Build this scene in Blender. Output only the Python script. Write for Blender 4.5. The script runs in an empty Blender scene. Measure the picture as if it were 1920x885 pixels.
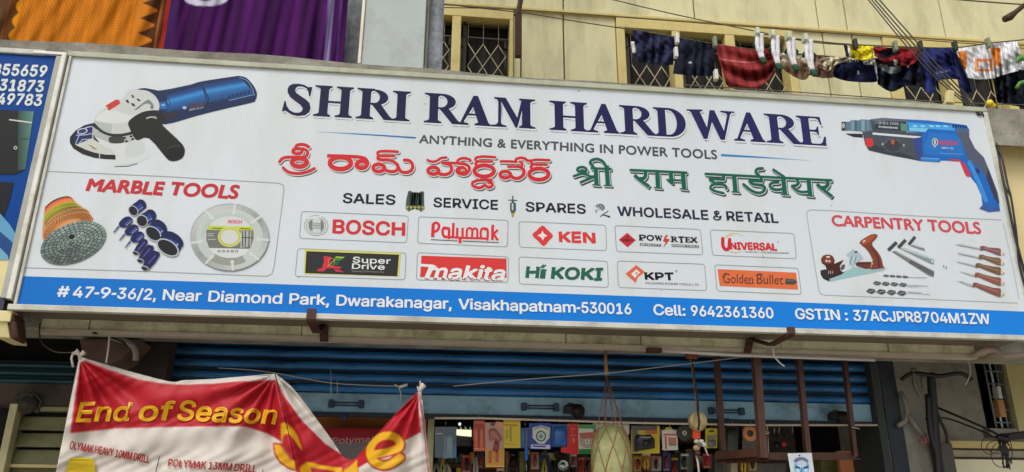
import bpy, bmesh, math, random
from mathutils import Vector, Matrix, Euler
from mathutils.geometry import tessellate_polygon
random.seed(7)
SC = bpy.context.scene
COL = SC.collection
# ------------------------------------------------------------------ camera
Z0 = 2.47                                   # height of the board's lower edge
CAM = Vector((1.711, -3.460, 1.600))
FPX = 1500.0                                # focal length in photo pixels (1920 wide)
FWD = Vector((0.1015, 0.9338, 0.3430)).normalized()
RGT = Vector((0.9940, -0.1094, 0.0041)); RGT = (RGT - RGT.dot(FWD) * FWD).normalized()
UP = RGT.cross(FWD)
cd = bpy.data.cameras.new('camera'); cam = bpy.data.objects.new('camera', cd); COL.objects.link(cam)
cam.matrix_world = Matrix((
    (RGT.x, UP.x, -FWD.x, CAM.x), (RGT.y, UP.y, -FWD.y, CAM.y), (RGT.z, UP.z, -FWD.z, CAM.z), (0, 0, 0, 1)))
cd.sensor_width = 36.0; cd.lens = 36.0 * FPX / 1920.0; cd.clip_end = 500.0; cd.clip_start = 0.05
SC.camera = cam
# ------------------------------------------------------------------ sky, sun, exposure (overcast day)
SUN_EL, SUN_AZ = math.radians(52), math.radians(215)
w = bpy.data.worlds.new('World'); SC.world = w; w.use_nodes = True
nt = w.node_tree; bg = nt.nodes['Background']
sky = nt.nodes.new('ShaderNodeTexSky'); sky.sky_type = 'NISHITA'; sky.sun_disc = False
sky.sun_elevation = SUN_EL; sky.sun_rotation = SUN_AZ; sky.air_density = 1.0; sky.dust_density = 4.0; sky.ozone_density = 1.0
hs = nt.nodes.new('ShaderNodeHueSaturation'); hs.inputs['Saturation'].default_value = 0.35
nt.links.new(sky.outputs[0], hs.inputs['Color']); nt.links.new(hs.outputs[0], bg.inputs[0])
bg.inputs[1].default_value = 0.10
sl = bpy.data.lights.new('sun', 'SUN'); sl.energy = 1.0; sl.angle = math.radians(25); sl.color = (1.0, 0.97, 0.94)
so = bpy.data.objects.new('sun', sl); COL.objects.link(so)
sd = Vector((math.sin(SUN_AZ) * math.cos(SUN_EL), math.cos(SUN_AZ) * math.cos(SUN_EL), math.sin(SUN_EL)))
so.rotation_euler = sd.to_track_quat('Z', 'Y').to_euler(); so.location = (0, -10, 20)
SC.view_settings.view_transform = 'Standard'; SC.view_settings.look = 'None'
SC.view_settings.exposure = 0.52; SC.view_settings.gamma = 1.0
SC.cycles.max_bounces = 6

# ------------------------------------------------------------------ helpers
def P(px, py, Y):
    """the point of the plane y = Y that stands at photo position (px, py)"""
    d = FWD + RGT * ((px - 960) / FPX) - UP * ((py - 442.5) / FPX)
    return CAM + d * ((Y - CAM.y) / d.y)
def s2l(c):
    return tuple(((v / 255.0) / 12.92 if v / 255.0 <= 0.04045 else ((v / 255.0 + 0.055) / 1.055) ** 2.4) for v in c[:3])
MATS = {}
def mat(name, rgb, rough=0.7, metal=0.0, var=0.15, scale=6.0, bump=0.0, bscale=60.0, dirt=None, dirt_amt=0.5, dscale=2.5, stretch=None, coat=0.0, attr=False, emit=0.0, spec=None):
    """procedural paint, plaster, cloth: base colour with noise variation, optional stains and relief"""
    if name in MATS: return MATS[name]
    m = bpy.data.materials.new(name); m.use_nodes = True; MATS[name] = m
    t = m.node_tree; N = t.nodes; L = t.links; b = N['Principled BSDF']
    c = s2l(rgb) if max(rgb) > 1 else rgb
    b.inputs['Roughness'].default_value = rough; b.inputs['Metallic'].default_value = metal
    if spec is not None: b.inputs['Specular IOR Level'].default_value = spec
    if coat: b.inputs['Coat Weight'].default_value = coat
    tc = N.new('ShaderNodeTexCoord'); mp = N.new('ShaderNodeMapping'); L.new(tc.outputs['Object'], mp.inputs[0])
    if stretch: mp.inputs['Scale'].default_value = stretch
    n1 = N.new('ShaderNodeTexNoise'); n1.inputs['Scale'].default_value = scale; n1.inputs['Detail'].default_value = 6; L.new(mp.outputs[0], n1.inputs['Vector'])
    mx = N.new('ShaderNodeMix'); mx.data_type = 'RGBA'; mx.blend_type = 'MULTIPLY'
    rp = N.new('ShaderNodeMapRange'); rp.inputs['From Min'].default_value = 0.3; rp.inputs['From Max'].default_value = 0.7
    rp.inputs['To Min'].default_value = 1 - var; rp.inputs['To Max'].default_value = 1 + var * 0.6
    L.new(n1.outputs[0], rp.inputs[0]); mx.inputs[0].default_value = 1.0
    if attr:
        at = N.new('ShaderNodeVertexColor'); at.layer_name = 'Col'; L.new(at.outputs[0], mx.inputs[6])
    else: mx.inputs[6].default_value = (*c, 1)
    L.new(rp.outputs[0], mx.inputs[7]); last = mx.outputs[2]
    if dirt:
        n2 = N.new('ShaderNodeTexNoise'); n2.inputs['Scale'].default_value = dscale; n2.inputs['Detail'].default_value = 9; n2.inputs['Roughness'].default_value = 0.7
        L.new(mp.outputs[0], n2.inputs['Vector'])
        r2 = N.new('ShaderNodeMapRange'); r2.inputs['From Min'].default_value = 0.48; r2.inputs['From Max'].default_value = 0.68; r2.inputs['To Max'].default_value = dirt_amt
        L.new(n2.outputs[0], r2.inputs[0])
        m2 = N.new('ShaderNodeMix'); m2.data_type = 'RGBA'; L.new(r2.outputs[0], m2.inputs[0]); L.new(last, m2.inputs[6])
        m2.inputs[7].default_value = (*s2l(dirt), 1); last = m2.outputs[2]
    L.new(last, b.inputs['Base Color'])
    if bump:
        n3 = N.new('ShaderNodeTexNoise'); n3.inputs['Scale'].default_value = bscale; n3.inputs['Detail'].default_value = 5; L.new(mp.outputs[0], n3.inputs['Vector'])
        bp = N.new('ShaderNodeBump'); bp.inputs['Strength'].default_value = bump; bp.inputs['Distance'].default_value = 0.01
        L.new(n3.outputs[0], bp.inputs['Height']); L.new(bp.outputs[0], b.inputs['Normal'])
    if emit:
        b.inputs['Emission Color'].default_value = (*c, 1); b.inputs['Emission Strength'].default_value = emit
    return m
def tag(o, label=None, cat=None, group=None, kind=None):
    if label: o['label'] = label
    if cat: o['category'] = cat
    if group: o['group'] = group
    if kind: o['kind'] = kind
    return o
def thing(name, loc, label, cat, group=None):
    o = bpy.data.objects.new(name, None); COL.objects.link(o); o.location = loc; o.empty_display_size = 0.05
    return tag(o, label, cat, group)
def link(name, me, m=None, parent=None):
    o = bpy.data.objects.new(name, me); COL.objects.link(o)
    if m is not None and not me.materials: me.materials.append(m)
    if parent is not None:
        o.parent = parent; o.matrix_parent_inverse = Matrix.Translation(-parent.location) if parent.type == 'EMPTY' else Matrix.Identity(4)
    return o
class MB:
    """collects shapes and links them as one mesh object"""
    def __init__(s): s.v = []; s.f = []; s.sm = []
    def add(s, vs, fs, smooth=False):
        n = len(s.v); s.v += [tuple(v) for v in vs]; s.f += [tuple(i + n for i in f) for f in fs]; s.sm += [smooth] * len(fs); return s
    def box(s, x0, x1, y0, y1, z0, z1):
        x0, x1 = min(x0, x1), max(x0, x1); y0, y1 = min(y0, y1), max(y0, y1); z0, z1 = min(z0, z1), max(z0, z1)
        vs = [(x, y, z) for x in (x0, x1) for y in (y0, y1) for z in (z0, z1)]
        return s.add(vs, [(0, 1, 3, 2), (4, 6, 7, 5), (0, 4, 5, 1), (2, 3, 7, 6), (0, 2, 6, 4), (1, 5, 7, 3)])
    def hexa(s, a, b, c, d, dv):
        """four corner points and a depth vector"""
        dv = Vector(dv); q = [Vector(p) for p in (a, b, c, d)]; r = [p + dv for p in q]
        return s.add(q + r, [(0, 1, 2, 3), (7, 6, 5, 4), (0, 4, 5, 1), (1, 5, 6, 2), (2, 6, 7, 3), (3, 7, 4, 0)])
    def tube(s, pts, r, n=8, caps=True):
        pts = [Vector(p) for p in pts]; rs = r if isinstance(r, (list, tuple)) else [r] * len(pts)
        vs = []; prev = None
        for i, p in enumerate(pts):
            t = (pts[min(i + 1, len(pts) - 1)] - pts[max(i - 1, 0)]).normalized()
            if prev is None:
                a = Vector((0, 0, 1)) if abs(t.z) < 0.9 else Vector((1, 0, 0)); u = t.cross(a).normalized()
            else: u = (prev - t * prev.dot(t)).normalized()
            prev = u; v = t.cross(u)
            for k in range(n):
                an = 2 * math.pi * k / n; vs.append(p + (u * math.cos(an) + v * math.sin(an)) * rs[i])
        fs = [(i * n + k, i * n + (k + 1) % n, (i + 1) * n + (k + 1) % n, (i + 1) * n + k) for i in range(len(pts) - 1) for k in range(n)]
        if caps: fs += [tuple(range(n))[::-1], tuple((len(pts) - 1) * n + k for k in range(n))]
        return s.add(vs, fs, True)
    def prism(s, poly, y0, y1):
        """outline in (x, z), pushed from y0 to y1"""
        n = len(poly); vs = [(x, y0, z) for x, z in poly] + [(x, y1, z) for x, z in poly]
        tr = tessellate_polygon([[Vector((x, z, 0)) for x, z in poly]])
        fs = [tuple(t) for t in tr] + [tuple(i + n for i in t)[::-1] for t in tr] + [(i, (i + 1) % n, n + (i + 1) % n, n + i) for i in range(n)]
        return s.add(vs, fs)
    def lathe(s, c, prof, n=24, axis='z'):
        c = Vector(c); vs = []
        for r, h in prof:
            for k in range(n):
                a = 2 * math.pi * k / n
                vs.append(c + (Vector((r * math.cos(a), r * math.sin(a), h)) if axis == 'z' else Vector((r * math.cos(a), h, r * math.sin(a)))))
        fs = [(i * n + k, i * n + (k + 1) % n, (i + 1) * n + (k + 1) % n, (i + 1) * n + k) for i in range(len(prof) - 1) for k in range(n)]
        return s.add(vs, fs, True)
    def grid(s, fn, nu, nv, smooth=True):
        vs = [fn(i / nu, j / nv) for j in range(nv + 1) for i in range(nu + 1)]
        fs = [(j * (nu + 1) + i, j * (nu + 1) + i + 1, (j + 1) * (nu + 1) + i + 1, (j + 1) * (nu + 1) + i) for j in range(nv) for i in range(nu)]
        return s.add(vs, fs, smooth)
    def build(s, name, m, parent=None, bevel=0.0, solid=0.0, fix=True):
        me = bpy.data.meshes.new(name); me.from_pydata(s.v, [], s.f); me.polygons.foreach_set('use_smooth', s.sm)
        if fix:
            bm = bmesh.new(); bm.from_mesh(me); bmesh.ops.recalc_face_normals(bm, faces=bm.faces); bm.to_mesh(me); bm.free()
        me.update(); o = link(name, me, m, parent)
        if solid:
            md = o.modifiers.new('thickness', 'SOLIDIFY'); md.thickness = solid; md.offset = 0
        if bevel:
            md = o.modifiers.new('bevel', 'BEVEL'); md.width = bevel; md.segments = 2; md.limit_method = 'ANGLE'
        return o
def smooth_path(pts, k=6, closed=False):
    """Catmull-Rom through the points"""
    n = len(pts)
    if n < 3: return [tuple(p) for p in pts]
    out = []
    rng = n if closed else n - 1
    for i in range(rng):
        g = (lambda j: pts[j % n]) if closed else (lambda j: pts[max(0, min(n - 1, j))])
        p0, p1, p2, p3 = g(i - 1), g(i), g(i + 1), g(i + 2)
        for s in range(k):
            t = s / k
            out.append(tuple(0.5 * (2 * b + (c - a) * t + (2 * a - 5 * b + 4 * c - d) * t * t + (3 * b - a - 3 * c + d) * t ** 3) for a, b, c, d in zip(p0, p1, p2, p3)))
    if not closed: out.append(tuple(pts[-1]))
    return out
# ------------------------------------------------------------------ lettering and flat print
# letter outlines of a plain grotesque: character: (advance, [outline x, y, x, y ...]) in 1/500 of the size
GLY = {
'A': (240, [[8, 0, 101, 254, 138, 254, 231, 0, 198, 0, 144, 151, 132, 186, 116, 239, 123, 239, 106, 185, 95, 151, 43, 0], [55, 71, 55, 99, 185, 99, 185, 71]]),
'B': (228, [[30, 0, 30, 254, 121, 254, 145, 252, 164, 245, 180, 235, 190, 221, 197, 205, 199, 187, 198, 172, 193, 160, 178, 143, 157, 133, 157, 131, 170, 129, 182, 123, 192, 114, 201, 102, 207, 86, 209, 68, 207, 50, 200, 33, 189, 20, 172, 9, 151, 2, 123, 0], [62, 29, 122, 29, 148, 31, 165, 40, 175, 53, 178, 68, 176, 81, 171, 92, 163, 102, 153, 109, 140, 114, 124, 115, 62, 115], [62, 143, 119, 143, 144, 148, 154, 155, 162, 163, 166, 174, 168, 186, 165, 202, 156, 214, 141, 223, 120, 226, 62, 226]]),
'C': (255, [[134, -3, 118, -2, 103, 1, 88, 6, 75, 12, 63, 21, 52, 32, 43, 44, 35, 58, 28, 73, 24, 90, 21, 108, 20, 127, 21, 146, 24, 165, 28, 181, 35, 197, 43, 210, 52, 223, 63, 233, 75, 242, 88, 249, 103, 254, 118, 257, 134, 258, 170, 252, 186, 245, 201, 236, 214, 224, 224, 209, 232, 193, 236, 174, 204, 174, 195, 197, 179, 214, 158, 224, 134, 228, 111, 225, 92, 216, 75, 202, 62, 182, 54, 157, 52, 127, 54, 97, 63, 72, 75, 53, 92, 38, 112, 29, 134, 26, 158, 30, 179, 40, 195, 57, 204, 80, 236, 80, 232, 62, 224, 45, 214, 31, 201, 19, 187, 9, 170, 2, 153, -2]]),
'D': (251, [[30, 0, 30, 254, 113, 254, 131, 253, 147, 251, 162, 246, 176, 239, 200, 221, 217, 196, 223, 181, 227, 164, 230, 147, 231, 128, 230, 109, 227, 91, 223, 74, 217, 59, 209, 46, 199, 34, 188, 24, 175, 15, 161, 9, 145, 4, 128, 1, 109, 0], [62, 29, 107, 29, 136, 31, 159, 40, 177, 55, 189, 75, 197, 99, 200, 128, 197, 156, 190, 180, 177, 200, 160, 214, 138, 223, 110, 226, 62, 226]]),
'E': (209, [[30, 0, 30, 254, 186, 254, 186, 226, 62, 226, 62, 143, 178, 143, 178, 114, 62, 114, 62, 29, 188, 29, 188, 0]]),
'F': (205, [[30, 0, 30, 254, 185, 254, 185, 226, 62, 226, 62, 139, 173, 139, 173, 111, 62, 111, 62, 0]]),
'G': (260, [[134, -3, 118, -2, 102, 1, 88, 6, 75, 13, 63, 21, 52, 32, 42, 44, 35, 58, 28, 73, 24, 90, 21, 108, 20, 127, 21, 146, 24, 165, 28, 181, 35, 197, 42, 210, 52, 223, 62, 233, 74, 242, 88, 249, 102, 254, 117, 257, 132, 258, 152, 256, 170, 252, 187, 245, 202, 235, 214, 222, 225, 208, 232, 192, 237, 174, 204, 174, 194, 197, 178, 213, 158, 224, 133, 228, 111, 225, 92, 216, 75, 202, 62, 182, 54, 157, 52, 127, 54, 97, 63, 72, 75, 53, 92, 38, 112, 29, 134, 26, 155, 29, 172, 36, 187, 47, 198, 62, 205, 80, 207, 101, 217, 100, 141, 100, 141, 128, 239, 128, 239, 100, 236, 71, 225, 45, 209, 25, 188, 9, 163, 0]]),
'H': (258, [[30, 0, 30, 254, 62, 254, 62, 144, 196, 144, 196, 254, 228, 254, 228, 0, 196, 0, 196, 116, 62, 116, 62, 0]]),
'I': (150, [[16, 0, 16, 29, 59, 29, 59, 226, 16, 226, 16, 254, 135, 254, 135, 226, 91, 226, 91, 29, 135, 29, 135, 0]]),
'J': (198, [[93, -3, 62, 2, 38, 16, 28, 27, 22, 40, 18, 56, 17, 73, 17, 86, 49, 86, 49, 73, 52, 52, 61, 37, 75, 28, 93, 25, 110, 28, 124, 37, 133, 52, 136, 73, 136, 254, 168, 254, 168, 73, 167, 56, 163, 40, 156, 27, 147, 16, 123, 2]]),
'K': (233, [[52, 73, 52, 108, 70, 131, 87, 152, 106, 172, 182, 254, 224, 254, 116, 138], [30, 0, 30, 254, 62, 254, 62, 167, 62, 112, 62, 97, 62, 0], [186, 0, 94, 130, 114, 155, 224, 0]]),
'L': (196, [[30, 0, 30, 254, 62, 254, 62, 29, 181, 29, 181, 0]]),
'M': (314, [[30, 0, 30, 254, 76, 254, 139, 94, 144, 79, 150, 61, 156, 42, 161, 24, 154, 24, 159, 41, 165, 61, 171, 79, 176, 94, 238, 254, 284, 254, 284, 0, 252, 0, 252, 145, 252, 163, 253, 184, 253, 207, 253, 229, 256, 229, 249, 205, 241, 181, 234, 161, 228, 145, 171, 0, 143, 0, 85, 145, 80, 160, 72, 181, 65, 204, 56, 229, 59, 229, 60, 208, 60, 186, 61, 164, 61, 145, 61, 0]]),
'N': (262, [[30, 0, 30, 254, 68, 254, 172, 91, 181, 75, 194, 53, 207, 27, 202, 27, 200, 54, 200, 79, 199, 97, 199, 254, 232, 254, 232, 0, 193, 0, 101, 145, 89, 165, 74, 191, 54, 226, 60, 227, 61, 192, 62, 164, 62, 145, 62, 0]]),
'O': (267, [[133, -3, 118, -2, 103, 1, 88, 6, 75, 12, 63, 21, 52, 32, 43, 44, 35, 58, 28, 73, 24, 90, 21, 108, 20, 127, 21, 146, 24, 165, 28, 181, 35, 197, 43, 210, 52, 223, 63, 233, 75, 242, 88, 249, 103, 254, 118, 257, 133, 258, 149, 257, 164, 254, 179, 249, 192, 242, 204, 233, 215, 223, 224, 210, 232, 197, 238, 181, 243, 165, 246, 146, 247, 127, 246, 108, 243, 90, 238, 73, 232, 58, 224, 44, 215, 32, 204, 21, 192, 12, 179, 6, 164, 1, 149, -2], [133, 26, 155, 29, 175, 38, 191, 52, 204, 72, 212, 97, 215, 127, 212, 157, 204, 182, 191, 202, 175, 216, 155, 225, 133, 228, 112, 225, 92, 216, 75, 202, 63, 182, 54, 157, 52, 127, 54, 97, 63, 72, 75, 52, 92, 38, 112, 29]]),
'P': (222, [[30, 0, 30, 254, 118, 254, 144, 252, 166, 244, 183, 231, 195, 215, 202, 195, 204, 174, 202, 152, 195, 133, 183, 116, 166, 104, 144, 96, 118, 93, 55, 93, 55, 121, 116, 121, 134, 123, 149, 128, 159, 136, 167, 147, 171, 160, 172, 174, 171, 188, 167, 201, 159, 211, 148, 219, 134, 224, 116, 226, 62, 226, 62, 0]]),
'Q': (267, [[123, 80, 156, 80, 185, 42, 192, 32, 234, -24, 200, -24, 173, 13, 166, 23], [133, -3, 118, -2, 103, 1, 88, 6, 75, 12, 63, 21, 52, 32, 43, 44, 35, 58, 28, 73, 24, 90, 21, 108, 20, 127, 21, 146, 24, 165, 28, 181, 35, 197, 43, 210, 52, 223, 63, 233, 75, 242, 88, 249, 103, 254, 118, 257, 133, 258, 149, 257, 164, 254, 179, 249, 192, 242, 204, 233, 215, 223, 224, 210, 232, 197, 238, 181, 243, 165, 246, 146, 247, 127, 246, 108, 243, 90, 238, 73, 232, 58, 224, 44, 215, 32, 204, 21, 192, 12, 179, 6, 164, 1, 149, -2], [133, 26, 155, 29, 175, 38, 191, 52, 204, 72, 212, 97, 215, 127, 212, 157, 204, 182, 191, 202, 175, 216, 155, 225, 133, 228, 112, 225, 92, 216, 75, 202, 63, 182, 54, 157, 52, 127, 54, 97, 63, 72, 75, 52, 92, 38, 112, 29]]),
'R': (224, [[30, 0, 30, 254, 118, 254, 145, 252, 167, 244, 183, 232, 195, 217, 202, 198, 205, 176, 202, 154, 195, 136, 183, 120, 166, 109, 145, 101, 118, 99, 48, 99, 48, 128, 117, 128, 135, 129, 149, 133, 160, 141, 167, 150, 171, 162, 173, 176, 171, 190, 167, 202, 159, 212, 149, 220, 134, 224, 116, 226, 62, 226, 62, 0], [177, 0, 115, 115, 151, 115, 214, 0]]),
'S': (223, [[112, -4, 86, -2, 64, 5, 46, 15, 32, 30, 23, 48, 19, 68, 52, 68, 55, 55, 62, 44, 71, 35, 83, 29, 112, 25, 128, 26, 143, 30, 155, 37, 165, 46, 171, 57, 173, 70, 171, 81, 166, 89, 148, 102, 122, 111, 92, 120, 64, 130, 43, 145, 30, 163, 26, 186, 29, 206, 37, 224, 51, 238, 69, 249, 90, 256, 114, 258, 137, 256, 158, 249, 175, 238, 189, 224, 197, 208, 200, 189, 169, 189, 163, 206, 151, 219, 134, 227, 112, 229, 97, 228, 84, 224, 73, 218, 64, 209, 59, 199, 58, 188, 60, 176, 65, 167, 85, 154, 106, 147, 132, 140, 156, 132, 179, 119, 197, 99, 202, 85, 204, 69, 201, 50, 193, 32, 180, 17, 162, 5, 139, -2]]),
'T': (224, [[16, 226, 16, 254, 208, 254, 208, 226, 128, 226, 128, 0, 96, 0, 96, 226]]),
'U': (259, [[129, -4, 101, -1, 77, 8, 57, 22, 42, 40, 33, 62, 30, 87, 30, 254, 62, 254, 62, 89, 64, 72, 70, 57, 80, 44, 94, 34, 110, 28, 129, 26, 149, 28, 165, 34, 179, 44, 188, 57, 194, 72, 196, 89, 196, 254, 229, 254, 229, 87, 226, 62, 216, 40, 201, 22, 182, 8, 157, -1]]),
'V': (240, [[102, 0, 8, 254, 42, 254, 96, 103, 108, 69, 124, 15, 117, 15, 133, 69, 145, 103, 197, 254, 231, 254, 139, 0]]),
'W': (343, [[78, 0, 8, 254, 41, 254, 82, 98, 88, 73, 93, 47, 98, 20, 95, 20, 100, 47, 106, 73, 112, 98, 153, 254, 190, 254, 231, 98, 237, 73, 243, 47, 249, 20, 244, 20, 249, 47, 255, 73, 261, 98, 302, 254, 335, 254, 265, 0, 228, 0, 184, 161, 176, 196, 168, 237, 175, 237, 167, 197, 159, 161, 115, 0]]),
'X': (237, [[9, 0, 109, 142, 109, 118, 15, 254, 52, 254, 89, 200, 102, 181, 112, 164, 122, 146, 116, 146, 126, 164, 136, 181, 149, 200, 187, 254, 223, 254, 129, 119, 129, 143, 228, 0, 191, 0, 146, 65, 134, 83, 125, 98, 115, 116, 122, 116, 113, 98, 103, 83, 91, 65, 46, 0]]),
'Y': (236, [[102, 0, 102, 104, 8, 254, 46, 254, 96, 172, 111, 146, 125, 115, 112, 115, 126, 146, 140, 172, 191, 254, 228, 254, 134, 104, 134, 0]]),
'Z': (219, [[21, 0, 21, 23, 137, 193, 153, 215, 170, 238, 174, 227, 143, 226, 111, 226, 20, 226, 20, 254, 198, 254, 198, 231, 84, 64, 67, 40, 49, 17, 45, 27, 76, 28, 107, 29, 200, 29, 200, 0]]),
'a': (195, [[80, -4, 63, -3, 47, 2, 34, 11, 24, 22, 17, 37, 15, 54, 17, 69, 22, 80, 29, 90, 39, 97, 63, 105, 89, 110, 117, 113, 133, 117, 136, 121, 138, 127, 133, 148, 120, 161, 98, 165, 75, 161, 59, 150, 50, 137, 20, 146, 29, 161, 39, 173, 52, 182, 66, 188, 97, 192, 119, 190, 143, 180, 153, 172, 161, 160, 167, 145, 168, 126, 168, 0, 138, 0, 138, 26, 136, 26, 126, 12, 108, 1], [85, 23, 101, 24, 114, 29, 124, 37, 132, 47, 136, 57, 138, 69, 138, 95, 130, 91, 116, 88, 100, 86, 88, 84, 67, 79, 52, 70, 47, 62, 46, 52, 51, 36, 65, 26]]),
'b': (212, [[115, -4, 99, -3, 86, 2, 69, 16, 59, 29, 56, 29, 56, 0, 26, 0, 26, 254, 57, 254, 57, 160, 59, 160, 69, 173, 86, 186, 98, 191, 115, 192, 137, 189, 156, 180, 173, 166, 185, 146, 193, 122, 195, 94, 193, 66, 185, 42, 173, 23, 157, 8, 137, -1], [110, 23, 126, 26, 140, 33, 150, 44, 158, 58, 163, 75, 164, 95, 163, 114, 158, 131, 150, 145, 140, 156, 126, 163, 110, 165, 94, 163, 81, 156, 70, 145, 62, 131, 58, 114, 56, 95, 58, 75, 63, 58, 70, 43, 81, 32, 94, 26]]),
'c': (198, [[104, -4, 79, -1, 58, 8, 41, 23, 28, 43, 20, 66, 17, 94, 20, 122, 28, 146, 41, 165, 58, 180, 79, 189, 104, 192, 130, 189, 153, 178, 170, 161, 181, 138, 151, 131, 145, 145, 135, 155, 121, 162, 104, 165, 86, 162, 73, 155, 62, 144, 54, 129, 50, 112, 48, 94, 50, 75, 54, 59, 62, 44, 73, 33, 86, 26, 104, 23, 121, 26, 135, 33, 146, 44, 152, 59, 181, 51, 171, 28, 153, 11, 130, 0]]),
'd': (212, [[98, -4, 75, -1, 56, 8, 40, 23, 27, 42, 20, 66, 17, 94, 20, 122, 27, 146, 40, 166, 56, 180, 75, 189, 98, 192, 114, 191, 126, 186, 144, 173, 153, 160, 155, 160, 155, 254, 186, 254, 186, 0, 156, 0, 156, 29, 153, 29, 143, 16, 126, 2, 114, -3], [102, 23, 118, 26, 132, 32, 142, 43, 150, 58, 154, 75, 156, 95, 154, 114, 150, 131, 142, 145, 132, 156, 118, 163, 102, 165, 86, 163, 72, 156, 62, 145, 54, 131, 50, 114, 48, 95, 50, 75, 54, 58, 62, 44, 73, 33, 86, 26]]),
'e': (202, [[106, -4, 80, -1, 58, 8, 41, 23, 28, 42, 20, 66, 17, 93, 20, 121, 28, 145, 40, 165, 58, 180, 78, 189, 103, 192, 133, 187, 147, 180, 160, 170, 170, 157, 179, 141, 184, 121, 186, 97, 186, 85, 37, 85, 37, 110, 169, 110, 155, 101, 153, 119, 149, 134, 141, 147, 131, 157, 118, 163, 103, 165, 87, 163, 73, 157, 62, 147, 54, 135, 50, 121, 48, 105, 48, 89, 50, 69, 55, 53, 64, 40, 76, 31, 90, 25, 106, 23, 127, 26, 143, 36, 153, 53, 182, 45, 177, 32, 168, 20, 156, 10, 141, 2, 125, -3]]),
'f': (127, [[114, 190, 114, 164, 3, 164, 3, 190], [40, 0, 40, 216, 42, 231, 48, 243, 57, 252, 68, 259, 94, 265, 111, 263, 121, 260, 114, 234, 107, 236, 97, 237, 85, 235, 77, 230, 72, 221, 71, 209, 71, 0]]),
'g': (213, [[103, -75, 84, -74, 67, -70, 41, -55, 25, -35, 51, -20, 61, -33, 77, -44, 103, -49, 124, -46, 141, -38, 152, -23, 156, -3, 156, 34, 153, 34, 143, 21, 126, 8, 114, 4, 97, 2, 76, 5, 56, 13, 40, 27, 28, 45, 20, 68, 17, 96, 20, 123, 27, 147, 40, 166, 56, 180, 76, 189, 98, 192, 114, 191, 127, 186, 144, 173, 154, 159, 157, 159, 157, 190, 186, 190, 186, -4, 183, -27, 175, -45, 162, -59, 145, -68, 125, -73], [102, 30, 118, 32, 132, 38, 142, 47, 150, 61, 155, 77, 156, 96, 155, 115, 150, 132, 142, 146, 132, 156, 119, 163, 102, 165, 86, 163, 73, 156, 62, 145, 54, 131, 50, 115, 48, 96, 50, 78, 54, 61, 62, 48, 73, 38, 86, 32]]),
'h': (205, [[57, 113, 57, 0, 26, 0, 26, 254, 57, 254, 57, 144, 51, 144, 62, 166, 76, 181, 94, 189, 114, 192, 132, 190, 148, 184, 161, 174, 170, 160, 177, 142, 179, 120, 179, 0, 148, 0, 148, 118, 145, 137, 136, 152, 123, 161, 105, 165, 92, 163, 80, 159, 71, 151, 63, 141, 58, 129]]),
'i': (83, [[26, 0, 26, 190, 57, 190, 57, 0], [42, 221, 34, 223, 27, 227, 22, 234, 21, 242, 22, 249, 27, 256, 34, 260, 42, 262, 50, 260, 57, 256, 62, 249, 63, 242, 62, 234, 57, 227, 50, 223]]),
'j': (83, [[26, 190, 57, 190, 57, -15, 55, -31, 51, -45, 43, -56, 32, -65, 19, -70, 2, -71, -5, -71, -5, -43, 1, -43, 12, -42, 20, -36, 25, -27, 26, -15], [42, 221, 34, 223, 27, 227, 22, 234, 20, 242, 22, 249, 27, 256, 34, 260, 42, 262, 50, 260, 57, 256, 61, 249, 63, 242, 61, 234, 57, 227, 50, 223]]),
'k': (190, [[55, 68, 55, 106, 60, 106, 142, 190, 180, 190, 92, 100, 89, 100], [26, 0, 26, 254, 57, 254, 57, 0], [147, 0, 74, 93, 96, 114, 186, 0]]),
'l': (95, [[70, -1, 50, 2, 37, 10, 29, 24, 26, 42, 26, 254, 57, 254, 57, 49, 60, 31, 65, 27, 73, 26, 80, 26, 85, 27, 90, 1, 81, 0]]),
'm': (305, [[26, 0, 26, 190, 56, 190, 56, 148, 54, 148, 59, 162, 66, 173, 86, 188, 110, 193, 129, 190, 144, 180, 154, 166, 160, 147, 156, 147, 161, 160, 169, 172, 190, 187, 218, 193, 234, 191, 249, 186, 261, 177, 270, 164, 276, 148, 278, 128, 278, 0, 248, 0, 248, 127, 245, 145, 236, 156, 224, 163, 209, 165, 197, 164, 187, 160, 173, 145, 168, 124, 168, 0, 137, 0, 137, 130, 134, 144, 126, 156, 115, 163, 100, 165, 79, 160, 70, 154, 63, 145, 58, 133, 57, 119, 57, 0]]),
'n': (205, [[57, 113, 57, 0, 26, 0, 26, 190, 56, 190, 56, 144, 51, 144, 62, 166, 76, 181, 94, 189, 114, 192, 132, 190, 147, 184, 160, 174, 170, 160, 176, 142, 179, 120, 179, 0, 148, 0, 148, 118, 145, 137, 136, 152, 123, 161, 105, 165, 92, 163, 80, 159, 71, 151, 63, 141, 58, 129]]),
'o': (208, [[104, -4, 79, -1, 58, 8, 41, 23, 28, 43, 20, 66, 17, 94, 20, 122, 28, 146, 41, 165, 58, 180, 79, 189, 104, 192, 128, 189, 149, 180, 167, 165, 180, 146, 188, 122, 191, 94, 188, 66, 180, 43, 167, 23, 149, 8, 128, -1], [104, 23, 121, 26, 135, 33, 146, 44, 154, 59, 158, 75, 160, 94, 158, 112, 154, 129, 146, 144, 135, 155, 121, 162, 104, 165, 86, 162, 73, 155, 62, 144, 54, 129, 50, 112, 48, 94, 50, 75, 54, 59, 62, 44, 73, 33, 86, 26]]),
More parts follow.
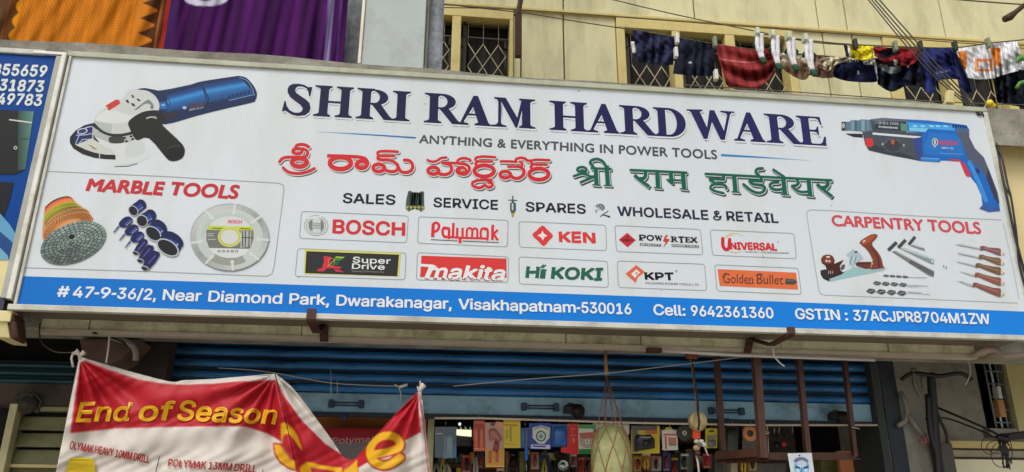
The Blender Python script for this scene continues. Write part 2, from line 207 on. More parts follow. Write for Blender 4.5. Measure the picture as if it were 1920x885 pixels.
'p': (212, [[26, -71, 26, 190, 56, 190, 56, 160, 59, 160, 69, 173, 86, 186, 98, 191, 115, 192, 137, 189, 156, 180, 173, 166, 185, 146, 193, 122, 195, 94, 193, 66, 185, 42, 173, 23, 157, 8, 137, -1, 115, -4, 99, -3, 86, 2, 69, 16, 59, 29, 57, 29, 57, -71], [110, 23, 126, 26, 140, 33, 150, 44, 158, 58, 163, 75, 164, 95, 163, 114, 158, 131, 150, 145, 140, 156, 126, 163, 110, 165, 94, 163, 81, 156, 70, 145, 62, 131, 58, 114, 56, 95, 58, 75, 63, 58, 70, 43, 81, 32, 94, 26]]),
'q': (212, [[186, -71, 155, -71, 155, 29, 153, 29, 143, 16, 126, 2, 114, -3, 98, -4, 75, -1, 56, 8, 40, 23, 27, 42, 20, 66, 17, 94, 20, 122, 27, 146, 40, 166, 56, 180, 75, 189, 98, 192, 114, 191, 126, 186, 144, 173, 153, 160, 156, 160, 156, 190, 186, 190], [102, 23, 118, 26, 132, 32, 142, 43, 150, 58, 154, 75, 156, 95, 154, 114, 150, 131, 142, 145, 132, 156, 118, 163, 102, 165, 86, 163, 72, 156, 62, 145, 54, 131, 50, 114, 48, 95, 50, 75, 54, 58, 62, 44, 73, 33, 86, 26]]),
'r': (130, [[26, 0, 26, 190, 56, 190, 56, 160, 65, 173, 76, 184, 90, 190, 107, 192, 115, 192, 122, 192, 122, 161, 115, 162, 103, 163, 91, 161, 80, 157, 70, 151, 63, 142, 58, 131, 57, 118, 57, 0]]),
's': (182, [[91, -4, 72, -3, 56, 2, 42, 9, 31, 19, 23, 32, 18, 47, 47, 53, 53, 40, 62, 30, 75, 25, 91, 23, 108, 25, 122, 31, 131, 40, 134, 51, 132, 60, 127, 68, 118, 74, 106, 78, 75, 85, 52, 93, 36, 104, 27, 119, 23, 137, 26, 152, 33, 166, 43, 177, 58, 185, 74, 190, 94, 192, 112, 191, 127, 186, 140, 179, 149, 170, 162, 145, 134, 139, 129, 149, 121, 158, 110, 164, 94, 166, 78, 164, 65, 158, 57, 150, 54, 139, 56, 129, 62, 122, 86, 111, 115, 105, 137, 97, 153, 86, 162, 71, 166, 53, 163, 37, 156, 24, 145, 12, 130, 3, 112, -2]]),
't': (114, [[102, 190, 102, 164, 3, 164, 3, 190], [32, 236, 63, 236, 63, 49, 64, 38, 68, 31, 75, 26, 85, 25, 93, 26, 101, 27, 107, 1, 96, -1, 84, -2, 62, 1, 46, 11, 36, 26, 32, 46]]),
'u': (205, [[91, -3, 73, -1, 57, 5, 44, 15, 35, 29, 28, 47, 26, 69, 26, 190, 57, 190, 57, 72, 60, 52, 68, 37, 82, 28, 100, 25, 113, 27, 125, 31, 134, 38, 142, 48, 146, 61, 148, 76, 148, 190, 179, 190, 179, 0, 149, 0, 149, 46, 154, 46, 143, 23, 129, 8, 111, 0]]),
'v': (195, [[81, 0, 9, 190, 42, 190, 83, 78, 93, 43, 103, 10, 92, 10, 101, 43, 112, 78, 152, 190, 186, 190, 113, 0]]),
'w': (284, [[69, 0, 11, 190, 44, 190, 67, 107, 77, 68, 88, 21, 82, 21, 93, 67, 103, 107, 126, 190, 158, 190, 181, 107, 191, 68, 201, 21, 196, 21, 206, 68, 217, 107, 240, 190, 272, 190, 215, 0, 184, 0, 159, 86, 152, 112, 145, 140, 138, 169, 145, 169, 138, 140, 131, 112, 124, 86, 99, 0]]),
'x': (189, [[10, 0, 86, 109, 86, 86, 14, 190, 50, 190, 74, 153, 90, 127, 104, 103, 88, 103, 101, 127, 117, 153, 141, 190, 176, 190, 104, 84, 104, 107, 179, 0, 143, 0, 115, 43, 100, 68, 86, 91, 102, 91, 89, 68, 74, 43, 46, 0]]),
'y': (195, [[24, -69, 31, -43, 36, -44, 52, -44, 65, -37, 75, -18, 81, -1, 9, 190, 42, 190, 83, 78, 93, 43, 103, 10, 92, 10, 101, 43, 112, 78, 153, 190, 186, 190, 102, -29, 88, -54, 70, -68, 46, -73, 32, -72]]),
'z': (190, [[21, 0, 21, 23, 127, 160, 24, 161, 24, 190, 166, 190, 166, 165, 63, 30, 169, 28, 169, 0]]),
'0': (227, [[113, -3, 87, 0, 65, 12, 47, 31, 34, 57, 30, 72, 27, 89, 25, 107, 24, 127, 25, 147, 27, 165, 30, 182, 35, 197, 48, 223, 65, 242, 87, 254, 113, 258, 139, 254, 161, 242, 179, 223, 192, 197, 197, 182, 200, 165, 202, 147, 203, 127, 202, 107, 200, 89, 197, 72, 192, 57, 179, 31, 162, 12, 140, 0], [113, 25, 131, 28, 145, 37, 157, 52, 165, 72, 170, 97, 172, 127, 170, 157, 165, 182, 157, 203, 145, 218, 131, 227, 113, 230, 96, 227, 82, 218, 70, 203, 62, 182, 56, 157, 55, 127, 56, 97, 62, 72, 70, 52, 82, 37, 96, 28]]),
'1': (227, [[38, 0, 38, 27, 195, 27, 195, 0], [138, 254, 138, 0, 106, 0, 106, 224, 43, 179, 43, 213, 99, 254]]),
'2': (227, [[32, 0, 32, 24, 117, 114, 141, 141, 155, 163, 160, 186, 159, 198, 154, 209, 146, 218, 137, 224, 112, 230, 98, 228, 86, 224, 77, 216, 69, 207, 65, 195, 64, 181, 33, 181, 35, 202, 43, 221, 55, 237, 72, 248, 91, 255, 112, 258, 134, 255, 153, 248, 169, 237, 181, 223, 188, 205, 191, 186, 185, 159, 168, 129, 133, 90, 76, 30, 195, 28, 195, 0]]),
'3': (227, [[109, -3, 87, -1, 66, 5, 49, 15, 35, 29, 26, 46, 22, 66, 55, 66, 57, 54, 63, 44, 72, 35, 83, 30, 109, 25, 138, 30, 149, 37, 157, 46, 163, 58, 165, 72, 163, 86, 158, 98, 150, 109, 137, 117, 121, 122, 101, 124, 78, 124, 78, 150, 144, 224, 35, 226, 35, 254, 186, 254, 186, 230, 106, 139, 106, 144, 132, 144, 154, 138, 172, 127, 185, 111, 194, 93, 196, 72, 194, 51, 185, 33, 172, 18, 154, 6, 133, -1]]),
'4': (227, [[20, 53, 20, 79, 123, 254, 155, 254, 54, 83, 207, 81, 207, 53], [141, 0, 141, 61, 141, 73, 141, 159, 171, 159, 171, 0]]),
'5': (227, [[111, -3, 89, -1, 70, 6, 54, 16, 41, 30, 33, 47, 30, 65, 61, 65, 64, 54, 69, 44, 87, 30, 111, 25, 125, 27, 138, 32, 149, 41, 157, 52, 162, 66, 164, 81, 162, 97, 157, 111, 148, 122, 137, 131, 124, 137, 109, 138, 84, 134, 64, 123, 34, 126, 48, 254, 183, 254, 183, 226, 75, 226, 67, 151, 89, 162, 115, 167, 131, 165, 147, 160, 161, 153, 172, 143, 182, 130, 189, 116, 194, 99, 195, 82, 193, 58, 184, 38, 171, 21, 154, 8, 134, -1]]),
'6': (227, [[113, -3, 91, -1, 71, 7, 55, 20, 42, 37, 34, 58, 32, 81, 34, 100, 40, 119, 69, 170, 126, 254, 161, 254, 75, 131, 73, 131, 83, 144, 98, 153, 117, 157, 139, 155, 158, 147, 173, 136, 185, 120, 192, 101, 194, 79, 192, 56, 184, 36, 171, 20, 155, 7, 135, -1], [113, 24, 127, 26, 139, 31, 149, 40, 157, 51, 162, 64, 164, 79, 162, 94, 157, 107, 149, 118, 139, 126, 127, 131, 113, 133, 99, 131, 87, 126, 77, 118, 69, 107, 64, 94, 62, 79, 64, 64, 69, 51, 77, 40, 87, 31, 99, 26]]),
'7': (227, [[48, 0, 162, 224, 31, 226, 31, 254, 195, 254, 195, 224, 82, 0]]),
'8': (227, [[113, -3, 89, -1, 68, 6, 50, 17, 37, 31, 29, 48, 26, 68, 28, 83, 33, 98, 40, 110, 51, 121, 63, 128, 76, 132, 59, 141, 46, 154, 38, 171, 35, 190, 38, 209, 45, 225, 57, 239, 73, 249, 92, 256, 113, 258, 134, 256, 153, 249, 169, 239, 181, 225, 188, 209, 191, 190, 188, 171, 180, 154, 167, 141, 150, 133, 164, 128, 176, 121, 186, 110, 194, 98, 199, 83, 200, 68, 198, 48, 189, 31, 176, 17, 158, 6, 137, -1], [113, 25, 129, 26, 142, 30, 153, 37, 161, 46, 167, 57, 168, 69, 167, 83, 161, 94, 153, 104, 141, 111, 128, 116, 113, 118, 98, 116, 85, 111, 73, 104, 65, 94, 59, 83, 58, 69, 59, 57, 64, 46, 73, 37, 84, 30, 97, 26], [113, 145, 137, 150, 146, 157, 154, 165, 158, 176, 160, 188, 158, 200, 154, 210, 147, 218, 138, 225, 113, 230, 89, 225, 79, 218, 72, 210, 68, 200, 66, 188, 68, 176, 72, 165, 79, 157, 89, 150]]),
'9': (227, [[113, 258, 135, 255, 155, 247, 171, 234, 184, 217, 192, 197, 194, 173, 192, 155, 186, 135, 158, 84, 100, 0, 65, 0, 151, 124, 154, 124, 144, 111, 128, 101, 109, 97, 87, 100, 69, 107, 53, 119, 41, 134, 34, 154, 32, 176, 34, 198, 42, 218, 55, 235, 71, 247, 91, 255], [113, 230, 99, 228, 87, 223, 77, 215, 69, 204, 64, 191, 63, 176, 64, 161, 69, 148, 77, 137, 87, 129, 99, 123, 113, 122, 127, 123, 139, 129, 149, 137, 157, 147, 162, 160, 164, 175, 162, 190, 157, 204, 150, 215, 139, 223, 127, 228]]),
'#': (220, [[121, 0, 163, 254, 188, 254, 147, 0], [5, 70, 9, 96, 200, 96, 196, 70], [32, 0, 73, 254, 99, 254, 57, 0], [20, 158, 24, 184, 215, 184, 211, 158]]),
'-': (227, [[168, 122, 168, 94, 57, 94, 57, 122]]),
',': (94, [[19, -60, 34, 36, 68, 36, 42, -60]]),
':': (94, [[48, -2, 39, -1, 31, 4, 26, 12, 25, 20, 26, 29, 31, 37, 39, 42, 48, 43, 56, 42, 64, 37, 69, 29, 71, 20, 69, 12, 64, 4, 56, -1], [48, 135, 39, 137, 31, 142, 26, 149, 25, 158, 26, 167, 31, 174, 39, 179, 48, 181, 56, 179, 64, 174, 69, 167, 71, 158, 69, 149, 64, 142, 56, 137]]),
'/': (125, [[117, 266, 36, -38, 7, -38, 89, 266]]),
'.': (94, [[48, -2, 39, -1, 31, 4, 26, 12, 25, 20, 26, 29, 31, 37, 39, 42, 48, 43, 56, 42, 64, 37, 69, 29, 71, 20, 69, 12, 64, 4, 56, -1]]),
'&': (224, [[98, -3, 75, -1, 55, 6, 39, 17, 27, 31, 20, 48, 17, 67, 19, 82, 24, 95, 42, 117, 70, 139, 108, 168, 118, 176, 127, 187, 131, 202, 129, 214, 123, 223, 113, 228, 101, 230, 84, 227, 73, 216, 68, 199, 73, 182, 84, 164, 102, 142, 219, 0, 182, 0, 86, 116, 61, 146, 44, 172, 39, 185, 38, 199, 40, 215, 45, 229, 55, 241, 67, 249, 82, 255, 100, 257, 118, 255, 133, 249, 145, 241, 154, 230, 160, 217, 162, 202, 158, 181, 146, 162, 128, 146, 77, 109, 55, 87, 50, 77, 48, 66, 50, 54, 55, 44, 62, 35, 72, 29, 83, 25, 96, 23, 111, 25, 126, 30, 151, 48, 160, 61, 168, 76, 173, 93, 174, 112, 204, 112, 202, 90, 198, 72, 185, 46, 173, 31, 166, 23, 153, 12, 136, 3, 117, -2]]),
}
TCACHE = {}
def inside_loop(p, l):
    c = False
    for i in range(len(l)):
        a, b = l[i], l[i - 1]
        if (a[1] > p[1]) != (b[1] > p[1]) and p[0] < (b[0] - a[0]) * (p[1] - a[1]) / (b[1] - a[1]) + a[0]: c = not c
    return c
def text2d(s, font='grotesk', space=1.0):
    """fill triangles and outlines of a line of text, x scaled to 0..1 and y to cap heights"""
    key = (s, font, space)
    if key in TCACHE: return TCACHE[key]
    vs, fs, lay = [], [], []
    if font == 'humanist':
        c = bpy.data.curves.new('t', 'FONT'); c.body = s; c.resolution_u = 4; c.space_character = space
        o = bpy.data.objects.new('t', c); COL.objects.link(o); cap = 0.655
        dg = bpy.context.evaluated_depsgraph_get(); e = o.evaluated_get(dg); me = e.to_mesh()
        bm = bmesh.new(); bm.from_mesh(me); bmesh.ops.remove_doubles(bm, verts=bm.verts, dist=1e-5); bm.verts.ensure_lookup_table()
        vs = [(v.co.x, v.co.y) for v in bm.verts]; fs = [tuple(v.index for v in f.verts) for f in bm.faces]; bm.free()
        e.to_mesh_clear(); bpy.data.objects.remove(o); bpy.data.curves.remove(c); lay = [0] * len(vs)
    else:
        x = 0.0; cap = 0.508
        for ch in s:
            if ch == ' ': x += 0.16; continue
            adv, polys = GLY[ch]
            loops = [[(q[2 * k] / 500 + x, q[2 * k + 1] / 500) for k in range(len(q) // 2)] for q in polys]
            area = lambda l: sum(l[i - 1][0] * l[i][1] - l[i][0] * l[i - 1][1] for i in range(len(l)))
            big = max(loops, key=lambda l: abs(area(l))); sg = area(big) > 0
            solid = [l for l in loops if (area(l) > 0) == sg]; hole = [l for l in loops if (area(l) > 0) != sg]
            for li, sl in enumerate(solid):       # each solid stroke of a letter on its own hair-thin layer
                grp = [sl] + [h for h in hole if inside_loop(h[0], sl)]
                n = len(vs)
                for t in tessellate_polygon([[Vector((p, q, 0)) for p, q in l] for l in grp]): fs.append(tuple(q + n for q in t))
                for l in grp: vs += l; lay += [li] * len(l)
            x += adv / 500 * space
    cnt = {}
    for f in fs:
        for k in range(len(f)):
            a, b = f[k], f[(k + 1) % len(f)]; e_ = (min(a, b), max(a, b)); cnt[e_] = cnt.get(e_, 0) + 1
    nb = {}
    for (a, b), c_ in cnt.items():
        if c_ == 1: nb.setdefault(a, []).append(b); nb.setdefault(b, []).append(a)
    loops = []; seen = set()
    for st in nb:
        if st in seen or len(nb[st]) != 2: continue
        lp = [st]; seen.add(st); prev, cur = st, nb[st][0]
        while cur != st and cur not in seen and len(nb[cur]) == 2:
            lp.append(cur); seen.add(cur); nx = nb[cur][0] if nb[cur][0] != prev else nb[cur][1]; prev, cur = cur, nx
        if len(lp) > 2: loops.append(lp)
    x0 = min(v[0] for v in vs); x1 = max(v[0] for v in vs)
    r = ([((x - x0) / (x1 - x0), y / cap) for x, y in vs], fs, loops, lay)
    TCACHE[key] = r; return r
VP = (967.0, -3847.0)
def rot(pts, c, a):
    ca, sa = math.cos(a), math.sin(a); return [(c[0] + (x - c[0]) * ca - (y - c[1]) * sa, c[1] + (x - c[0]) * sa + (y - c[1]) * ca) for x, y in pts]
INC = 1.2e-6
class Art:
    """flat print: coloured shapes given in photo pixels, each laid a hair above the last"""
    STEP = 0.000016
    def __init__(s, place, base=0.0, o=(0, 0), k=1.0):
        s.place = place; s.z = base; s.o = o; s.k = k; s.v = []; s.f = []; s.c = []
    def T(s, p): return (s.o[0] + p[0] / s.k, s.o[1] + p[1] / s.k)
    def frame(s, o, k): s.o = o; s.k = k; return s
    def raw(s, pts, faces, col, dz=True, lay=None):
        """pts already in photo pixels"""
        if dz: s.z += s.STEP
        n = len(s.v)
        for i, p in enumerate(pts):
            s.v.append(tuple(s.place(p[0], p[1], s.z + (lay[i] * s.STEP if lay else 0))))
            c = col(p[0], p[1]) if callable(col) else col
            s.c.append((*s2l(c), 1.0))
        s.f += [tuple(i + n for i in f) for f in faces]
    def poly(s, pts, col, smooth=0, holes=(), dz=True, dx=0.0, dy=0.0):
        if smooth: pts = smooth_path(pts, smooth, True)
        loops = [pts] + [smooth_path(h, smooth, True) if smooth else h for h in holes]
        tr = tessellate_polygon([[Vector((x, y, 0)) for x, y in l] for l in loops])
        allp = [s.T(p) for l in loops for p in l]
        s.raw([(x + dx, y + dy) for x, y in allp], tr, col, dz)
    def ell(s, cx, cy, rx, ry, col, a=0.0, n=28, hole=0.0, a0=0.0, a1=360.0, dz=True):
        """ellipse or ring (hole = inner share of the radius), optionally only an arc"""
        full = abs(a1 - a0) >= 359.9; m = n if full else n + 1
        an = [math.radians(a0 + (a1 - a0) * i / n) for i in range(m)]
        out = rot([(cx + rx * math.cos(t), cy + ry * math.sin(t)) for t in an], (cx, cy), math.radians(a))
        if hole <= 0:
            pts = out + ([] if full else [(cx, cy)])
            k = len(pts); fs = [tuple(range(k))]
            if not full: fs = [(i, i + 1, k - 1) for i in range(m - 1)]
            s.raw([s.T(p) for p in pts], fs, col, dz); return
        inn = rot([(cx + rx * hole * math.cos(t), cy + ry * hole * math.sin(t)) for t in an], (cx, cy), math.radians(a))
        fs = [(i, (i + 1) % m, m + (i + 1) % m, m + i) for i in range(m if full else m - 1)]
        s.raw([s.T(p) for p in out + inn], fs, col, dz)
    def stroke(s, path, w, col, smooth=5, closed=False, dx=0.0, dy=0.0, grow=0.0, cap=True):
        """ribbon of width w along the path (crop units); w may be (start, end)"""
        if smooth and len(path) > 2: path = smooth_path(path, smooth, closed)
        path = [s.T(p) for p in path]; n = len(path)
        w0, w1 = w if isinstance(w, tuple) else (w, w)
        s.z += s.STEP; pts = []
        for i in range(n):
            if closed: a, b = path[(i - 1) % n], path[(i + 1) % n]
            else: a, b = path[max(i - 1, 0)], path[min(i + 1, n - 1)]
            tx, ty = b[0] - a[0], b[1] - a[1]; l = math.hypot(tx, ty) or 1.0; tx /= l; ty /= l
            h = (w0 + (w1 - w0) * i / max(1, n - 1)) / s.k / 2 + grow
            if a is not path[i] and b is not path[i]:
                ux, uy = b[0] - path[i][0], b[1] - path[i][1]; lu = math.hypot(ux, uy) or 1.0
                h /= max(.62, abs((ux * tx + uy * ty) / lu))
            pts += [(path[i][0] - ty * h + dx, path[i][1] + tx * h + dy), (path[i][0] + ty * h + dx, path[i][1] - tx * h + dy)]
        fs = [(2 * i, 2 * i + 1, 2 * i + 3, 2 * i + 2) for i in range(n - 1)]
        if closed: fs.append((2 * n - 2, 2 * n - 1, 1, 0))
        n0 = len(s.v); zz = s.z
        for i, p in enumerate(pts):
            s.v.append(tuple(s.place(p[0], p[1], zz + (i // 2 % 8) * INC)))
            s.c.append((*s2l(col(p[0], p[1]) if callable(col) else col), 1.0))
        s.f += [tuple(i + n0 for i in f) for f in fs]
        if cap and not closed:
            for (cx, cy), hw in ((path[0], w0 / s.k / 2 + grow), (path[-1], w1 / s.k / 2 + grow)):
                s.raw([(cx + dx + hw * math.cos(t * math.pi / 5), cy + dy + hw * math.sin(t * math.pi / 5)) for t in range(10)], [tuple(range(10))], col)
    def line(s, pts, w, col, **k): s.stroke(pts, w, col, smooth=0, cap=False, **k)
    def text(s, txt, a, b, h, col, font='grotesk', bold=0.0, shear=0.0, space=1.0, dx=0.0, dy=0.0, vp=VP, grow=None):
        """baseline from a to b (crop units), cap height h in photo pixels, or (h at a, h at b)"""
        a, b = s.T(a), s.T(b); h0, h1 = h if isinstance(h, tuple) else (h, h)
        vs, fs, loops, lay = text2d(txt, font, space)
        pts = []; L_ = math.hypot(b[0] - a[0], b[1] - a[1])
        for u, v in vs:
            u += v * shear * h0 / L_
            x = a[0] + (b[0] - a[0]) * u; y = a[1] + (b[1] - a[1]) * u; hh = (h0 + (h1 - h0) * u) * v
            lx = (vp[0] - x) / (y - vp[1]) * hh if vp else 0.0
            pts.append((x + lx + dx, y - hh + dy))
        s.raw(pts, fs, col, lay=lay); s.z += 3 * s.STEP
        if bold:
            k_, o_ = s.k, s.o; s.k, s.o = 1.0, (0, 0)
            z_ = s.z
            for li, lp in enumerate(loops): s.z = z_ + (li % 4) * s.STEP * 1.3; s.stroke([pts[q] for q in lp], bold * h0 * 3.2, col, smooth=0, closed=True)
            s.z = z_ + 8 * s.STEP
            s.k, s.o = k_, o_
    def rrect(s, q, w, col, r=6.0):
        """rounded outline through four corner points in photo pixels"""
        pts = []
        for i in range(4):
            p0 = Vector(q[i]); pa = Vector(q[i - 1]); pb = Vector(q[(i + 1) % 4])
            ua = (pa - p0).normalized() * r; ub = (pb - p0).normalized() * r
            for t in (0, .25, .5, .75, 1):
                pts.append(tuple((p0 + ua) * (1 - t) ** 2 + p0 * 2 * t * (1 - t) + (p0 + ub) * t * t))
        o, k = s.o, s.k; s.o, s.k = (0, 0), 1.0
        s.stroke(pts, w, col, smooth=0, closed=True); s.o, s.k = o, k
    def build(s, name, parent, m=None, label=None):
        me = bpy.data.meshes.new(name); me.from_pydata(s.v, [], s.f)
        ca = me.color_attributes.new('Col', 'FLOAT_COLOR', 'POINT')
        for i, c in enumerate(s.c): ca.data[i].color = c
        me.update(); o = link(name, me, m or M_PRINT, parent)
        if label: o['label'] = label
        return o
M_PRINT = mat('vinyl_print', (255, 255, 255), rough=0.38, var=0.05, scale=3.0, attr=True)
M_PRINT.node_tree.nodes['Principled BSDF'].inputs['Specular IOR Level'].default_value = 0.2
# ------------------------------------------------------------------ materials of the place
M_CONC = mat('grey_concrete', (148, 144, 130), rough=0.9, var=0.35, scale=9, bump=0.6, bscale=45, dirt=(88, 84, 74), dirt_amt=0.75, dscale=3)
M_CONC2 = mat('rough_pillar_concrete', (140, 146, 152), rough=0.95, var=0.35, scale=22, bump=0.7, bscale=70, dirt=(92, 92, 90), dirt_amt=0.6, dscale=6)
M_YEL = mat('yellow_wall_paint', (218, 212, 168), rough=0.8, var=0.10, scale=1.3, bump=0.08, bscale=30, dirt=(142, 136, 104), dirt_amt=0.5, dscale=2.2, stretch=(1.6, 1, .45), spec=.2)
M_YEL2 = mat('ochre_window_frame_paint', (214, 196, 126), rough=0.6, var=0.1, scale=5, bump=0.1, dirt=(150, 128, 70), dirt_amt=0.4, dscale=5)
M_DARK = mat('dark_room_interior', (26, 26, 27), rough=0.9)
M_BLUE = mat('blue_shutter_paint', (46, 122, 190), rough=0.32, var=0.4, scale=4, bump=0.25, bscale=9, dirt=(24, 34, 44), dirt_amt=0.85, dscale=4.5, stretch=(.7, 1, 3))
M_BLUE2 = mat('blue_shutter_rail_paint', (142, 186, 206), rough=0.42, var=0.2, scale=4, bump=0.08, bscale=25, dirt=(40, 62, 74), dirt_amt=0.6, dscale=5)
M_TEAL = mat('teal_shutter_paint', (28, 74, 84), rough=0.5, var=0.2, scale=6, dirt=(16, 26, 28), dirt_amt=0.7)
M_ALU = mat('weathered_white_frame', (205, 205, 192), rough=0.5, var=0.12, scale=8, bump=0.08, dirt=(126, 118, 92), dirt_amt=0.55, dscale=5)
M_ALUG = mat('greenish_frame_top', (176, 180, 156), rough=0.55, var=0.12, scale=8, dirt=(120, 116, 92), dirt_amt=0.5, dscale=6)
M_UNDER = mat('brown_grey_sheet', (112, 101, 86), rough=0.6, var=0.12, scale=3, dirt=(92, 80, 66), dirt_amt=0.5, dscale=3)
M_LIP = mat('pale_pink_channel', (196, 186, 168), rough=0.6, var=0.2, scale=9, dirt=(130, 108, 88), dirt_amt=0.5, dscale=9)
M_RUST = mat('brown_rusty_iron', (78, 50, 38), rough=0.7, metal=0.2, var=0.3, scale=14, bump=0.25, bscale=60)
M_BROWN = mat('brown_red_oxide_paint', (104, 68, 52), rough=0.38, var=0.3, scale=10, bump=0.06, dirt=(60, 40, 32), dirt_amt=0.5, dscale=8)
M_BLACK = mat('black_cable', (24, 24, 26), rough=0.5)
M_GREYP = mat('grey_plaster', (158, 155, 144), rough=0.9, var=0.2, scale=3, bump=0.3, bscale=40, dirt=(70, 68, 62), dirt_amt=0.6, dscale=3)  # plain grey base colour with darker stains
M_WHITE = mat('white_plastic', (215, 215, 210), rough=0.4, var=0.05)
M_ROPE = mat('jute_rope', (160, 118, 78), rough=0.9, var=0.35, scale=60)
M_CREAM = mat('cream_paint', (222, 208, 150), rough=0.6, var=0.06, dirt=(170, 150, 100), dirt_amt=0.3)
M_GRILL = mat('cream_grille_rod', (186, 176, 138), rough=0.5, var=0.1)

# ------------------------------------------------------------------ ground
def struct(mb, name, m, **k): return tag(mb.build(name, m, **k), kind='structure')
struct(MB().box(-60, 60, -60, 40, -0.3, 0.0), 'road', mat('pale_bounce_road', (168, 160, 146), rough=0.9, var=0.2, bump=0.3))  # pale colour chosen so the unseen road bounces light onto the shop front
struct(MB().box(-15, 20, -1.1, 0.7, 0.0, 0.14), 'pavement', mat('pavement_concrete', (172, 167, 155), rough=0.9, var=0.2, bump=0.3))  # unseen pavement, colour also raised to bounce more light
struct(MB().box(-3, 9, 0.7, 4.6, 0.0, 0.2), 'shop_floor', mat('shop_floor_stone', (120, 112, 100), rough=0.6))

# ------------------------------------------------------------------ concrete slab with its front ledge
LZ = P(960, 141, .03).z; UZ = 2.418
bm_ = MB()
n = 60
def ledge_top(u, v):
    x = -4 + 14 * u; t = min(1, max(0, (x + .4) / 3.8)); return (x, 0.03 + 0.25 * v, LZ + .032 - .044 * t + 0.008 * math.sin(x * 2.1) + 0.005 * math.sin(x * 7.7 + 1))
bm_.grid(lambda u, v: (lambda t: (t[0], 0.03 + (0.012 * math.sin(t[0] * 5) if v == 0 else 0), 3.5 + (t[2] - 3.5) * v))(ledge_top(u, 0)), 90, 3)
bm_.grid(ledge_top, 90, 2)
bm_.box(-4, 10, 0.28, 4.6, 3.45, LZ - 0.05)
bm_.box(-4, 10, 0.27, 0.5, UZ + 0.02, 3.5)
bm_.box(-4, 10, 0.5, 4.6, 2.75, 3.1)
struct(bm_, 'floor_slab', M_CONC)
lip = thing('slab_edge_strip', (2, .25, UZ), 'pale greenish painted strip running under the whole board, stained and jointed', 'edge strip')
xs = [P(78, 620, .255).x] + [P(x, 640, .255).x for x in (165, 565, 1060, 1200, 1460, 1660)] + [P(1830, 690, .255).x]
M_STRIP = mat('pale_green_strip_paint', (220, 222, 186), rough=0.7, var=0.15, scale=9, bump=0.1, dirt=(120, 112, 86), dirt_amt=0.7, dscale=6)
for i in range(len(xs) - 1):
    MB().box(xs[i] + .002, xs[i + 1] - .002, 0.235 + 0.004 * (i % 2), 0.27, UZ + .008, UZ + 0.12).build('panel', M_STRIP, lip, bevel=.003)
MB().box(xs[0], xs[-1], 0.225, 0.275, UZ - 0.012, UZ + 0.006).build('lip', M_LIP, lip)

# ------------------------------------------------------------------ upper wall of yellow boards with windows
WY = 2.2
Z_BAND = P(960, 15, WY).z; Z_LOW = 3.3
def X(px, py, Y=WY): return P(px, py, Y).x
wall = thing('yellow_upper_wall', (4, WY, LZ), 'pale yellow boarded wall of the upper floor above the sign', 'wall')
seams = [X(836, 60) - 0.9, X(836, 60), X(977, 120), X(1058, 120), X(1155, 120), X(1497, 150), X(1556, 160), X(1613, 165), X(1674, 170), X(1690, 170) + .01]
wins = [(X(838, 100) - 0.25, X(846, 100)), (X(863, 100), X(955, 100)), (X(1173, 120), X(1262, 120)), (X(1277, 120), X(1362, 120)), (X(1380, 120), X(1476, 120)),
        (X(1692, 170), X(1780, 170)), (X(1798, 180), X(1885, 180)), (X(1903, 185), X(2000, 190))]
WT = P(1170, 55, WY).z; WF = P(1152, 36, WY).z
groups = [(0, 2, X(846, 60) - .75, X(962, 80)), (2, 5, X(1155, 60), X(1487, 90)), (5, 8, X(1655, 90), X(2020, 100))]
backing = MB().box(-5, 12, WY + 0.16, WY + 0.18, 3.0, 8.5)
backing.build('backing', M_DARK, wall)
x_edges = [-5.0, groups[0][2], groups[0][3], X(977, 100), X(1058, 120), groups[1][2], groups[1][3], X(1556, 160), X(1613, 165), groups[2][2], groups[2][3], 12.0]
for i in range(len(x_edges) - 1):
    a, b_ = x_edges[i], x_edges[i + 1]
    isw = any(abs(a - g[2]) < 1e-6 for g in groups)
    if not isw:
        o = MB().box(a + .006, b_ - .006, WY - 0.002 * (i % 3), WY + 0.15, Z_LOW, Z_BAND - 0.03).build('wall_panel', M_YEL, wall, bevel=.004)
    else:
        MB().box(a + .003, b_ - .003, WY, WY + .15, WF, Z_BAND - .03).build('wall_panel', M_YEL, wall)
up = [-5.0, X(1056, 5), X(1300, 5), X(1528, 0), X(1580, 0), X(1760, 5), 12.0]
for i in range(len(up) - 1):
    MB().box(up[i] + .006, up[i + 1] - .006, WY - 0.003, WY + .15, Z_BAND + .0, 8.5).build('wall_panel', M_YEL, wall, bevel=.004)
MB().box(-5, 12, WY - 0.035, WY + .05, Z_BAND - 0.03, Z_BAND - 0.004).build('band', M_YEL2, wall, bevel=.004)
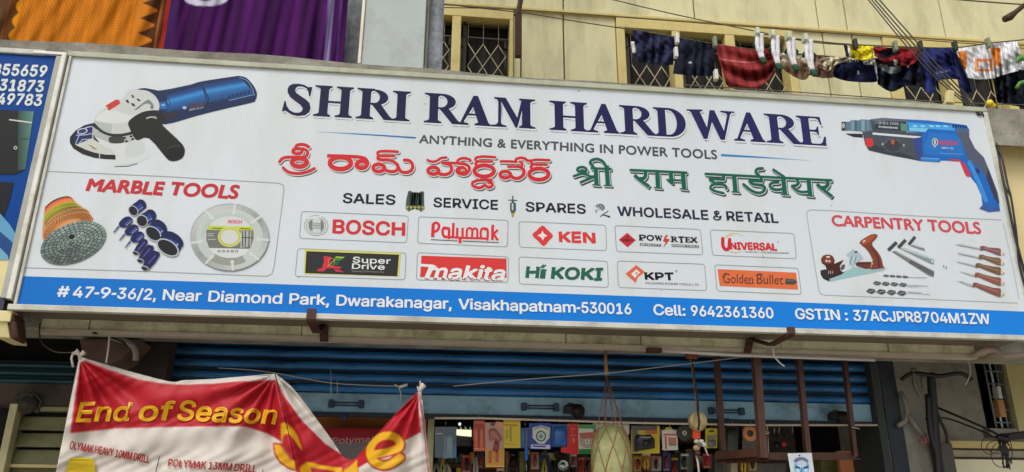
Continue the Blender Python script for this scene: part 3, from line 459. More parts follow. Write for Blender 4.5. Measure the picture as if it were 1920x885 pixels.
def lattice_window(k0, k1, xa, xb, label, zt):
    root = thing('lattice_window', (xa, WY, Z_LOW), label, 'window')
    f = MB(); ws = wins[k0:k1]
    f.box(xa, xb, WY - .03, WY + .12, WT, WF)
    xs_ = [xa] + [v for wv in ws for v in wv] + [xb]
    for i in range(0, len(xs_), 2):
        if xs_[i + 1] - xs_[i] > .01: f.box(xs_[i], xs_[i + 1], WY - .028, WY + .12, Z_LOW, WT)
    f.build('frame', M_YEL2, root, bevel=.005)
    for i, (a, b2) in enumerate(ws):
        g = MB()
        y = WY + .035
        step = (b2 - a) / (3.3 if b2 - a > .5 else 3.2)
        for k in range(-4, 8):
            xm = a + step * (k + .5)
            for sgn in (1, -1):
                pts = []
                for j in range(0, 9):
                    x_ = xm + sgn * (j * step / 2); z_ = zt - j * step * 0.86
                    if a < x_ < b2: pts.append((x_, y + .004 * sgn, z_))
                if len(pts) > 1: g.tube(pts, .004, 5)
            if a < xm < b2: g.tube([(xm, y, WT), (xm, y, zt)], .002, 4)
        g.build('lattice', M_GRILL, root)
        h = MB()
        for z_ in (WT - .02, WT - .14): h.box(a, b2, WY + .05, WY + .065, z_ - .012, z_)
        h.box(a + .02, a + .05, WY + .05, WY + .07, Z_LOW, WT)
        sash_ = h.build('sash', mat('dark_sash', (66, 60, 48), rough=.6), root)
        MB().box(a, b2, WY + .13, WY + .135, Z_LOW, WT).build('pane', mat('dark_window_glass', (30, 32, 34), rough=.12, var=.1), sash_)
        MB().grid(lambda u, v: (a + (b2 - a) * (.08 + .84 * u), WY + .10 + .012 * math.sin(u * 19 + i), Z_LOW + (WT - .12 - Z_LOW) * v), 30, 2).build('curtain', mat('window_curtain', (54, 44, 36) if i % 2 else (30, 28, 28), rough=.9, var=.5, scale=4, stretch=(6, 1, 1)), root)
    return root
lattice_window(0, 2, groups[0][2], groups[0][3], 'narrow lattice window with ochre frame right of the concrete pillar', P(900, 78, WY).z)
lattice_window(2, 5, groups[1][2], groups[1][3], 'three-light lattice window behind the navy and black hanging laundry', P(1202, 118, WY).z)
lattice_window(5, 8, groups[2][2], groups[2][3], 'lattice window with ochre frame behind the far right laundry', P(1830, 165, WY).z)

# ------------------------------------------------------------------ pillar with boxed cover
PY_ = 0.30
pil = thing('concrete_pillar', (P(740, 60, PY_).x, PY_, LZ), 'rough grey concrete pillar between the purple cloth and the yellow wall', 'pillar')
xl, xr = X(647, 60, PY_), X(831, 60, PY_)
MB().grid(lambda u, v: (xl + (xr - xl) * u, PY_ + .006 * math.sin(u * 40 + v * 31) + (.01 if u in (0, 1) else 0), LZ - .06 + v * 4.5), 30, 90).box(xl + .002, xr - .002, PY_ + .02, PY_ + .35, LZ - .06, 8).build('core', M_CONC2, pil)
ca, cb = X(677, 60, PY_ - .06), X(804, 60, PY_ - .06); cz = P(740, 124, PY_ - .06).z
M_COVER = mat('smooth_grey_cover', (176, 186, 182), rough=.55, var=.12, scale=5, bump=.12, bscale=25, dirt=(120, 126, 118), dirt_amt=.5, dscale=5)
MB().box(ca + .012, cb - .02, PY_ - .05, PY_ - .007, cz, 8).build('cover_panel', M_COVER, pil, bevel=.004)
MB().box(ca - .006, ca + .011, PY_ - .06, PY_ - .004, cz + .004, 8).build('corner_trim', mat('pale_corner_trim', (232, 226, 206), rough=.5, var=.1), pil, bevel=.004)
MB().box(ca + .012, cb - .02, PY_ - .062, PY_ - .007, cz - .016, cz - .002).build('bottom_rail', M_COVER, pil, bevel=.003)
MB().box(cb - .018, cb - .004, PY_ - .03, PY_ - .007, cz - .01, 8).build('side_rail', M_CONC, pil)

# ------------------------------------------------------------------ ground floor walls, shutter opening
SY = 0.75
SX0, SX1 = X(300, 700, SY), X(1650, 720, SY)
M_RWALL = mat('dark_side_plaster', (96, 96, 92), rough=.9, var=.25, scale=4, bump=.3, dirt=(40, 42, 42), dirt_amt=.7)
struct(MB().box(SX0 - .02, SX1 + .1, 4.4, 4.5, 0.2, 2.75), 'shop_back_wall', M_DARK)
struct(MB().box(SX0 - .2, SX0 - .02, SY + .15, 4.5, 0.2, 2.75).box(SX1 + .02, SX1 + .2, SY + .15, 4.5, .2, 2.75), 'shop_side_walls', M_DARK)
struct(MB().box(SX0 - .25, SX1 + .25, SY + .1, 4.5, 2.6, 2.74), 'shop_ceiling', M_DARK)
# ------------------------------------------------------------------ the big sign board
BT = 3.677
sign = thing('shop_sign_board', (2.29, 0, Z0), 'long white lightbox sign reading SHRI RAM HARDWARE above the shop', 'sign board')
XL, XR = 0.0, 4.588
MB().box(XL - .012, XR + .012, 0.004, 0.235, Z0 + .001, BT + .012).build('box_body', M_UNDER, sign)
MB().box(XL, XR, 0.0, 0.003, Z0 + .003, BT).build('face_sheet', mat('white_flex_face', (211, 219, 224), rough=.40, var=.05, scale=.9, bump=.45, bscale=1.9, dirt=(196, 199, 190), dirt_amt=.6, dscale=2.2, stretch=(1, 1, .35), spec=.35), sign)
fr = [('frame_top', (XL - .02, XR + .02, -.012, .03, BT, BT + .026), M_ALUG), ('frame_bottom', (XL - .03, XR + .022, -.014, .02, Z0 - .022, Z0 + .002), M_ALU),
      ('frame_left', (XL - .012, XL + .001, -.010, .02, Z0 + .003, BT - .001), M_ALU), ('frame_right', (XR, XR + .024, -.010, .04, Z0 + .003, BT - .001), M_ALU)]
for nm, bx, m_ in fr: MB().box(*bx).build(nm, m_, sign, bevel=.002)
def BP(px, py, z): return P(px, py, -0.0006 - z)
def art(): return Art(BP)

# address strip
A = art()
top = [(43, 517.8), (480, 531.4), (960, 547.3), (1440, 564.6), (1915, 584)]; bot = [(30.5, 571.2), (480, 578.5), (960, 592.8), (1440, 610), (1925, 629)]
zt = [BP(x, y, 0) for x, y in top]
def strip_glare_col(x, y): t = min(1, max(0, x / 1920)); return (8 + 20 * t, 112 + 18 * t, 200 + 22 * t)  # printed blue with reflected glare put into the colour, brighter towards the right
t2 = smooth_path(top, 8); b2_ = smooth_path(bot, 8)
vs = []; 
for (x, y), (x2, y2) in zip(t2, b2_):
    q = BP(x, y, 0); r = BP(x2, y2, 0)
    for p_, zc in ((q, None), (r, max(Z0 + .0035, 0))):
        xx = min(max(p_.x, XL + .002), XR - .001)
        A.v.append((xx, -.0007, max(p_.z, Z0 + .003) if zc is None else Z0 + .003)); A.c.append((*s2l(strip_glare_col(x, y)), 1))
for i in range(len(t2) - 1): A.f.append((2 * i, 2 * i + 1, 2 * i + 3, 2 * i + 2))
A.v[0] = (XL + .001, A.v[0][1], A.v[0][2]); A.v[1] = (XL + .001, A.v[1][1], A.v[1][2]); A.v[-1] = (XR - .0005, A.v[-1][1], A.v[-1][2]); A.v[-2] = (XR - .0005, A.v[-2][1], A.v[-2][2])
A.z = .0003
wh = (226, 232, 236)
def ay(x): return 556 + (x - 106) * .0295 + (x - 106) * (x - 1858) * -1.6e-6
for s_, xa_, xb2_ in (('#', 106, 128), ('47', 136, 173.5), ('-', 176, 184.5), ('9', 187.5, 205), ('-', 208, 216.5), ('36/2,', 219.5, 291.5), ('Near', 305, 376), ('Diamond', 390.5, 527.5), ('Park,', 542.5, 616.5), ('Dwarakanagar,', 630.8, 846.5),
                      ('Visakhapatnam', 859.7, 1079), ('-', 1081.5, 1088), ('530016', 1091, 1183.7), ('Cell:', 1226.3, 1285), ('9642361360', 1297, 1450.5), ('GSTIN', 1492.5, 1575), (':', 1586, 1590), ('37ACJPR8704M1ZW', 1601.5, 1857.5)):
    A.text(s_, (xa_, ay(xa_)), (xb2_, ay(xb2_)), 19.7 - (xa_ - 100) * .0004, wh, bold=.022, space=.97)
A.build('address_strip', sign)
A = art()
for x_, y_, r_, g_ in ((797, 195, 1.4, 120), (1085, 171, 1.6, 130), (1714, 190, 2.2, 150), (1559, 386, 1.2, 140), (690, 300, .8, 130), (300, 170, .9, 140), (1240, 545, 1.0, 130), (560, 520, 1.4, 150), (930, 130 + 50, .9, 140)): A.ell(x_, y_, r_, r_ * .8, (g_, g_, g_ - 8), n=9)
A.build('fly_specks', sign)['kind'] = 'stuff'

# title letters: serif capitals drawn in cap-height units
def stem(x0, x1, f0, f1, y0=0.0, y1=1.0, th=.05, br=.07):
    return [(f0, y0), (f1, y0), (f1, y0 + th), (x1 + (f1 - x1) * .35, y0 + th + br * .35), (x1, y0 + th + br), (x1, y1 - th - br), (x1 + (f1 - x1) * .35, y1 - th - br * .35), (f1, y1 - th), (f1, y1),
            (f0, y1), (f0, y1 - th), (x0 - (x0 - f0) * .35, y1 - th - br * .35), (x0, y1 - th - br), (x0, y0 + th + br), (x0 - (x0 - f0) * .35, y0 + th + br * .35), (f0, y0 + th)]
def arc(cx, cy, rx, ry, a0, a1, n=10): return [(cx + rx * math.cos(math.radians(a0 + (a1 - a0) * i / n)), cy + ry * math.sin(math.radians(a0 + (a1 - a0) * i / n))) for i in range(n + 1)]
def foot(x0, x1, xa, xb, th=.05, br=.08): return [(x0, 0), (x1, 0), (x1, th), (xb + .02, th + br), (xa - .02, th + br), (x0, th)]
SER = {
 'I': (.58, [(stem(.15, .44, 0, .58), [])]),
 'H': (1.29, [(stem(.18, .47, 0, .57), []), (stem(.88, 1.17, .72, 1.29), []), ([(.46, .45), (.89, .45), (.89, .515), (.46, .515)], [])]),
 'R': (1.30, [(stem(.17, .46, 0, .58), []), ([(.3, 1)] + arc(.60, .74, .44, .26, 90, -90) + [(.3, .48)], [[(.46, .94), (.52, .94)] + arc(.54, .735, .22, .2, 80, -80, 8) + [(.52, .54), (.46, .54)]]),
              ([(.46, .52), (.80, .52), (1.12, .12), (1.20, .06), (1.33, .05), (1.33, 0), (.93, 0), (.50, .49), (.46, .49)], [])]),
 'A': (1.10, [([(.50, 1), (.66, 1), (1.03, .1), (1.10, .05), (1.12, 0), (.56, 0), (.56, .05), (.68, .1), (.50, .62), (.20, .12), (.22, .08), (.36, .05), (.36, 0), (-.04, 0), (-.04, .05), (.08, .08), (.50, .99)], []),
              ([(.22, .33), (.66, .33), (.66, .39), (.22, .39)], [])]),
 'M': (1.45, [([(.04, .95), (.04, 1), (.44, 1), (.88, .28), (.84, 0), (.78, 0), (.28, .86), (.28, .14), (.33, .08), (.47, .05), (.47, 0), (-.06, 0), (-.06, .05), (.12, .08), (.18, .16), (.18, .86), (.14, .93)], []),
              ([(.78, 0), (.84, 0), (1.06, .82), (1.02, 1), (.98, .93), (.80, .18)], []), (stem(1.00, 1.29, .90, 1.46), [])]),
 'D': (1.14, [([(0, 1), (.52, 1)] + arc(.54, .5, .60, .5, 88, -88, 16) + [(.52, 0), (0, 0), (0, .05), (.10, .08), (.15, .14), (.15, .86), (.10, .92), (0, .95)],
               [[(.43, .93), (.50, .93)] + arc(.52, .5, .30, .43, 85, -85, 12) + [(.50, .07), (.43, .07)]])]),
 'W': (1.60, [([(0, 1), (.54, 1), (.54, .95), (.44, .92), (.68, .30), (.62, 0), (.50, 0), (.14, .90), (.08, .95), (0, .95)], []), ([(.50, 0), (.62, 0), (.86, .70), (.92, 1), (.78, 1), (.62, .30)], []),
              ([(.78, 1), (.94, 1), (1.24, .22), (1.20, 0), (1.06, 0), (.74, .80)], []), ([(1.06, 0), (1.20, 0), (1.46, .88), (1.52, .95), (1.62, .95), (1.62, 1), (1.14, 1), (1.14, .95), (1.32, .92), (1.36, .86), (1.17, .2)], [])]),
 'E': (1.0, [(stem(.15, .44, 0, .50), []), ([(.40, .94), (.40, 1), (.86, 1), (.90, .72), (.85, .72), (.78, .90), (.70, .94)], []), ([(.42, .47), (.42, .54), (.62, .54), (.68, .58), (.72, .66), (.76, .66), (.76, .36), (.72, .36), (.68, .44), (.62, .47)], []),
             ([(.40, 0), (.40, .06), (.76, .06), (.84, .12), (.93, .32), (.99, .32), (.97, 0)], [])]),
}
Sout = [(458, 108), (445, 210), (432, 210), (420, 165), (395, 125), (345, 110), (295, 120), (276, 155), (290, 190), (335, 218), (400, 252), (445, 290), (460, 340), (450, 390), (410, 430), (335, 450), (270, 444), (215, 415), (190, 405), (172, 418), (160, 415), (175, 298), (190, 300), (205, 350), (240, 395), (290, 416), (340, 412), (370, 392), (378, 360), (350, 322), (290, 286), (230, 245), (200, 200), (195, 160), (210, 120), (250, 95), (310, 86), (370, 92), (415, 112), (440, 104)]
SER['S'] = (.96, [([((x - 160) / 5.647 / 57, (440 - y + (x - 160) * -.06 + 8) / 5.647 / 62) for x, y in Sout], [])])
def base_y(x): return 217 + (x - 586) * .0588
def cap_h(x): return 57.6 + (x - 590) * (.0625 - .0588) * -1 + (1.2 if 700 < x < 1300 else 0) * -1
def serif_word(A, letters, col, dx, dy, grow=0.0, base=base_y, caph=cap_h, vp=VP):
    for ch, xb, wd in letters:
        gw, shapes = SER[ch]
        for outer, holes in shapes:
            loops = [outer] + list(holes)
            def mp(p):
                x = xb + p[0] * wd / gw; y0 = base(x); h = caph(x) * p[1]
                return (x + (vp[0] - x) / (y0 - vp[1]) * h + dx, y0 - h + dy)
            tr = tessellate_polygon([[Vector((x, y, 0)) for x, y in l] for l in loops])
            pts = [mp(p) for l in loops for p in l]
            A.raw(pts, tr, col)
            if grow:
                for l in loops:
                    q = [mp(p) for p in l]; k, o_ = A.k, A.o; A.k, A.o = 1.0, (0, 0)
                    A.stroke(q, grow * 2, col, smooth=0, closed=True); A.k, A.o = k, o_
TITLE = [('S', 528, 54.5), ('H', 586.5, 73), ('R', 666.5, 74), ('I', 734, 33.5), ('R', 794.5, 74), ('A', 858.5, 61.5), ('M', 924, 79.5), ('H', 1030.5, 71.5), ('A', 1103, 58), ('R', 1163, 72), ('D', 1227.5, 60.5),
         ('W', 1291.5, 90), ('A', 1379, 56), ('R', 1438, 70), ('E', 1499, 52.5)]
A = art()
serif_word(A, TITLE, (58, 58, 66), 2.0, 4.0)
serif_word(A, TITLE, (222, 226, 229), 1.1, 2.3, grow=.9)
def navy(x, y): t = (x - 520) / 1040; return (20 + 22 * t, 17 + 27 * t, 56 + 40 * t)
serif_word(A, TITLE, navy, 0, 0)
A.build('title_lettering', sign, label='navy serif capitals SHRI RAM HARDWARE with a fine drop shadow')

A = art()
A.text('ANYTHING & EVERYTHING IN POWER TOOLS', (786.2, 268.2), (1344.5, 298.3), (14.6, 15.8), (76, 82, 86), font='humanist', bold=.026, space=1.06)
A.build('tagline', sign)
A = art()
def fade(a, b, c0, c1, x0, x1):
    return lambda x, y: tuple(c0[i] + (c1[i] - c0[i]) * min(1, max(0, (x - x0) / (x1 - x0))) for i in range(3))
WB = (208, 213, 216); LB = (24, 112, 176)
A.stroke([(594, 247), (640, 249.4), (700, 253), (779.5, 258.4)], (.8, 3.0), fade(0, 0, WB, LB, 590, 680), smooth=3, cap=False)
A.build('blue_rule_line', sign)
A = art(); A.stroke([(1352, 290.8), (1400, 293.4), (1460, 297), (1521, 300.8)], (4.4, .8), fade(0, 0, (46, 132, 196), WB, 1420, 1521), smooth=3, cap=False)
A.build('blue_rule_line', sign)

# Telugu and Hindi names, traced as pen strokes
def scripted(A, items, col, edge, shadow, halo, sh=(2.0, 3.0)):
    """items: (frame, kind, data, width)"""
    for pas in (0, 1, 2):
        dx, dy, g, c = ((sh[0], sh[1], .7, shadow), (.5, .9, halo, edge), (0, 0, 0, col))[pas]
        for (o_, k_), kind, d, wd in items:
            A.frame(o_, k_)
            if kind == 's': A.stroke(d, wd, c, dx=dx, dy=dy, grow=g)
            elif kind == 'b': A.stroke(d, wd, c, dx=dx, dy=dy, grow=g, cap=False, smooth=0)
            elif kind == 'r':
                cx, cy, rx, ry = d
                pts = [(cx + rx * math.cos(t * math.pi / 12), cy + ry * math.sin(t * math.pi / 12)) for t in range(24)]
                A.stroke(pts, wd, c, closed=True, smooth=0, dx=dx, dy=dy, grow=g)
            elif kind == 'p': A.poly(d, c, dx=dx, dy=dy)
    A.frame((0, 0), 1.0)
F1 = ((500, 260), 6.4); F2 = ((780, 270), 6.857)
tel = [(F1, 's', [(505, 98), (465, 76), (415, 68), (362, 80), (345, 112), (318, 135), (318, 165), (360, 180), (410, 172), (425, 150)], 36), (F1, 's', [(345, 118), (400, 120), (465, 132), (492, 165), (478, 205), (440, 222)], 36), (F1, 's', [(320, 150), (345, 125), (395, 122)], 34),
       (F1, 's', [(155, 278), (185, 240), (240, 222), (330, 222), (440, 222)], 36), (F1, 'r', (393, 284, 88, 50), 56), (F1, 's', [(198, 348), (240, 388), (310, 412), (400, 415), (500, 392), (572, 358)], 36),
       (F1, 'b', [(725, 205), (900, 208), (1105, 218)], 40), (F1, 'r', (885, 292, 126, 72), 56), (F1, 's', [(1095, 218), (1180, 238), (1212, 290), (1190, 340), (1135, 358), (1080, 335), (1076, 300), (1105, 272), (1150, 262), (1200, 275)], 40), (F1, 'r', (1143, 310, 50, 34), 34),
       (F1, 's', [(1575, 157), (1480, 150), (1385, 150), (1335, 162), (1335, 190), (1360, 205), (1530, 206)], 32), (F1, 's', [(1345, 205), (1335, 235), (1375, 252), (1470, 255), (1545, 290), (1580, 345), (1610, 390), (1670, 405), (1735, 380), (1752, 320), (1715, 265), (1652, 255)], 38),
       (F1, 'r', (1345, 350, 68, 44), 44), (F1, 's', [(1400, 330), (1430, 375), (1490, 395), (1550, 385), (1575, 350), (1570, 310)], 38),
       (F2, 's', [(148, 205), (200, 226), (262, 218), (320, 182), (390, 172)], 32), (F2, 'r', (222, 342, 68, 44), 46), (F2, 's', [(285, 340), (300, 380), (370, 392), (440, 365), (458, 310), (425, 262), (340, 240)], 42), (F2, 'b', [(335, 238), (450, 242), (570, 248)], 34),
       (F2, 's', [(545, 250), (535, 215), (575, 188), (630, 182), (690, 200), (700, 218)], 34), (F2, 's', [(560, 250), (620, 255), (675, 285), (685, 330), (650, 380), (595, 388), (540, 370), (525, 335), (555, 305), (610, 300)], 38), (F2, 'r', (600, 338, 44, 32), 32),
       (F2, 's', [(1020, 170), (920, 162), (830, 162), (768, 180), (770, 210), (810, 222), (980, 224)], 32), (F2, 's', [(790, 222), (768, 255), (780, 280)], 36), (F2, 'r', (877, 345, 126, 72), 50),
       (F2, 's', [(972, 464), (880, 462), (800, 466), (735, 490), (725, 525), (770, 555), (830, 560), (885, 530), (930, 558), (978, 540), (975, 505), (930, 492)], 36),
       (F2, 'b', [(1075, 222), (1180, 222), (1290, 228)], 32), (F2, 's', [(1290, 232), (1285, 198), (1340, 176), (1400, 186), (1435, 212), (1475, 212)], 34), (F2, 's', [(1335, 228), (1365, 250), (1350, 285), (1270, 290), (1185, 288)], 34), (F2, 's', [(1330, 288), (1385, 335), (1375, 400), (1310, 440), (1245, 430), (1220, 395)], 42), (F2, 'r', (1148, 392, 66, 42), 44),
       (F2, 's', [(1715, 208), (1600, 202), (1520, 204), (1478, 222), (1490, 250), (1540, 262), (1682, 264)], 32), (F2, 's', [(1500, 262), (1478, 295), (1490, 320)], 36), (F2, 'r', (1580, 386, 124, 72), 50)]
A = art(); scripted(A, tel, (204, 44, 48), (226, 222, 222), (60, 56, 60), 1.3); A.build('telugu_lettering', sign, label='red Telugu shop name with white edging and dark shadow')
F3 = ((1060, 290), 7.385); F4 = ((1310, 300), 7.111)
hin = [(F3, 'r', (228, 205, 62, 34), 36), (F3, 's', [(296, 215), (268, 255), (205, 268), (118, 296)], 34), (F3, 's', [(240, 262), (300, 278), (345, 302), (405, 300)], 34), (F3, 's', [(395, 305), (305, 342), (215, 382)], 38),
       (F3, 'b', [(422, 190), (432, 418)], 60), (F3, 'b', [(572, 150), (590, 424)], 62), (F3, 'b', [(372, 416), (488, 424)], 18), (F3, 'b', [(530, 424), (650, 430)], 18), (F3, 'b', [(350, 186), (642, 200)], 32), (F3, 's', [(385, 160), (345, 112), (368, 76), (435, 60), (505, 84), (550, 138), (578, 200)], 40),
       (F3, 'b', [(890, 212), (1290, 230), (1688, 250)], 36), (F3, 's', [(1105, 228), (1112, 285), (1085, 325), (1030, 335)], 50), (F3, 'b', [(955, 282), (1050, 362), (1165, 445)], 46), (F3, 'b', [(1272, 230), (1285, 458)], 62), (F3, 'b', [(1225, 456), (1348, 466)], 18),
       (F3, 'b', [(1458, 240), (1468, 350)], 56), (F3, 'p', [(1388, 335), (1500, 338), (1500, 408), (1470, 408)], 0), (F3, 'b', [(1480, 350), (1610, 356)], 28), (F3, 'b', [(1628, 248), (1645, 472)], 62), (F3, 'b', [(1585, 472), (1702, 484)], 18),
       (F4, 'b', [(80, 184), (900, 226), (1782, 272)], 34), (F4, 'b', [(328, 200), (333, 268)], 46), (F4, 'b', [(135, 250), (350, 262)], 32), (F4, 's', [(150, 260), (190, 290), (240, 322), (310, 322), (362, 350), (372, 380)], 36), (F4, 's', [(215, 320), (165, 345), (165, 385), (225, 415), (330, 442)], 34),
       (F4, 'b', [(472, 205), (492, 425)], 60), (F4, 'b', [(440, 422), (550, 432)], 18), (F4, 's', [(802, 205), (762, 155), (785, 120), (852, 112)], 38), (F4, 'b', [(832, 220), (835, 275)], 46), (F4, 'b', [(665, 275), (858, 285)], 34),
       (F4, 's', [(680, 285), (730, 322), (830, 335), (882, 370), (860, 420), (790, 438), (700, 405), (640, 360), (598, 325)], 38), (F4, 'b', [(985, 122), (1145, 228)], 34), (F4, 's', [(1060, 298), (985, 302), (950, 335), (975, 378), (1040, 396), (1118, 388)], 38),
       (F4, 'b', [(1128, 238), (1150, 458)], 60), (F4, 'b', [(1098, 456), (1212, 466)], 18), (F4, 's', [(1310, 262), (1330, 305), (1300, 338), (1248, 348)], 42), (F4, 's', [(1255, 352), (1300, 400), (1375, 425), (1475, 420)], 34), (F4, 'b', [(1465, 258), (1488, 474)], 60), (F4, 'b', [(1430, 472), (1542, 484)], 18),
       (F4, 's', [(1715, 275), (1722, 325), (1690, 362), (1650, 370)], 50), (F4, 'b', [(1575, 322), (1660, 392), (1780, 488)], 42)]
A = art(); scripted(A, hin, (24, 96, 76), (214, 220, 220), (52, 66, 66), .8, (2.4, 3.6)); A.build('hindi_lettering', sign, label='dark green Hindi shop name with drop shadow')

# service line
BKC = (34, 38, 46)
A = art()
for s_, a_, b_, h_, c_ in [('SALES', (642.7, 380), (740.4, 383.6), 17.6, (26, 30, 34)), ('SERVICE', (813, 387.7), (933.4, 392.8), 17, (28, 32, 38)), ('SPARES', (986, 396), (1098, 400.5), 17, (32, 36, 44)), ('WHOLESALE & RETAIL', (1158.7, 404.2), (1459.7, 417.9), 17.2, (40, 44, 66))]:
    A.text(s_, a_, b_, h_, c_, bold=.026); A.build('service_word', sign, label='dark word ' + s_ + ' in the service line'); A = art()
A = art().frame((620, 340), 5.647)          # armature coil picture
A.poly([(820, 105), (850, 100), (860, 112), (945, 118), (955, 105), (988, 108), (990, 240), (995, 290), (960, 325), (925, 300), (890, 290), (860, 300), (825, 322), (792, 290), (800, 200)], (70, 84, 74))
for i in range(12):
    t = i / 11; c = 90 + 80 * math.sin(math.pi * t) ** 2; A.poly([(838 + 11 * i, 122), (850 + 11 * i, 122), (848 + 11 * i, 262), (834 + 11 * i, 260)], (c * .86, c, c * .94), dz=False)
A.poly([(800, 255), (990, 262), (985, 300), (960, 318), (925, 290), (890, 280), (860, 290), (825, 315), (796, 290)], (118, 122, 70))
for i in range(9): A.ell(808 + i * 21, 282 + (8 if i % 2 else -6), 9, 12, (40, 42, 30) if i % 2 else (176, 170, 96))
A.build('armature_coil_picture', sign)
A = art().frame((940, 350), 5.333)                # rotor picture
A.poly([(110, 90), (120, 90), (122, 130), (160, 132), (162, 142), (124, 144), (130, 158), (146, 165), (146, 235), (130, 268), (120, 305), (106, 305), (98, 262), (88, 240), (88, 168), (104, 156), (108, 142), (68, 138), (68, 130), (108, 128)], (66, 88, 84))
A.poly([(104, 168), (120, 168), (120, 235), (104, 235)], (190, 206, 200)); A.poly([(100, 262), (132, 262), (122, 300), (108, 300)], (190, 150, 40)); A.poly([(92, 160), (98, 160), (98, 240), (92, 236)], (30, 44, 44))
A.build('rotor_picture', sign)
A = art().frame((940, 350), 5.333)
A.poly([(940, 190), (990, 168), (1025, 185), (1035, 215), (1010, 240), (985, 215), (960, 205)], (120, 128, 128), smooth=4); A.poly([(935, 240), (955, 225), (965, 245), (945, 268)], (150, 156, 156))
for i in range(5): A.stroke([(950 + 14 * i, 195 - 3 * i), (985 + 10 * i, 235 - 4 * i)], 4, (190, 196, 196) if i % 2 else (70, 78, 80))
A.stroke([(990, 298), (1030, 270), (1065, 245)], 12, (120, 126, 128)); A.stroke([(1010, 280), (1050, 290), (1080, 300)], (8, 18), (52, 56, 60)); A.ell(1072, 298, 12, 9, (40, 44, 48))
A.build('gear_spare_picture', sign)

# rounded panel outlines and brand panels
LINE = (142, 152, 148)
RED = (206, 52, 56)
def panel(q, fn, label):
    A = art(); A.rrect(q, 1.3, LINE); fn(A); A.build('brand_logo_panel', sign, label=label)
def bosch(A):
    A.frame((560, 390), 6.32)
    A.text('BOSCH', (405, 296), (1250, 327), (24.6, 24), RED, bold=.034)
    A.ell(207, 207, 146, 122, (148, 156, 154), a=4); A.ell(207, 207, 138, 114, (206, 212, 210), a=4); A.ell(207, 207, 120, 98, (150, 160, 158), a=4); A.ell(207, 207, 112, 90, (202, 208, 206), a=4)
    A.poly([(150, 140), (165, 130), (165, 280), (150, 270), (120, 240), (118, 170)], (120, 130, 128)); A.poly([(262, 135), (277, 145), (300, 180), (298, 240), (275, 275), (260, 282)], (116, 126, 124))
    A.poly([(160, 175), (262, 180), (262, 240), (158, 236)], (176, 184, 182)); A.line([(160, 205), (262, 209)], 5, (90, 98, 98)); A.line([(158, 238), (262, 242)], 6, (96, 104, 104)); A.line([(162, 178), (262, 182)], 5, (110, 118, 118))
    A.ell(190, 110, 90, 14, (214, 220, 218), a=-6)
panel([(565.5, 396.3), (765.7, 405), (762.5, 455.2), (561.6, 447)], bosch, 'outlined panel with round emblem and red BOSCH lettering')
def polymak(A):
    A.frame((620, 340), 5.647)
    for g, c, dx, dy in ((.9, (232, 222, 222), .3, .4), (0, (208, 50, 58), 0, 0)):
        k = dict(grow=g, dx=dx, dy=dy)
        A.stroke([(1080, 590), (1086, 450)], 36, c, cap=False, **k); A.stroke([(1082, 458), (1112, 438), (1145, 458), (1142, 500), (1115, 528), (1084, 532)], 28, c, **k)
        A.stroke([(1232, 500), (1200, 492), (1185, 530), (1195, 575), (1230, 590)], 28, c, **k); A.stroke([(1215, 498), (1252, 505), (1250, 600)], 28, c, **k)
        A.stroke([(1300, 440), (1294, 598)], 28, c, cap=False, **k)
        A.stroke([(1342, 490), (1338, 590)], 26, c, cap=False, **k); A.stroke([(1398, 492), (1396, 600)], 26, c, cap=False, **k); A.stroke([(1372, 590), (1370, 655)], 32, c, cap=False, **k)
        A.stroke([(1195, 588), (1400, 598), (1650, 606)], 24, c, smooth=0, cap=False, **k)
        A.stroke([(1440, 600), (1444, 515), (1470, 496), (1498, 515), (1496, 600)], 24, c, **k); A.stroke([(1498, 520), (1525, 498), (1552, 518), (1550, 602)], 24, c, **k)
        A.stroke([(1640, 510), (1605, 500), (1588, 540), (1592, 600)], 24, c, **k); A.stroke([(1610, 500), (1660, 512), (1660, 618)], 26, c, **k)
        A.stroke([(1716, 460), (1712, 620)], 30, c, cap=False, **k); A.stroke([(1768, 512), (1725, 560), (1770, 622)], 26, c, smooth=0, cap=False, **k)
    A.line([(1062, 616), (1345, 630)], 7, (70, 66, 68)); A.line([(1398, 632), (1780, 647)], 7, (70, 66, 68))
panel([(784.7, 406.4), (953, 413), (951.4, 463), (783, 456)], polymak, 'outlined panel with red rounded Polymak lettering')
def ken(A):
    A.frame((940, 350), 5.333)
    A.poly([(410, 388), (455, 425), (518, 490), (480, 535), (425, 596), (370, 545), (308, 484), (350, 440)], (214, 62, 62), smooth=2)
    A.poly([(411, 438), (425, 470), (460, 490), (428, 510), (414, 538), (398, 508), (362, 488), (398, 470)], (222, 226, 226))
    A.text('KEN', (585, 551), (935, 564), (18.8, 19), (214, 62, 62), bold=.045)
panel([(972.8, 415.3), (1136, 422.2), (1137.3, 470), (973.8, 463.4)], ken, 'outlined panel with red diamond mark and KEN lettering')
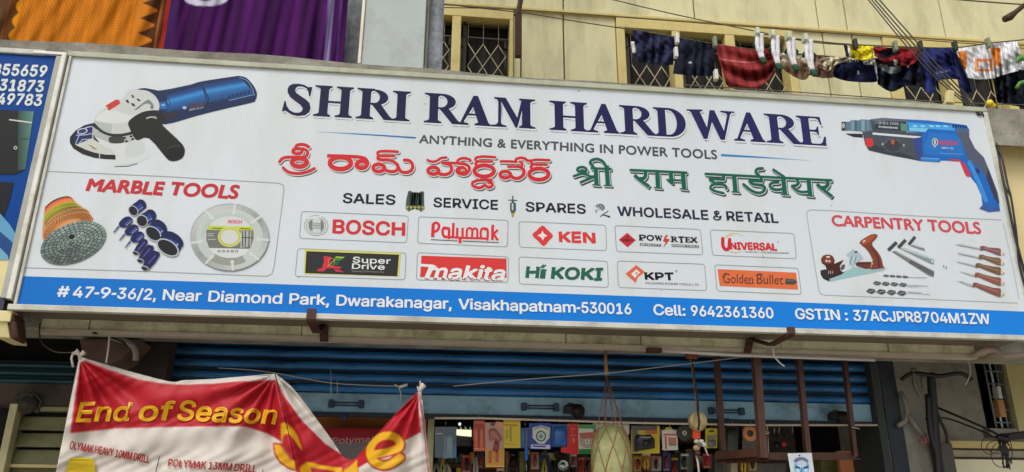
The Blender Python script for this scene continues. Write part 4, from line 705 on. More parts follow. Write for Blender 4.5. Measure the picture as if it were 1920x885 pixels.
def power(A):
    A.frame((1140, 360), 5.333)
    A.poly([(192, 408), (278, 482), (196, 553), (108, 478)], (196, 48, 52)); A.poly([(112, 478), (192, 466), (274, 482), (194, 500)], (120, 36, 42)); A.poly([(176, 455), (196, 438), (214, 458)], (110, 34, 40))
    A.frame((0, 0), 1)
    def b1(x): return 450 + (x - 1199) * .042
    def ch(x): return 9.8
    dk = (30, 30, 32)
    A.text('P', (1199.5, 450), (1211, 450.4), 9.8, dk, bold=.04); A.line([(1198, 450), (1206, 450.3)], 1.8, dk); A.line([(1198.2, 441), (1206, 441.3)], 1.8, dk)
    A.text('O', (1213, 450.6), (1226, 451), 9.8, dk, bold=.04); serif_word(A, [('W', 1227, 15.5)], dk, 0, 0, grow=.3, base=b1, caph=ch)
    b3 = lambda x: 453 + (x - 1258) * .04
    serif_word(A, [('R', 1258, 13.5), ('E', 1284.5, 10.5)], dk, 0, 0, grow=.3, base=b3, caph=ch); A.text('T', (1272, 453.6), (1283.5, 454), 9.8, dk, bold=.045); A.line([(1275, 454), (1281, 454.2)], 1.8, dk)
    A.text('X', (1295.5, 454.4), (1307.5, 455), 9.8, dk, bold=.045)
    A.poly([(1253, 440), (1248, 447), (1256, 448.5), (1243, 465), (1248.5, 453.5), (1243, 452), (1247.5, 441)], (206, 62, 52))
    A.poly([(1200, 455.6), (1239.5, 457.6), (1239.5, 461.8), (1200, 460)], (86, 88, 90)); A.poly([(1259, 457.4), (1310, 459.8), (1310.5, 464.4), (1259.5, 461.8)], (86, 88, 90))
    A.text('QUALITY', (1202, 459.6), (1238, 461.2), 3.4, (226, 228, 228), bold=.02); A.text('POWER TOOLS', (1261, 461.6), (1309, 463.8), 3.4, (226, 228, 228), bold=.02)
panel([(1152.8, 422.8), (1313.4, 430.3), (1318, 478), (1156, 471.6)], power, 'outlined panel with small red diamond and black POWERTEX lettering')
def universal(A):
    A.frame((1140, 360), 5.333)
    YE = (206, 190, 60)
    A.stroke([(1172, 452), (1200, 428), (1250, 414), (1305, 420), (1345, 442)], (10, 3), YE); A.stroke([(1190, 452), (1230, 432), (1270, 430)], (6, 2), YE)
    A.stroke([(1225, 592), (1270, 606), (1320, 600), (1348, 588)], (10, 3), YE)
    A.stroke([(1148, 465), (1150, 540), (1178, 574), (1208, 560), (1216, 475)], 34, (206, 44, 54)); A.stroke([(1172, 470), (1176, 545)], 5, (232, 226, 228)); A.stroke([(1196, 470), (1186, 520)], (12, 2), (232, 226, 228))
    A.text('NIVERSAL', (1228, 571), (1690, 584), (12.4, 13.2), (206, 44, 54), bold=.045)
    A.text('AN ISO 9001 - 2008 CERTIFIED COMPANY', (1375, 606), (1812, 620), 3.0, (118, 120, 124), bold=.01); A.ell(1700, 500, 10, 8, (170, 172, 176)); A.stroke([(1550, 632), (1556, 660)], 5, (96, 104, 100))
panel([(1331.3, 430.9), (1488.8, 437.8), (1493.4, 485.3), (1336, 478.5)], universal, 'outlined panel with red UNIVERSAL lettering and a yellow swoosh')
def superd(A):
    A.frame((560, 390), 6.32)
    A.poly([(72, 488), (1214, 530), (1188, 812), (60, 782)], (206, 206, 108)); A.poly([(92, 512), (1190, 553), (1168, 810), (76, 772)], (44, 34, 14)); A.poly([(104, 524), (1178, 563), (1158, 798), (90, 762)], (48, 49, 50))
    A.poly([(296, 570), (385, 580), (372, 640), (350, 690), (310, 740), (285, 752), (212, 746), (232, 722), (275, 712), (300, 640)], (206, 52, 66)); A.poly([(350, 690), (420, 688), (512, 700), (490, 718), (330, 712)], (206, 52, 66)); A.poly([(420, 722), (470, 728), (540, 760), (440, 752)], (206, 52, 66))
    A.poly([(445, 572), (548, 580), (522, 598), (425, 592)], (150, 186, 40)); A.poly([(425, 600), (512, 606), (492, 626), (410, 620)], (50, 140, 60)); A.poly([(415, 630), (488, 638), (470, 660), (455, 680), (410, 660)], (24, 96, 70)); A.ell(388, 640, 40, 48, (190, 150, 60), hole=.88); A.stroke([(345, 692), (400, 640), (430, 610)], 7, (214, 180, 96))
    A.text('Super', (640, 645), (1085, 662), 10.6, (228, 230, 230), bold=.02, space=1.02); A.text('Drive', (632, 719), (1018, 730), 9.8, (228, 230, 230), bold=.02); A.text('Speedy Effortless Use', (628, 756), (1012, 768), 3.2, (150, 152, 152))
panel([(558.5, 466), (761.4, 474.6), (759.3, 524.7), (553.2, 518)], superd, 'outlined panel with black rectangle reading Super Drive')
def makita(A):
    A.frame((550, 450), 4.683)
    A.poly([(1125, 137), (1872, 163), (1872, 331), (1113, 325)], (210, 60, 58))
    A.text('makita', (1165, 340), (1838, 354), (26.5, 24.5), (150, 40, 40), bold=.03, shear=.28, dx=-1.2, dy=.6)
    A.text('makita', (1165, 337), (1838, 350), (26.5, 24.5), (224, 228, 226), bold=.03, shear=.28)
    A.poly([(1112, 208), (1225, 216), (1262, 232), (1240, 240), (1112, 232)], (224, 228, 226)); A.poly([(1195, 226), (1240, 234), (1190, 335), (1150, 330)], (224, 228, 226))
    for x in (1250, 1315, 1390, 1450, 1510, 1570, 1650, 1720, 1780): A.ell(x, 338, 11, 5, (140, 52, 52), n=8)
panel([(782.8, 473.5), (953.6, 481.6), (952.5, 530), (780.6, 524.7)], makita, 'outlined panel with white slanted makita lettering on red')
def hikoki(A):
    G = (36, 100, 78)
    A.text('H', (986.2, 520.5), (1008, 521.2), 20.6, G, bold=.045, shear=.16); A.text('i', (1012, 521.3), (1022, 521.6), 15.5, G, bold=.045, shear=.16)
    A.text('KOKI', (1034, 522), (1128, 524.8), 20.8, G, bold=.045, shear=.16)
    for x in (1012, 1016): A.stroke([(x + 2, 501.5), (x + 7, 497)], 2.6, G)
panel([(972.9, 481.5), (1139, 490), (1140.7, 539), (973.6, 532.4)], hikoki, 'outlined panel with bold green HiKOKI lettering')
def kpt(A):
    A.frame((1130, 470), 4.923); O = (218, 104, 70)
    A.poly([(310, 132), (392, 198), (336, 236), (322, 250), (306, 298), (210, 214)], O); A.poly([(312, 172), (346, 202), (318, 226), (300, 254), (262, 214)], (220, 224, 224)); A.poly([(312, 196), (324, 206), (312, 220), (298, 212)], O)
    A.text('KPT', (395, 266), (655, 273), 13.2, (28, 28, 30), bold=.05); A.ell(680, 188, 12, 10, (140, 144, 146), hole=.6)
    A.text('KULKARNI POWER TOOLS LTD', (397, 307), (886, 324), 3.8, (92, 94, 98), bold=.015, space=1.1)
panel([(1157.4, 489.3), (1321, 495.4), (1325, 544.8), (1159.5, 539)], kpt, 'outlined panel with orange diamond and black KPT lettering')
def golden(A):
    A.poly([(1345.3, 504.5), (1492.6, 511.2), (1496.6, 543.1), (1349.4, 536)], (222, 112, 66)); A.frame((1130, 470), 4.923); D = (96, 62, 52)
    A.text('Golden', (1113, 300), (1388, 304), (17.6, 16), D, font='humanist', bold=.004, shear=.1); A.text('Bullet', (1425, 306), (1668, 313), (18, 17), D, font='humanist', bold=.004, shear=.1)
    A.stroke([(1418, 226), (1450, 214), (1480, 222)], 8, D); A.stroke([(1108, 250), (1120, 215), (1140, 206)], 7, D)
    A.stroke([(1330, 300), (1360, 306), (1392, 298)], 6, D)
    A.poly([(1685, 256), (1762, 262), (1800, 289), (1766, 314), (1685, 310)], (74, 78, 70)); A.poly([(1685, 266), (1760, 270), (1780, 282), (1685, 280)], (96, 102, 92))
panel([(1340, 496.4), (1496.6, 503), (1502.7, 552.3), (1344.3, 545.6)], golden, 'outlined panel with Golden Bullet lettering on orange')
# ------------------------------------------------------------------ pictures printed on the board
# angle grinder
A = art().frame((120, 130), 4.657)
A.poly([(240, 610), (330, 620), (700, 590), (760, 760), (640, 820), (440, 848), (450, 790), (250, 770), (120, 700)], (210, 215, 214)); A.poly([(560, 640), (700, 640), (690, 740), (540, 760)], (200, 207, 204), smooth=3)
A.poly([(440, 846), (560, 842), (640, 820), (640, 826), (560, 850), (440, 852)], (90, 96, 92))
A.poly([(250, 470), (175, 488), (100, 535), (52, 590), (50, 640), (80, 690), (160, 740), (260, 772), (360, 784), (450, 788), (450, 748), (360, 744), (270, 728), (180, 698), (120, 660), (96, 620), (110, 575), (180, 520), (262, 498)], (34, 34, 34))
A.poly([(262, 480), (180, 500), (110, 550), (84, 600), (100, 655), (160, 655), (300, 640), (250, 600), (240, 560), (290, 520)], (28, 42, 96)); A.ell(160, 540, 46, 26, (196, 204, 214), a=-12); A.ell(160, 540, 36, 18, (40, 54, 104), a=-12)
A.stroke([(110, 575), (185, 572), (235, 560)], 7, (186, 196, 210)); A.stroke([(100, 655), (130, 580)], 6, (186, 196, 210), smooth=0); A.stroke([(130, 650), (160, 612), (235, 610)], 6, (186, 196, 210), smooth=0); A.stroke([(185, 510), (240, 500), (262, 512)], 7, (190, 200, 214))
A.poly([(100, 660), (250, 600), (310, 650), (420, 700), (450, 748), (330, 740), (190, 700)], (200, 203, 194)); A.poly([(205, 655), (240, 665), (296, 700), (262, 700)], (168, 140, 96)); A.line([(308, 735), (312, 775)], 8, (200, 200, 196))
A.poly([(250, 500), (330, 560), (460, 590), (590, 570), (640, 600), (560, 640), (400, 645), (310, 600), (245, 570)], (176, 182, 178)); A.poly([(400, 590), (510, 585), (520, 640), (405, 642)], (60, 60, 58), smooth=3); A.poly([(250, 570), (262, 580), (312, 642), (260, 612)], (40, 42, 42))
for x, y in ((530, 598), (585, 585), (612, 578), (545, 628), (600, 610)): A.ell(x, y, 13, 10, (30, 31, 30))
A.poly([(560, 190), (640, 172), (720, 178), (790, 230), (830, 300), (832, 360), (760, 358), (660, 400), (560, 470), (590, 560), (440, 585), (330, 552), (262, 490), (260, 440), (300, 380), (360, 330), (490, 270), (530, 230)], (200, 204, 200), smooth=3)
A.poly([(300, 400), (400, 350), (560, 400), (620, 400), (570, 450), (440, 470), (290, 450)], (214, 218, 214), smooth=3); A.poly([(265, 450), (420, 480), (415, 560), (330, 535), (266, 490)], (178, 186, 180)); A.poly([(430, 490), (580, 470), (590, 545), (450, 560)], (196, 202, 196))
A.stroke([(262, 478), (320, 535), (400, 570), (500, 574), (590, 556)], (22, 26), (38, 44, 42))
A.poly([(362, 318), (455, 262), (485, 270), (490, 300), (395, 360), (378, 350), (384, 335)], (198, 58, 46))
for q in ([(585, 222), (602, 224), (618, 252), (596, 246)], [(632, 254), (655, 258), (672, 280), (644, 276)], [(538, 262), (560, 268), (572, 296), (546, 290)], [(584, 292), (612, 300), (626, 326), (596, 318)]): A.poly(q, (26, 28, 28))
A.poly([(715, 275), (740, 265), (775, 300), (780, 330), (740, 300), (690, 310), (650, 345), (612, 355), (680, 300)], (122, 130, 128), smooth=3); A.ell(768, 330, 14, 18, (110, 120, 120))
A.poly([(640, 176), (700, 163), (790, 178), (860, 182), (1100, 134), (1200, 105), (1480, 62), (1540, 58), (1600, 80), (1660, 150), (1685, 215), (1670, 270), (1640, 290), (1400, 345), (1160, 405), (880, 480), (800, 420), (830, 350), (830, 290), (790, 225), (720, 185)], (16, 36, 78), smooth=3)
def bl(t): return (10 + 40 * t, 52 + 92 * t, 110 + 100 * t)
for i in range(14):            # barrel: bands along the tool from dark to bright
    t0, t1 = i / 14, (i + 1) / 14; g = [.05, .12, .25, .5, .8, .95, .8, .62, .5, .42, .36, .3, .2, .1][i]
    a0, a1 = (905 - 25 * abs(t0 - .5), 225 + t0 * 150), (905 - 25 * abs(t1 - .5), 225 + t1 * 150)
    b0, b1 = (1200 + t0 * 50, 140 + t0 * 155), (1200 + t1 * 50, 140 + t1 * 155)
    A.poly([a0, b0, b1, a1], bl(g), dz=(i == 0))
    c0, c1 = (1212 + t0 * 48, 136 + t0 * 155), (1212 + t1 * 48, 136 + t1 * 155); d0, d1 = (1540 + t0 * 130, 76 + t0 * 140), (1540 + t1 * 130, 76 + t1 * 140)
    A.poly([c0, d0, d1, c1], bl(g), dz=False)
A.poly([(835, 290), (890, 280), (900, 345), (838, 350)], (34, 100, 170)); A.poly([(850, 305), (880, 300), (884, 318), (852, 322)], (120, 170, 214)); A.stroke([(895, 240), (925, 290), (900, 350), (880, 375)], 8, (16, 50, 100))
A.poly([(1100, 300), (1220, 290), (1235, 315), (1090, 345)], (66, 56, 74)); A.poly([(880, 380), (1000, 370), (980, 420), (890, 440)], (42, 36, 44))
A.text('8800 911 P', (1092, 362), (1215, 340), 3.2, (206, 216, 228)); A.ell(1052, 335, 18, 14, (150, 186, 220))
A.line([(1208, 140), (1262, 250), (1258, 300)], 9, (10, 34, 74)); A.line([(1440, 272), (1650, 222)], 5, (120, 176, 220)); A.line([(1380, 215), (1375, 270)], 6, (12, 50, 100))
for i in range(7): A.poly([(1432 + 34 * i, 228 - 8 * i), (1452 + 34 * i, 223 - 8 * i), (1456 + 34 * i, 245 - 8 * i), (1436 + 34 * i, 250 - 8 * i)], (12, 44, 92))
A.stroke([(1530, 70), (1600, 100), (1645, 170), (1662, 230)], 6, (110, 150, 190))
A.poly([(560, 465), (600, 420), (680, 375), (760, 358), (830, 362), (880, 400), (890, 470), (860, 485), (980, 600), (1040, 665), (1055, 715), (1035, 770), (980, 798), (930, 798), (890, 770), (740, 600), (640, 620), (600, 570), (570, 510)], (27, 28, 26), smooth=3)
A.stroke([(722, 428), (760, 416), (805, 424)], 12, (176, 176, 172)); A.poly([(790, 405), (812, 420), (806, 436), (784, 425)], (150, 150, 120)); A.ell(970, 730, 70, 52, (20, 20, 19), a=-10); A.stroke([(905, 690), (970, 668), (1010, 672)], 5, (76, 78, 76)); A.stroke([(850, 490), (985, 610)], 10, (44, 46, 44))
A.build('angle_grinder_picture', sign, label='printed picture of a blue and white angle grinder with black side handle')

# hammer drill
A = art().frame((1560, 200), 4.215)
A.poly([(75, 120), (140, 118), (150, 105), (215, 108), (230, 100), (320, 105), (320, 190), (240, 198), (140, 190), (75, 190)], (96, 122, 136)); A.poly([(75, 120), (108, 118), (104, 190), (76, 190)], (46, 54, 58)); A.ell(90, 150, 12, 22, (172, 176, 168))
for x, w_, c in ((150, 26, (120, 150, 166)), (232, 26, (128, 160, 176)), (184, 10, (66, 88, 100)), (275, 16, (110, 140, 156))): A.poly([(x, 108), (x + w_, 108), (x + w_, 190), (x, 188)], c)
A.poly([(105, 215), (240, 205), (245, 245), (170, 240)], (44, 50, 56)); A.line([(110, 205), (240, 208)], 14, (204, 210, 214))
A.poly([(300, 100), (400, 88), (590, 100), (590, 200), (720, 215), (720, 300), (700, 430), (600, 410), (440, 380), (290, 345), (262, 300), (240, 200), (320, 190)], (74, 82, 90))
A.poly([(345, 108), (590, 120), (590, 195), (330, 180)], (56, 64, 72)); A.poly([(300, 100), (400, 88), (590, 100), (590, 118), (320, 112)], (104, 104, 122)); A.poly([(345, 112), (420, 114), (420, 140), (330, 135)], (88, 112, 112))
A.text('2 26 DRE', (372, 136), (530, 146), 4.4, (196, 206, 210)); A.text('Professional', (372, 166), (520, 174), 3.6, (226, 230, 232), bold=.02)
A.poly([(540, 130), (600, 140), (610, 195), (545, 190)], (96, 140, 120)); A.line([(320, 212), (706, 244)], 17, (210, 216, 220))
A.poly([(262, 250), (320, 250), (328, 312), (272, 318)], (206, 58, 58)); A.poly([(290, 345), (330, 300), (440, 330), (600, 380), (700, 430), (600, 410), (440, 380)], (60, 66, 72))
A.ell(482, 300, 76, 62, (92, 98, 106)); A.ell(482, 300, 70, 57, (62, 66, 72)); A.ell(482, 300, 60, 48, (150, 156, 160), a0=190, a1=350, hole=.96); A.poly([(466, 260), (496, 264), (490, 300), (470, 296)], (188, 90, 60)); A.ell(400, 296, 6, 9, (196, 200, 200)); A.ell(568, 305, 6, 9, (176, 186, 180))
BL = (38, 104, 186)
A.poly([(590, 100), (760, 108), (980, 135), (1060, 145), (1085, 180), (1085, 240), (1130, 330), (1200, 400), (1250, 520), (1310, 680), (1328, 820), (1240, 830), (1165, 805), (1190, 780), (1180, 700), (1140, 610), (1090, 550), (1050, 450), (1000, 430), (860, 425), (850, 440), (700, 430), (650, 300), (700, 240), (720, 215), (600, 195)], BL)
A.poly([(975, 180), (1085, 180), (1085, 240), (1130, 330), (1200, 400), (1250, 520), (1310, 680), (1325, 760), (1290, 740), (1240, 600), (1180, 500), (1080, 420), (1030, 300)], (86, 92, 112)); A.poly([(1230, 480), (1300, 680), (1320, 780), (1280, 720), (1220, 560)], (60, 62, 84))
A.poly([(600, 125), (960, 150), (975, 190), (760, 175), (740, 200), (610, 192)], (70, 160, 222)); A.poly([(610, 165), (760, 172), (740, 200), (612, 192)], (120, 196, 228)); A.poly([(600, 104), (760, 110), (980, 140), (960, 150), (600, 124)], (44, 110, 196))
for x in (640, 700, 770, 820, 880): A.poly([(x, 146), (x + 34, 149), (x + 34, 162), (x, 159)], (150, 210, 238))
A.poly([(770, 205), (960, 215), (1020, 260), (1040, 370), (1000, 400), (760, 380), (720, 330)], (44, 116, 194)); A.poly([(640, 250), (710, 240), (720, 400), (700, 428), (660, 350)], (58, 74, 140)); A.poly([(700, 402), (850, 408), (845, 436), (700, 424)], (56, 130, 206)); A.line([(700, 404), (845, 412)], 4, (130, 180, 220))
for i in range(6): A.poly([(955 + 20 * i, 140 + 2 * i), (967 + 20 * i, 141 + 2 * i), (960 + 20 * i, 168 + i), (950 + 20 * i, 166 + i)], (24, 40, 90))
A.poly([(975, 170), (1000, 165), (1085, 178), (1085, 205), (985, 198)], (76, 104, 136))
A.ell(813, 280, 24, 32, (196, 206, 210)); A.ell(813, 280, 18, 25, (70, 96, 110)); A.poly([(806, 262), (820, 262), (820, 298), (806, 298)], (196, 206, 210)); A.ell(813, 319, 6, 4, (210, 216, 220))
A.text('BOSCH', (845, 300), (995, 304), 7.4, (196, 66, 78), bold=.04); A.text('GBH 2-26', (868, 332), (960, 336), 3.0, (216, 224, 232), bold=.02); A.line([(845, 368), (1040, 376)], 3, (130, 180, 220))
A.poly([(930, 412), (1000, 418), (1050, 450), (1098, 545), (1075, 556), (1055, 540), (1010, 432), (940, 428)], (204, 56, 72)); A.ell(1140, 510, 28, 22, (44, 60, 100)); A.stroke([(1085, 440), (1160, 600), (1215, 740)], 34, (64, 140, 214)); A.poly([(1165, 805), (1190, 778), (1325, 800), (1328, 824), (1240, 832)], (60, 92, 160))
A.build('hammer_drill_picture', sign, label='printed picture of a blue hammer drill with red trigger')

# marble tools panel
A = art()
A.stroke([(89.5, 321.2), (300, 330.5), (480, 341), (522, 343.2), (531, 347), (532.5, 356), (523, 430), (514, 500), (510, 513), (500, 518), (300, 510), (46.5, 502)], 1.6, (150, 160, 158), smooth=0, cap=False)
A.text('MARBLE TOOLS', (162, 358), (444, 372), (21.5, 23), (192, 50, 56), font='humanist', bold=.042, shear=.12)
A.frame((60, 350), 5.206)
def pad(cx, cy, rx, ry, a, base, line, rings, dark=0):
    A.ell(cx, cy, rx, ry, line, a=a, n=40); A.z += A.STEP
    for r in range(rings):
        f0, f1 = 1 - r / rings + .0, 1 - (r + .82) / rings; n_ = max(6, int((rings - r) * 5.2)); f1 = max(f1, .04)
        for i in range(n_):
            t0 = 2 * math.pi * (i + .08 + .3 * r) / n_; t1 = 2 * math.pi * (i + .92 + .3 * r) / n_; tm = (t0 + t1) / 2
            q = [(cx + rx * f * math.cos(t), cy + ry * f * math.sin(t)) for f, t in ((f0, t0), (f0, tm), (f0, t1), (f1, t1), (f1, t0))]
            q = rot(q, (cx, cy), math.radians(a)); k = .82 + random.random() * .3 + .16 * math.cos(tm + .9)
            A.poly(q, tuple(min(255, c * k) for c in base), dz=False)
A.poly([(125, 195), (340, 88), (440, 160), (520, 220), (600, 310), (560, 420), (220, 500), (110, 530), (100, 460), (110, 320)], (196, 150, 96))
A.ell(262, 175, 145, 62, (60, 44, 34), a=-24); A.ell(268, 190, 152, 66, (206, 92, 48), a=-24); A.ell(275, 210, 160, 70, (222, 130, 80), a=-24)
for k, (cx, cy, rx, ry, c1, c2) in enumerate([(285, 255, 182, 80, (190, 204, 50), (130, 142, 30)), (305, 300, 205, 92, (196, 170, 70), (104, 96, 40)), (340, 345, 240, 108, (214, 158, 100), (128, 80, 40)), (345, 395, 262, 116, (216, 150, 90), (132, 76, 36))]):
    A.ell(cx, cy, rx, ry, c1, a=-24, n=36)
    for j in range(1, 8): A.ell(cx, cy, rx * (1 - j * .07), ry * (1 - j * .07), c2, a=-24, n=36, hole=.965)
    for j in range(40):
        t = 2 * math.pi * j / 40; q = rot([(cx + rx * f * math.cos(t + f * .7), cy + ry * f * math.sin(t + f * .7)) for f in (.98, .8, .6)], (cx, cy), math.radians(-24)); A.line(q, 5, c2)
pad(402, 548, 335, 190, -21, (122, 138, 132), (36, 42, 42), 8)
A.ell(388, 490, 30, 24, (22, 28, 26), a=-21)
def cup(cx, cy, rx, ry, a, L, cap_len=0):
    ux, uy = math.cos(math.radians(a)), math.sin(math.radians(a)); px, py = -uy, ux
    b = [(cx + px * ry, cy + py * ry), (cx + ux * L + px * ry * .96, cy + uy * L + py * ry * .96), (cx + ux * L - px * ry * .96, cy + uy * L - py * ry * .96), (cx - px * ry, cy - py * ry)]
    A.ell(cx + ux * L, cy + uy * L, rx, ry, (26, 34, 78), a=a); A.poly(b, (28, 38, 92))
    A.poly([(cx + ux * L * .1 - px * ry * .2, cy + uy * L * .1 - py * ry * .2), (cx + ux * L - px * ry * .2, cy + uy * L - py * ry * .2), (cx + ux * L + px * ry * .45, cy + uy * L + py * ry * .45), (cx + ux * L * .1 + px * ry * .45, cy + uy * L * .1 + py * ry * .45)], (44, 66, 150))
    A.poly([(cx + ux * L * .3 + px * ry * .5, cy + uy * L * .3 + py * ry * .5), (cx + ux * L * .95 + px * ry * .5, cy + uy * L * .95 + py * ry * .5), (cx + ux * L * .95 + px * ry * .62, cy + uy * L * .95 + py * ry * .62), (cx + ux * L * .3 + px * ry * .62, cy + uy * L * .3 + py * ry * .62)], (150, 170, 210))
    A.ell(cx, cy, rx * 1.08, ry * 1.05, (178, 184, 190), a=a); A.ell(cx, cy, rx * .9, ry * .92, (32, 34, 36), a=a)
A.frame((200, 360), 5.53)
for args in ((275, 195, 44, 56, -38, 110), (366, 300, 56, 62, -34, 108), (482, 432, 62, 92, -48, 96), (632, 576, 72, 124, -58, 96)): cup(*args)
for i, (x, y) in enumerate([(195, 310), (255, 392), (315, 465)]):
    A.poly([(x - 115, y + 92), (x - 130, y + 108), (x - 118, y + 112), (x - 62, y + 48), (x - 75, y + 38)], (52, 60, 104)); A.poly([(x - 68, y + 10), (x - 20, y - 42), (x + 30, y - 58), (x + 66, y - 38), (x + 72, y + 0), (x + 20, y + 50), (x - 30, y + 56), (x - 62, y + 44)], (28, 36, 88), smooth=2)
    A.stroke([(x - 5, y + 28), (x + 52, y - 24)], 12, (70, 90, 170)); A.stroke([(x + 8, y + 38), (x + 62, y - 8)], 5, (190, 200, 220))
for i, (x, y) in enumerate([(355, 560), (410, 630), (465, 700)]):
    q = 1 + i * .12
    A.poly([(x - 82 * q, y + 66 * q), (x - 25 * q, y + 84 * q), (x + 72 * q, y - 42 * q), (x + 40, y - 72 * q), (x - 2, y - 62 * q)], (30, 34, 84), smooth=2); A.stroke([(x - 30, y + 40), (x + 40, y - 40)], 14, (78, 84, 150)); A.ell(x - 56 * q, y + 70 * q, 34 * q, 17 * q, (170, 174, 178), a=14); A.ell(x - 58 * q, y + 74 * q, 28 * q, 13 * q, (36, 38, 42), a=14)
# diamond blade
cx, cy = 1275, 468; NOT = (208, 212, 210)
A.ell(cx, cy, 408, 348, (150, 156, 150), n=56); A.ell(cx, cy, 402, 342, (176, 182, 176), n=56)
for j in range(36):
    t = j / 36 * 360; g = 150 + 46 * abs(math.sin(math.radians(t * 1.0 + 40))); A.ell(cx, cy, 398, 338, (g, g + 4, g), a0=t, a1=t + 10.2, n=3, hole=.86, dz=False) if j else A.ell(cx, cy, 398, 338, (g, g + 4, g), a0=t, a1=t + 10.2, n=3, hole=.86)
A.ell(cx, cy, 345, 294, (190, 200, 194), n=48); A.ell(cx, cy, 345, 294, (150, 156, 146), a0=60, a1=125, n=16); A.ell(cx, cy, 300, 256, (182, 194, 190), a0=180, a1=330, n=20)
for t in (85, 128, 170, 232, 278, 322, 5, 42):
    c_, s_ = math.cos(math.radians(t)), math.sin(math.radians(t)); A.line([(cx + 300 * c_, cy + 256 * s_), (cx + 412 * c_, cy + 352 * s_)], 22, NOT); A.ell(cx + 300 * c_, cy + 256 * s_, 20, 18, NOT)
A.ell(cx, cy, 250, 216, (206, 210, 206), n=44)
A.poly([(1050, 350), (1515, 362), (1520, 398), (1040, 388)], (190, 204, 50)); A.poly([(1034, 390), (1522, 398), (1524, 480), (1500, 560), (1480, 590), (1062, 580), (1032, 500)], (116, 118, 112)); A.poly([(1062, 580), (1480, 592), (1440, 645), (1350, 680), (1270, 684), (1180, 670), (1100, 628)], (212, 216, 214))
A.poly([(1390, 400), (1500, 404), (1495, 560), (1385, 580)], (170, 174, 170)); 
for x in (1412, 1440, 1478): A.line([(x, 404), (x - 4, 570)], 10, (52, 56, 56))
A.line([(1400, 470), (1500, 474)], 8, (60, 64, 64))
A.ell(cx, 466, 122, 104, (206, 206, 150)); A.ell(cx, 466, 112, 95, (190, 196, 70)); A.ell(cx, 466, 92, 76, (204, 208, 202))
A.poly([(1240, 275), (1410, 282), (1408, 335), (1240, 330)], (216, 200, 204)); A.text('BOSCH', (1262, 322), (1398, 326), 5.6, (196, 60, 70), bold=.03)
for y, x1 in ((432, 1112), (452, 1106), (490, 1130)): A.line([(1046, y), (x1, y + 2)], 7, (190, 192, 188))
for i in range(5): A.ell(1165 + 46 * i, 614, 16, 13, (96, 100, 98) if i != 3 else (30, 32, 32)); A.ell(1165 + 46 * i, 614, 8, 7, (210, 212, 210))
A.line([(1095, 374), (1200, 378)], 8, (80, 100, 30)); A.line([(1385, 378), (1490, 384)], 8, (120, 70, 30))
A.frame((0, 0), 1)
A.build('marble_tools_panel', sign, label='outlined panel headed MARBLE TOOLS with polishing pads, hole saws and a diamond blade')

# carpentry tools panel
A = art()
A.stroke([(1878, 412.5), (1700, 404), (1560, 395), (1520, 393.4), (1513, 397), (1512.5, 402), (1523, 470), (1535, 542), (1538, 550), (1546, 553.4), (1700, 559.5), (1908, 568.4)], 1.5, (160, 170, 168), smooth=0, cap=False); A.stroke([(1881, 418), (1897, 490), (1911, 562)], 1.3, (176, 184, 182), smooth=0, cap=False)
A.text('CARPENTRY TOOLS', (1561.4, 423), (1840, 438.5), (18.5, 20.5), (204, 80, 90), font='humanist', bold=.032)
A.frame((1520, 420), 5.053)
A.poly([(185, 520), (330, 440), (400, 405), (480, 412), (560, 430), (690, 415), (715, 420), (690, 442), (440, 490), (200, 542), (178, 542)], (150, 190, 190)); A.poly([(92, 440), (130, 430), (330, 450), (290, 480), (180, 520), (178, 545), (120, 520), (95, 480)], (50, 46, 50))
A.poly([(150, 430), (140, 395), (105, 370), (97, 330), (120, 298), (160, 288), (205, 300), (228, 340), (222, 380), (235, 372), (315, 338), (275, 400), (310, 450), (240, 480), (160, 470)], (74, 40, 34)); A.ell(162, 335, 60, 46, (120, 58, 44)); A.ell(150, 350, 12, 12, (206, 190, 180)); A.ell(178, 352, 10, 12, (206, 190, 180)); A.ell(165, 312, 20, 9, (216, 204, 196)); A.stroke([(140, 395), (190, 400)], 8, (60, 30, 26))
for x in (172, 190, 208): A.stroke([(x, 445), (x - 2, 470)], 5, (190, 190, 186))
A.poly([(280, 400), (320, 350), (370, 330), (440, 330), (440, 370), (370, 430), (310, 458), (284, 440)], (206, 214, 218)); A.poly([(360, 320), (340, 290), (400, 240), (440, 265), (480, 290), (500, 330), (440, 360), (400, 400), (365, 400)], (168, 190, 196)); A.ell(430, 265, 16, 12, (86, 106, 112)); A.ell(305, 410, 18, 30, (84, 88, 94), a=30)
for i in range(5): A.stroke([(372 + 20 * i, 300 + 4 * i), (350 + 22 * i, 390 - 10 * i)], 5, (70, 88, 94) if i % 2 else (220, 228, 230))
A.poly([(440, 360), (570, 358), (600, 420), (520, 425), (430, 395)], (112, 58, 48)); A.poly([(420, 372), (570, 362), (560, 372), (430, 385)], (60, 48, 52))
A.poly([(462, 180), (500, 140), (570, 100), (615, 95), (635, 112), (610, 150), (585, 175), (590, 210), (640, 270), (672, 330), (688, 400), (700, 415), (590, 430), (560, 420), (590, 380), (570, 300), (520, 230)], (128, 66, 50), smooth=2); A.poly([(480, 175), (560, 110), (620, 108), (570, 160), (500, 200)], (170, 84, 56), smooth=2); A.ell(505, 163, 16, 9, (226, 196, 180), a=-35); A.stroke([(560, 210), (630, 300), (650, 400)], (10, 22), (92, 48, 40)); A.stroke([(590, 330), (570, 410)], 6, (190, 170, 120))
G1 = (118, 124, 124)
for a0, b0, w_ in (((735, 250), (815, 172), 34), ((830, 225), (900, 150), 32), ((930, 195), (990, 120), 30)): A.line([a0, b0], w_, (84, 88, 88)); A.line([a0, b0], 10, (60, 64, 64))
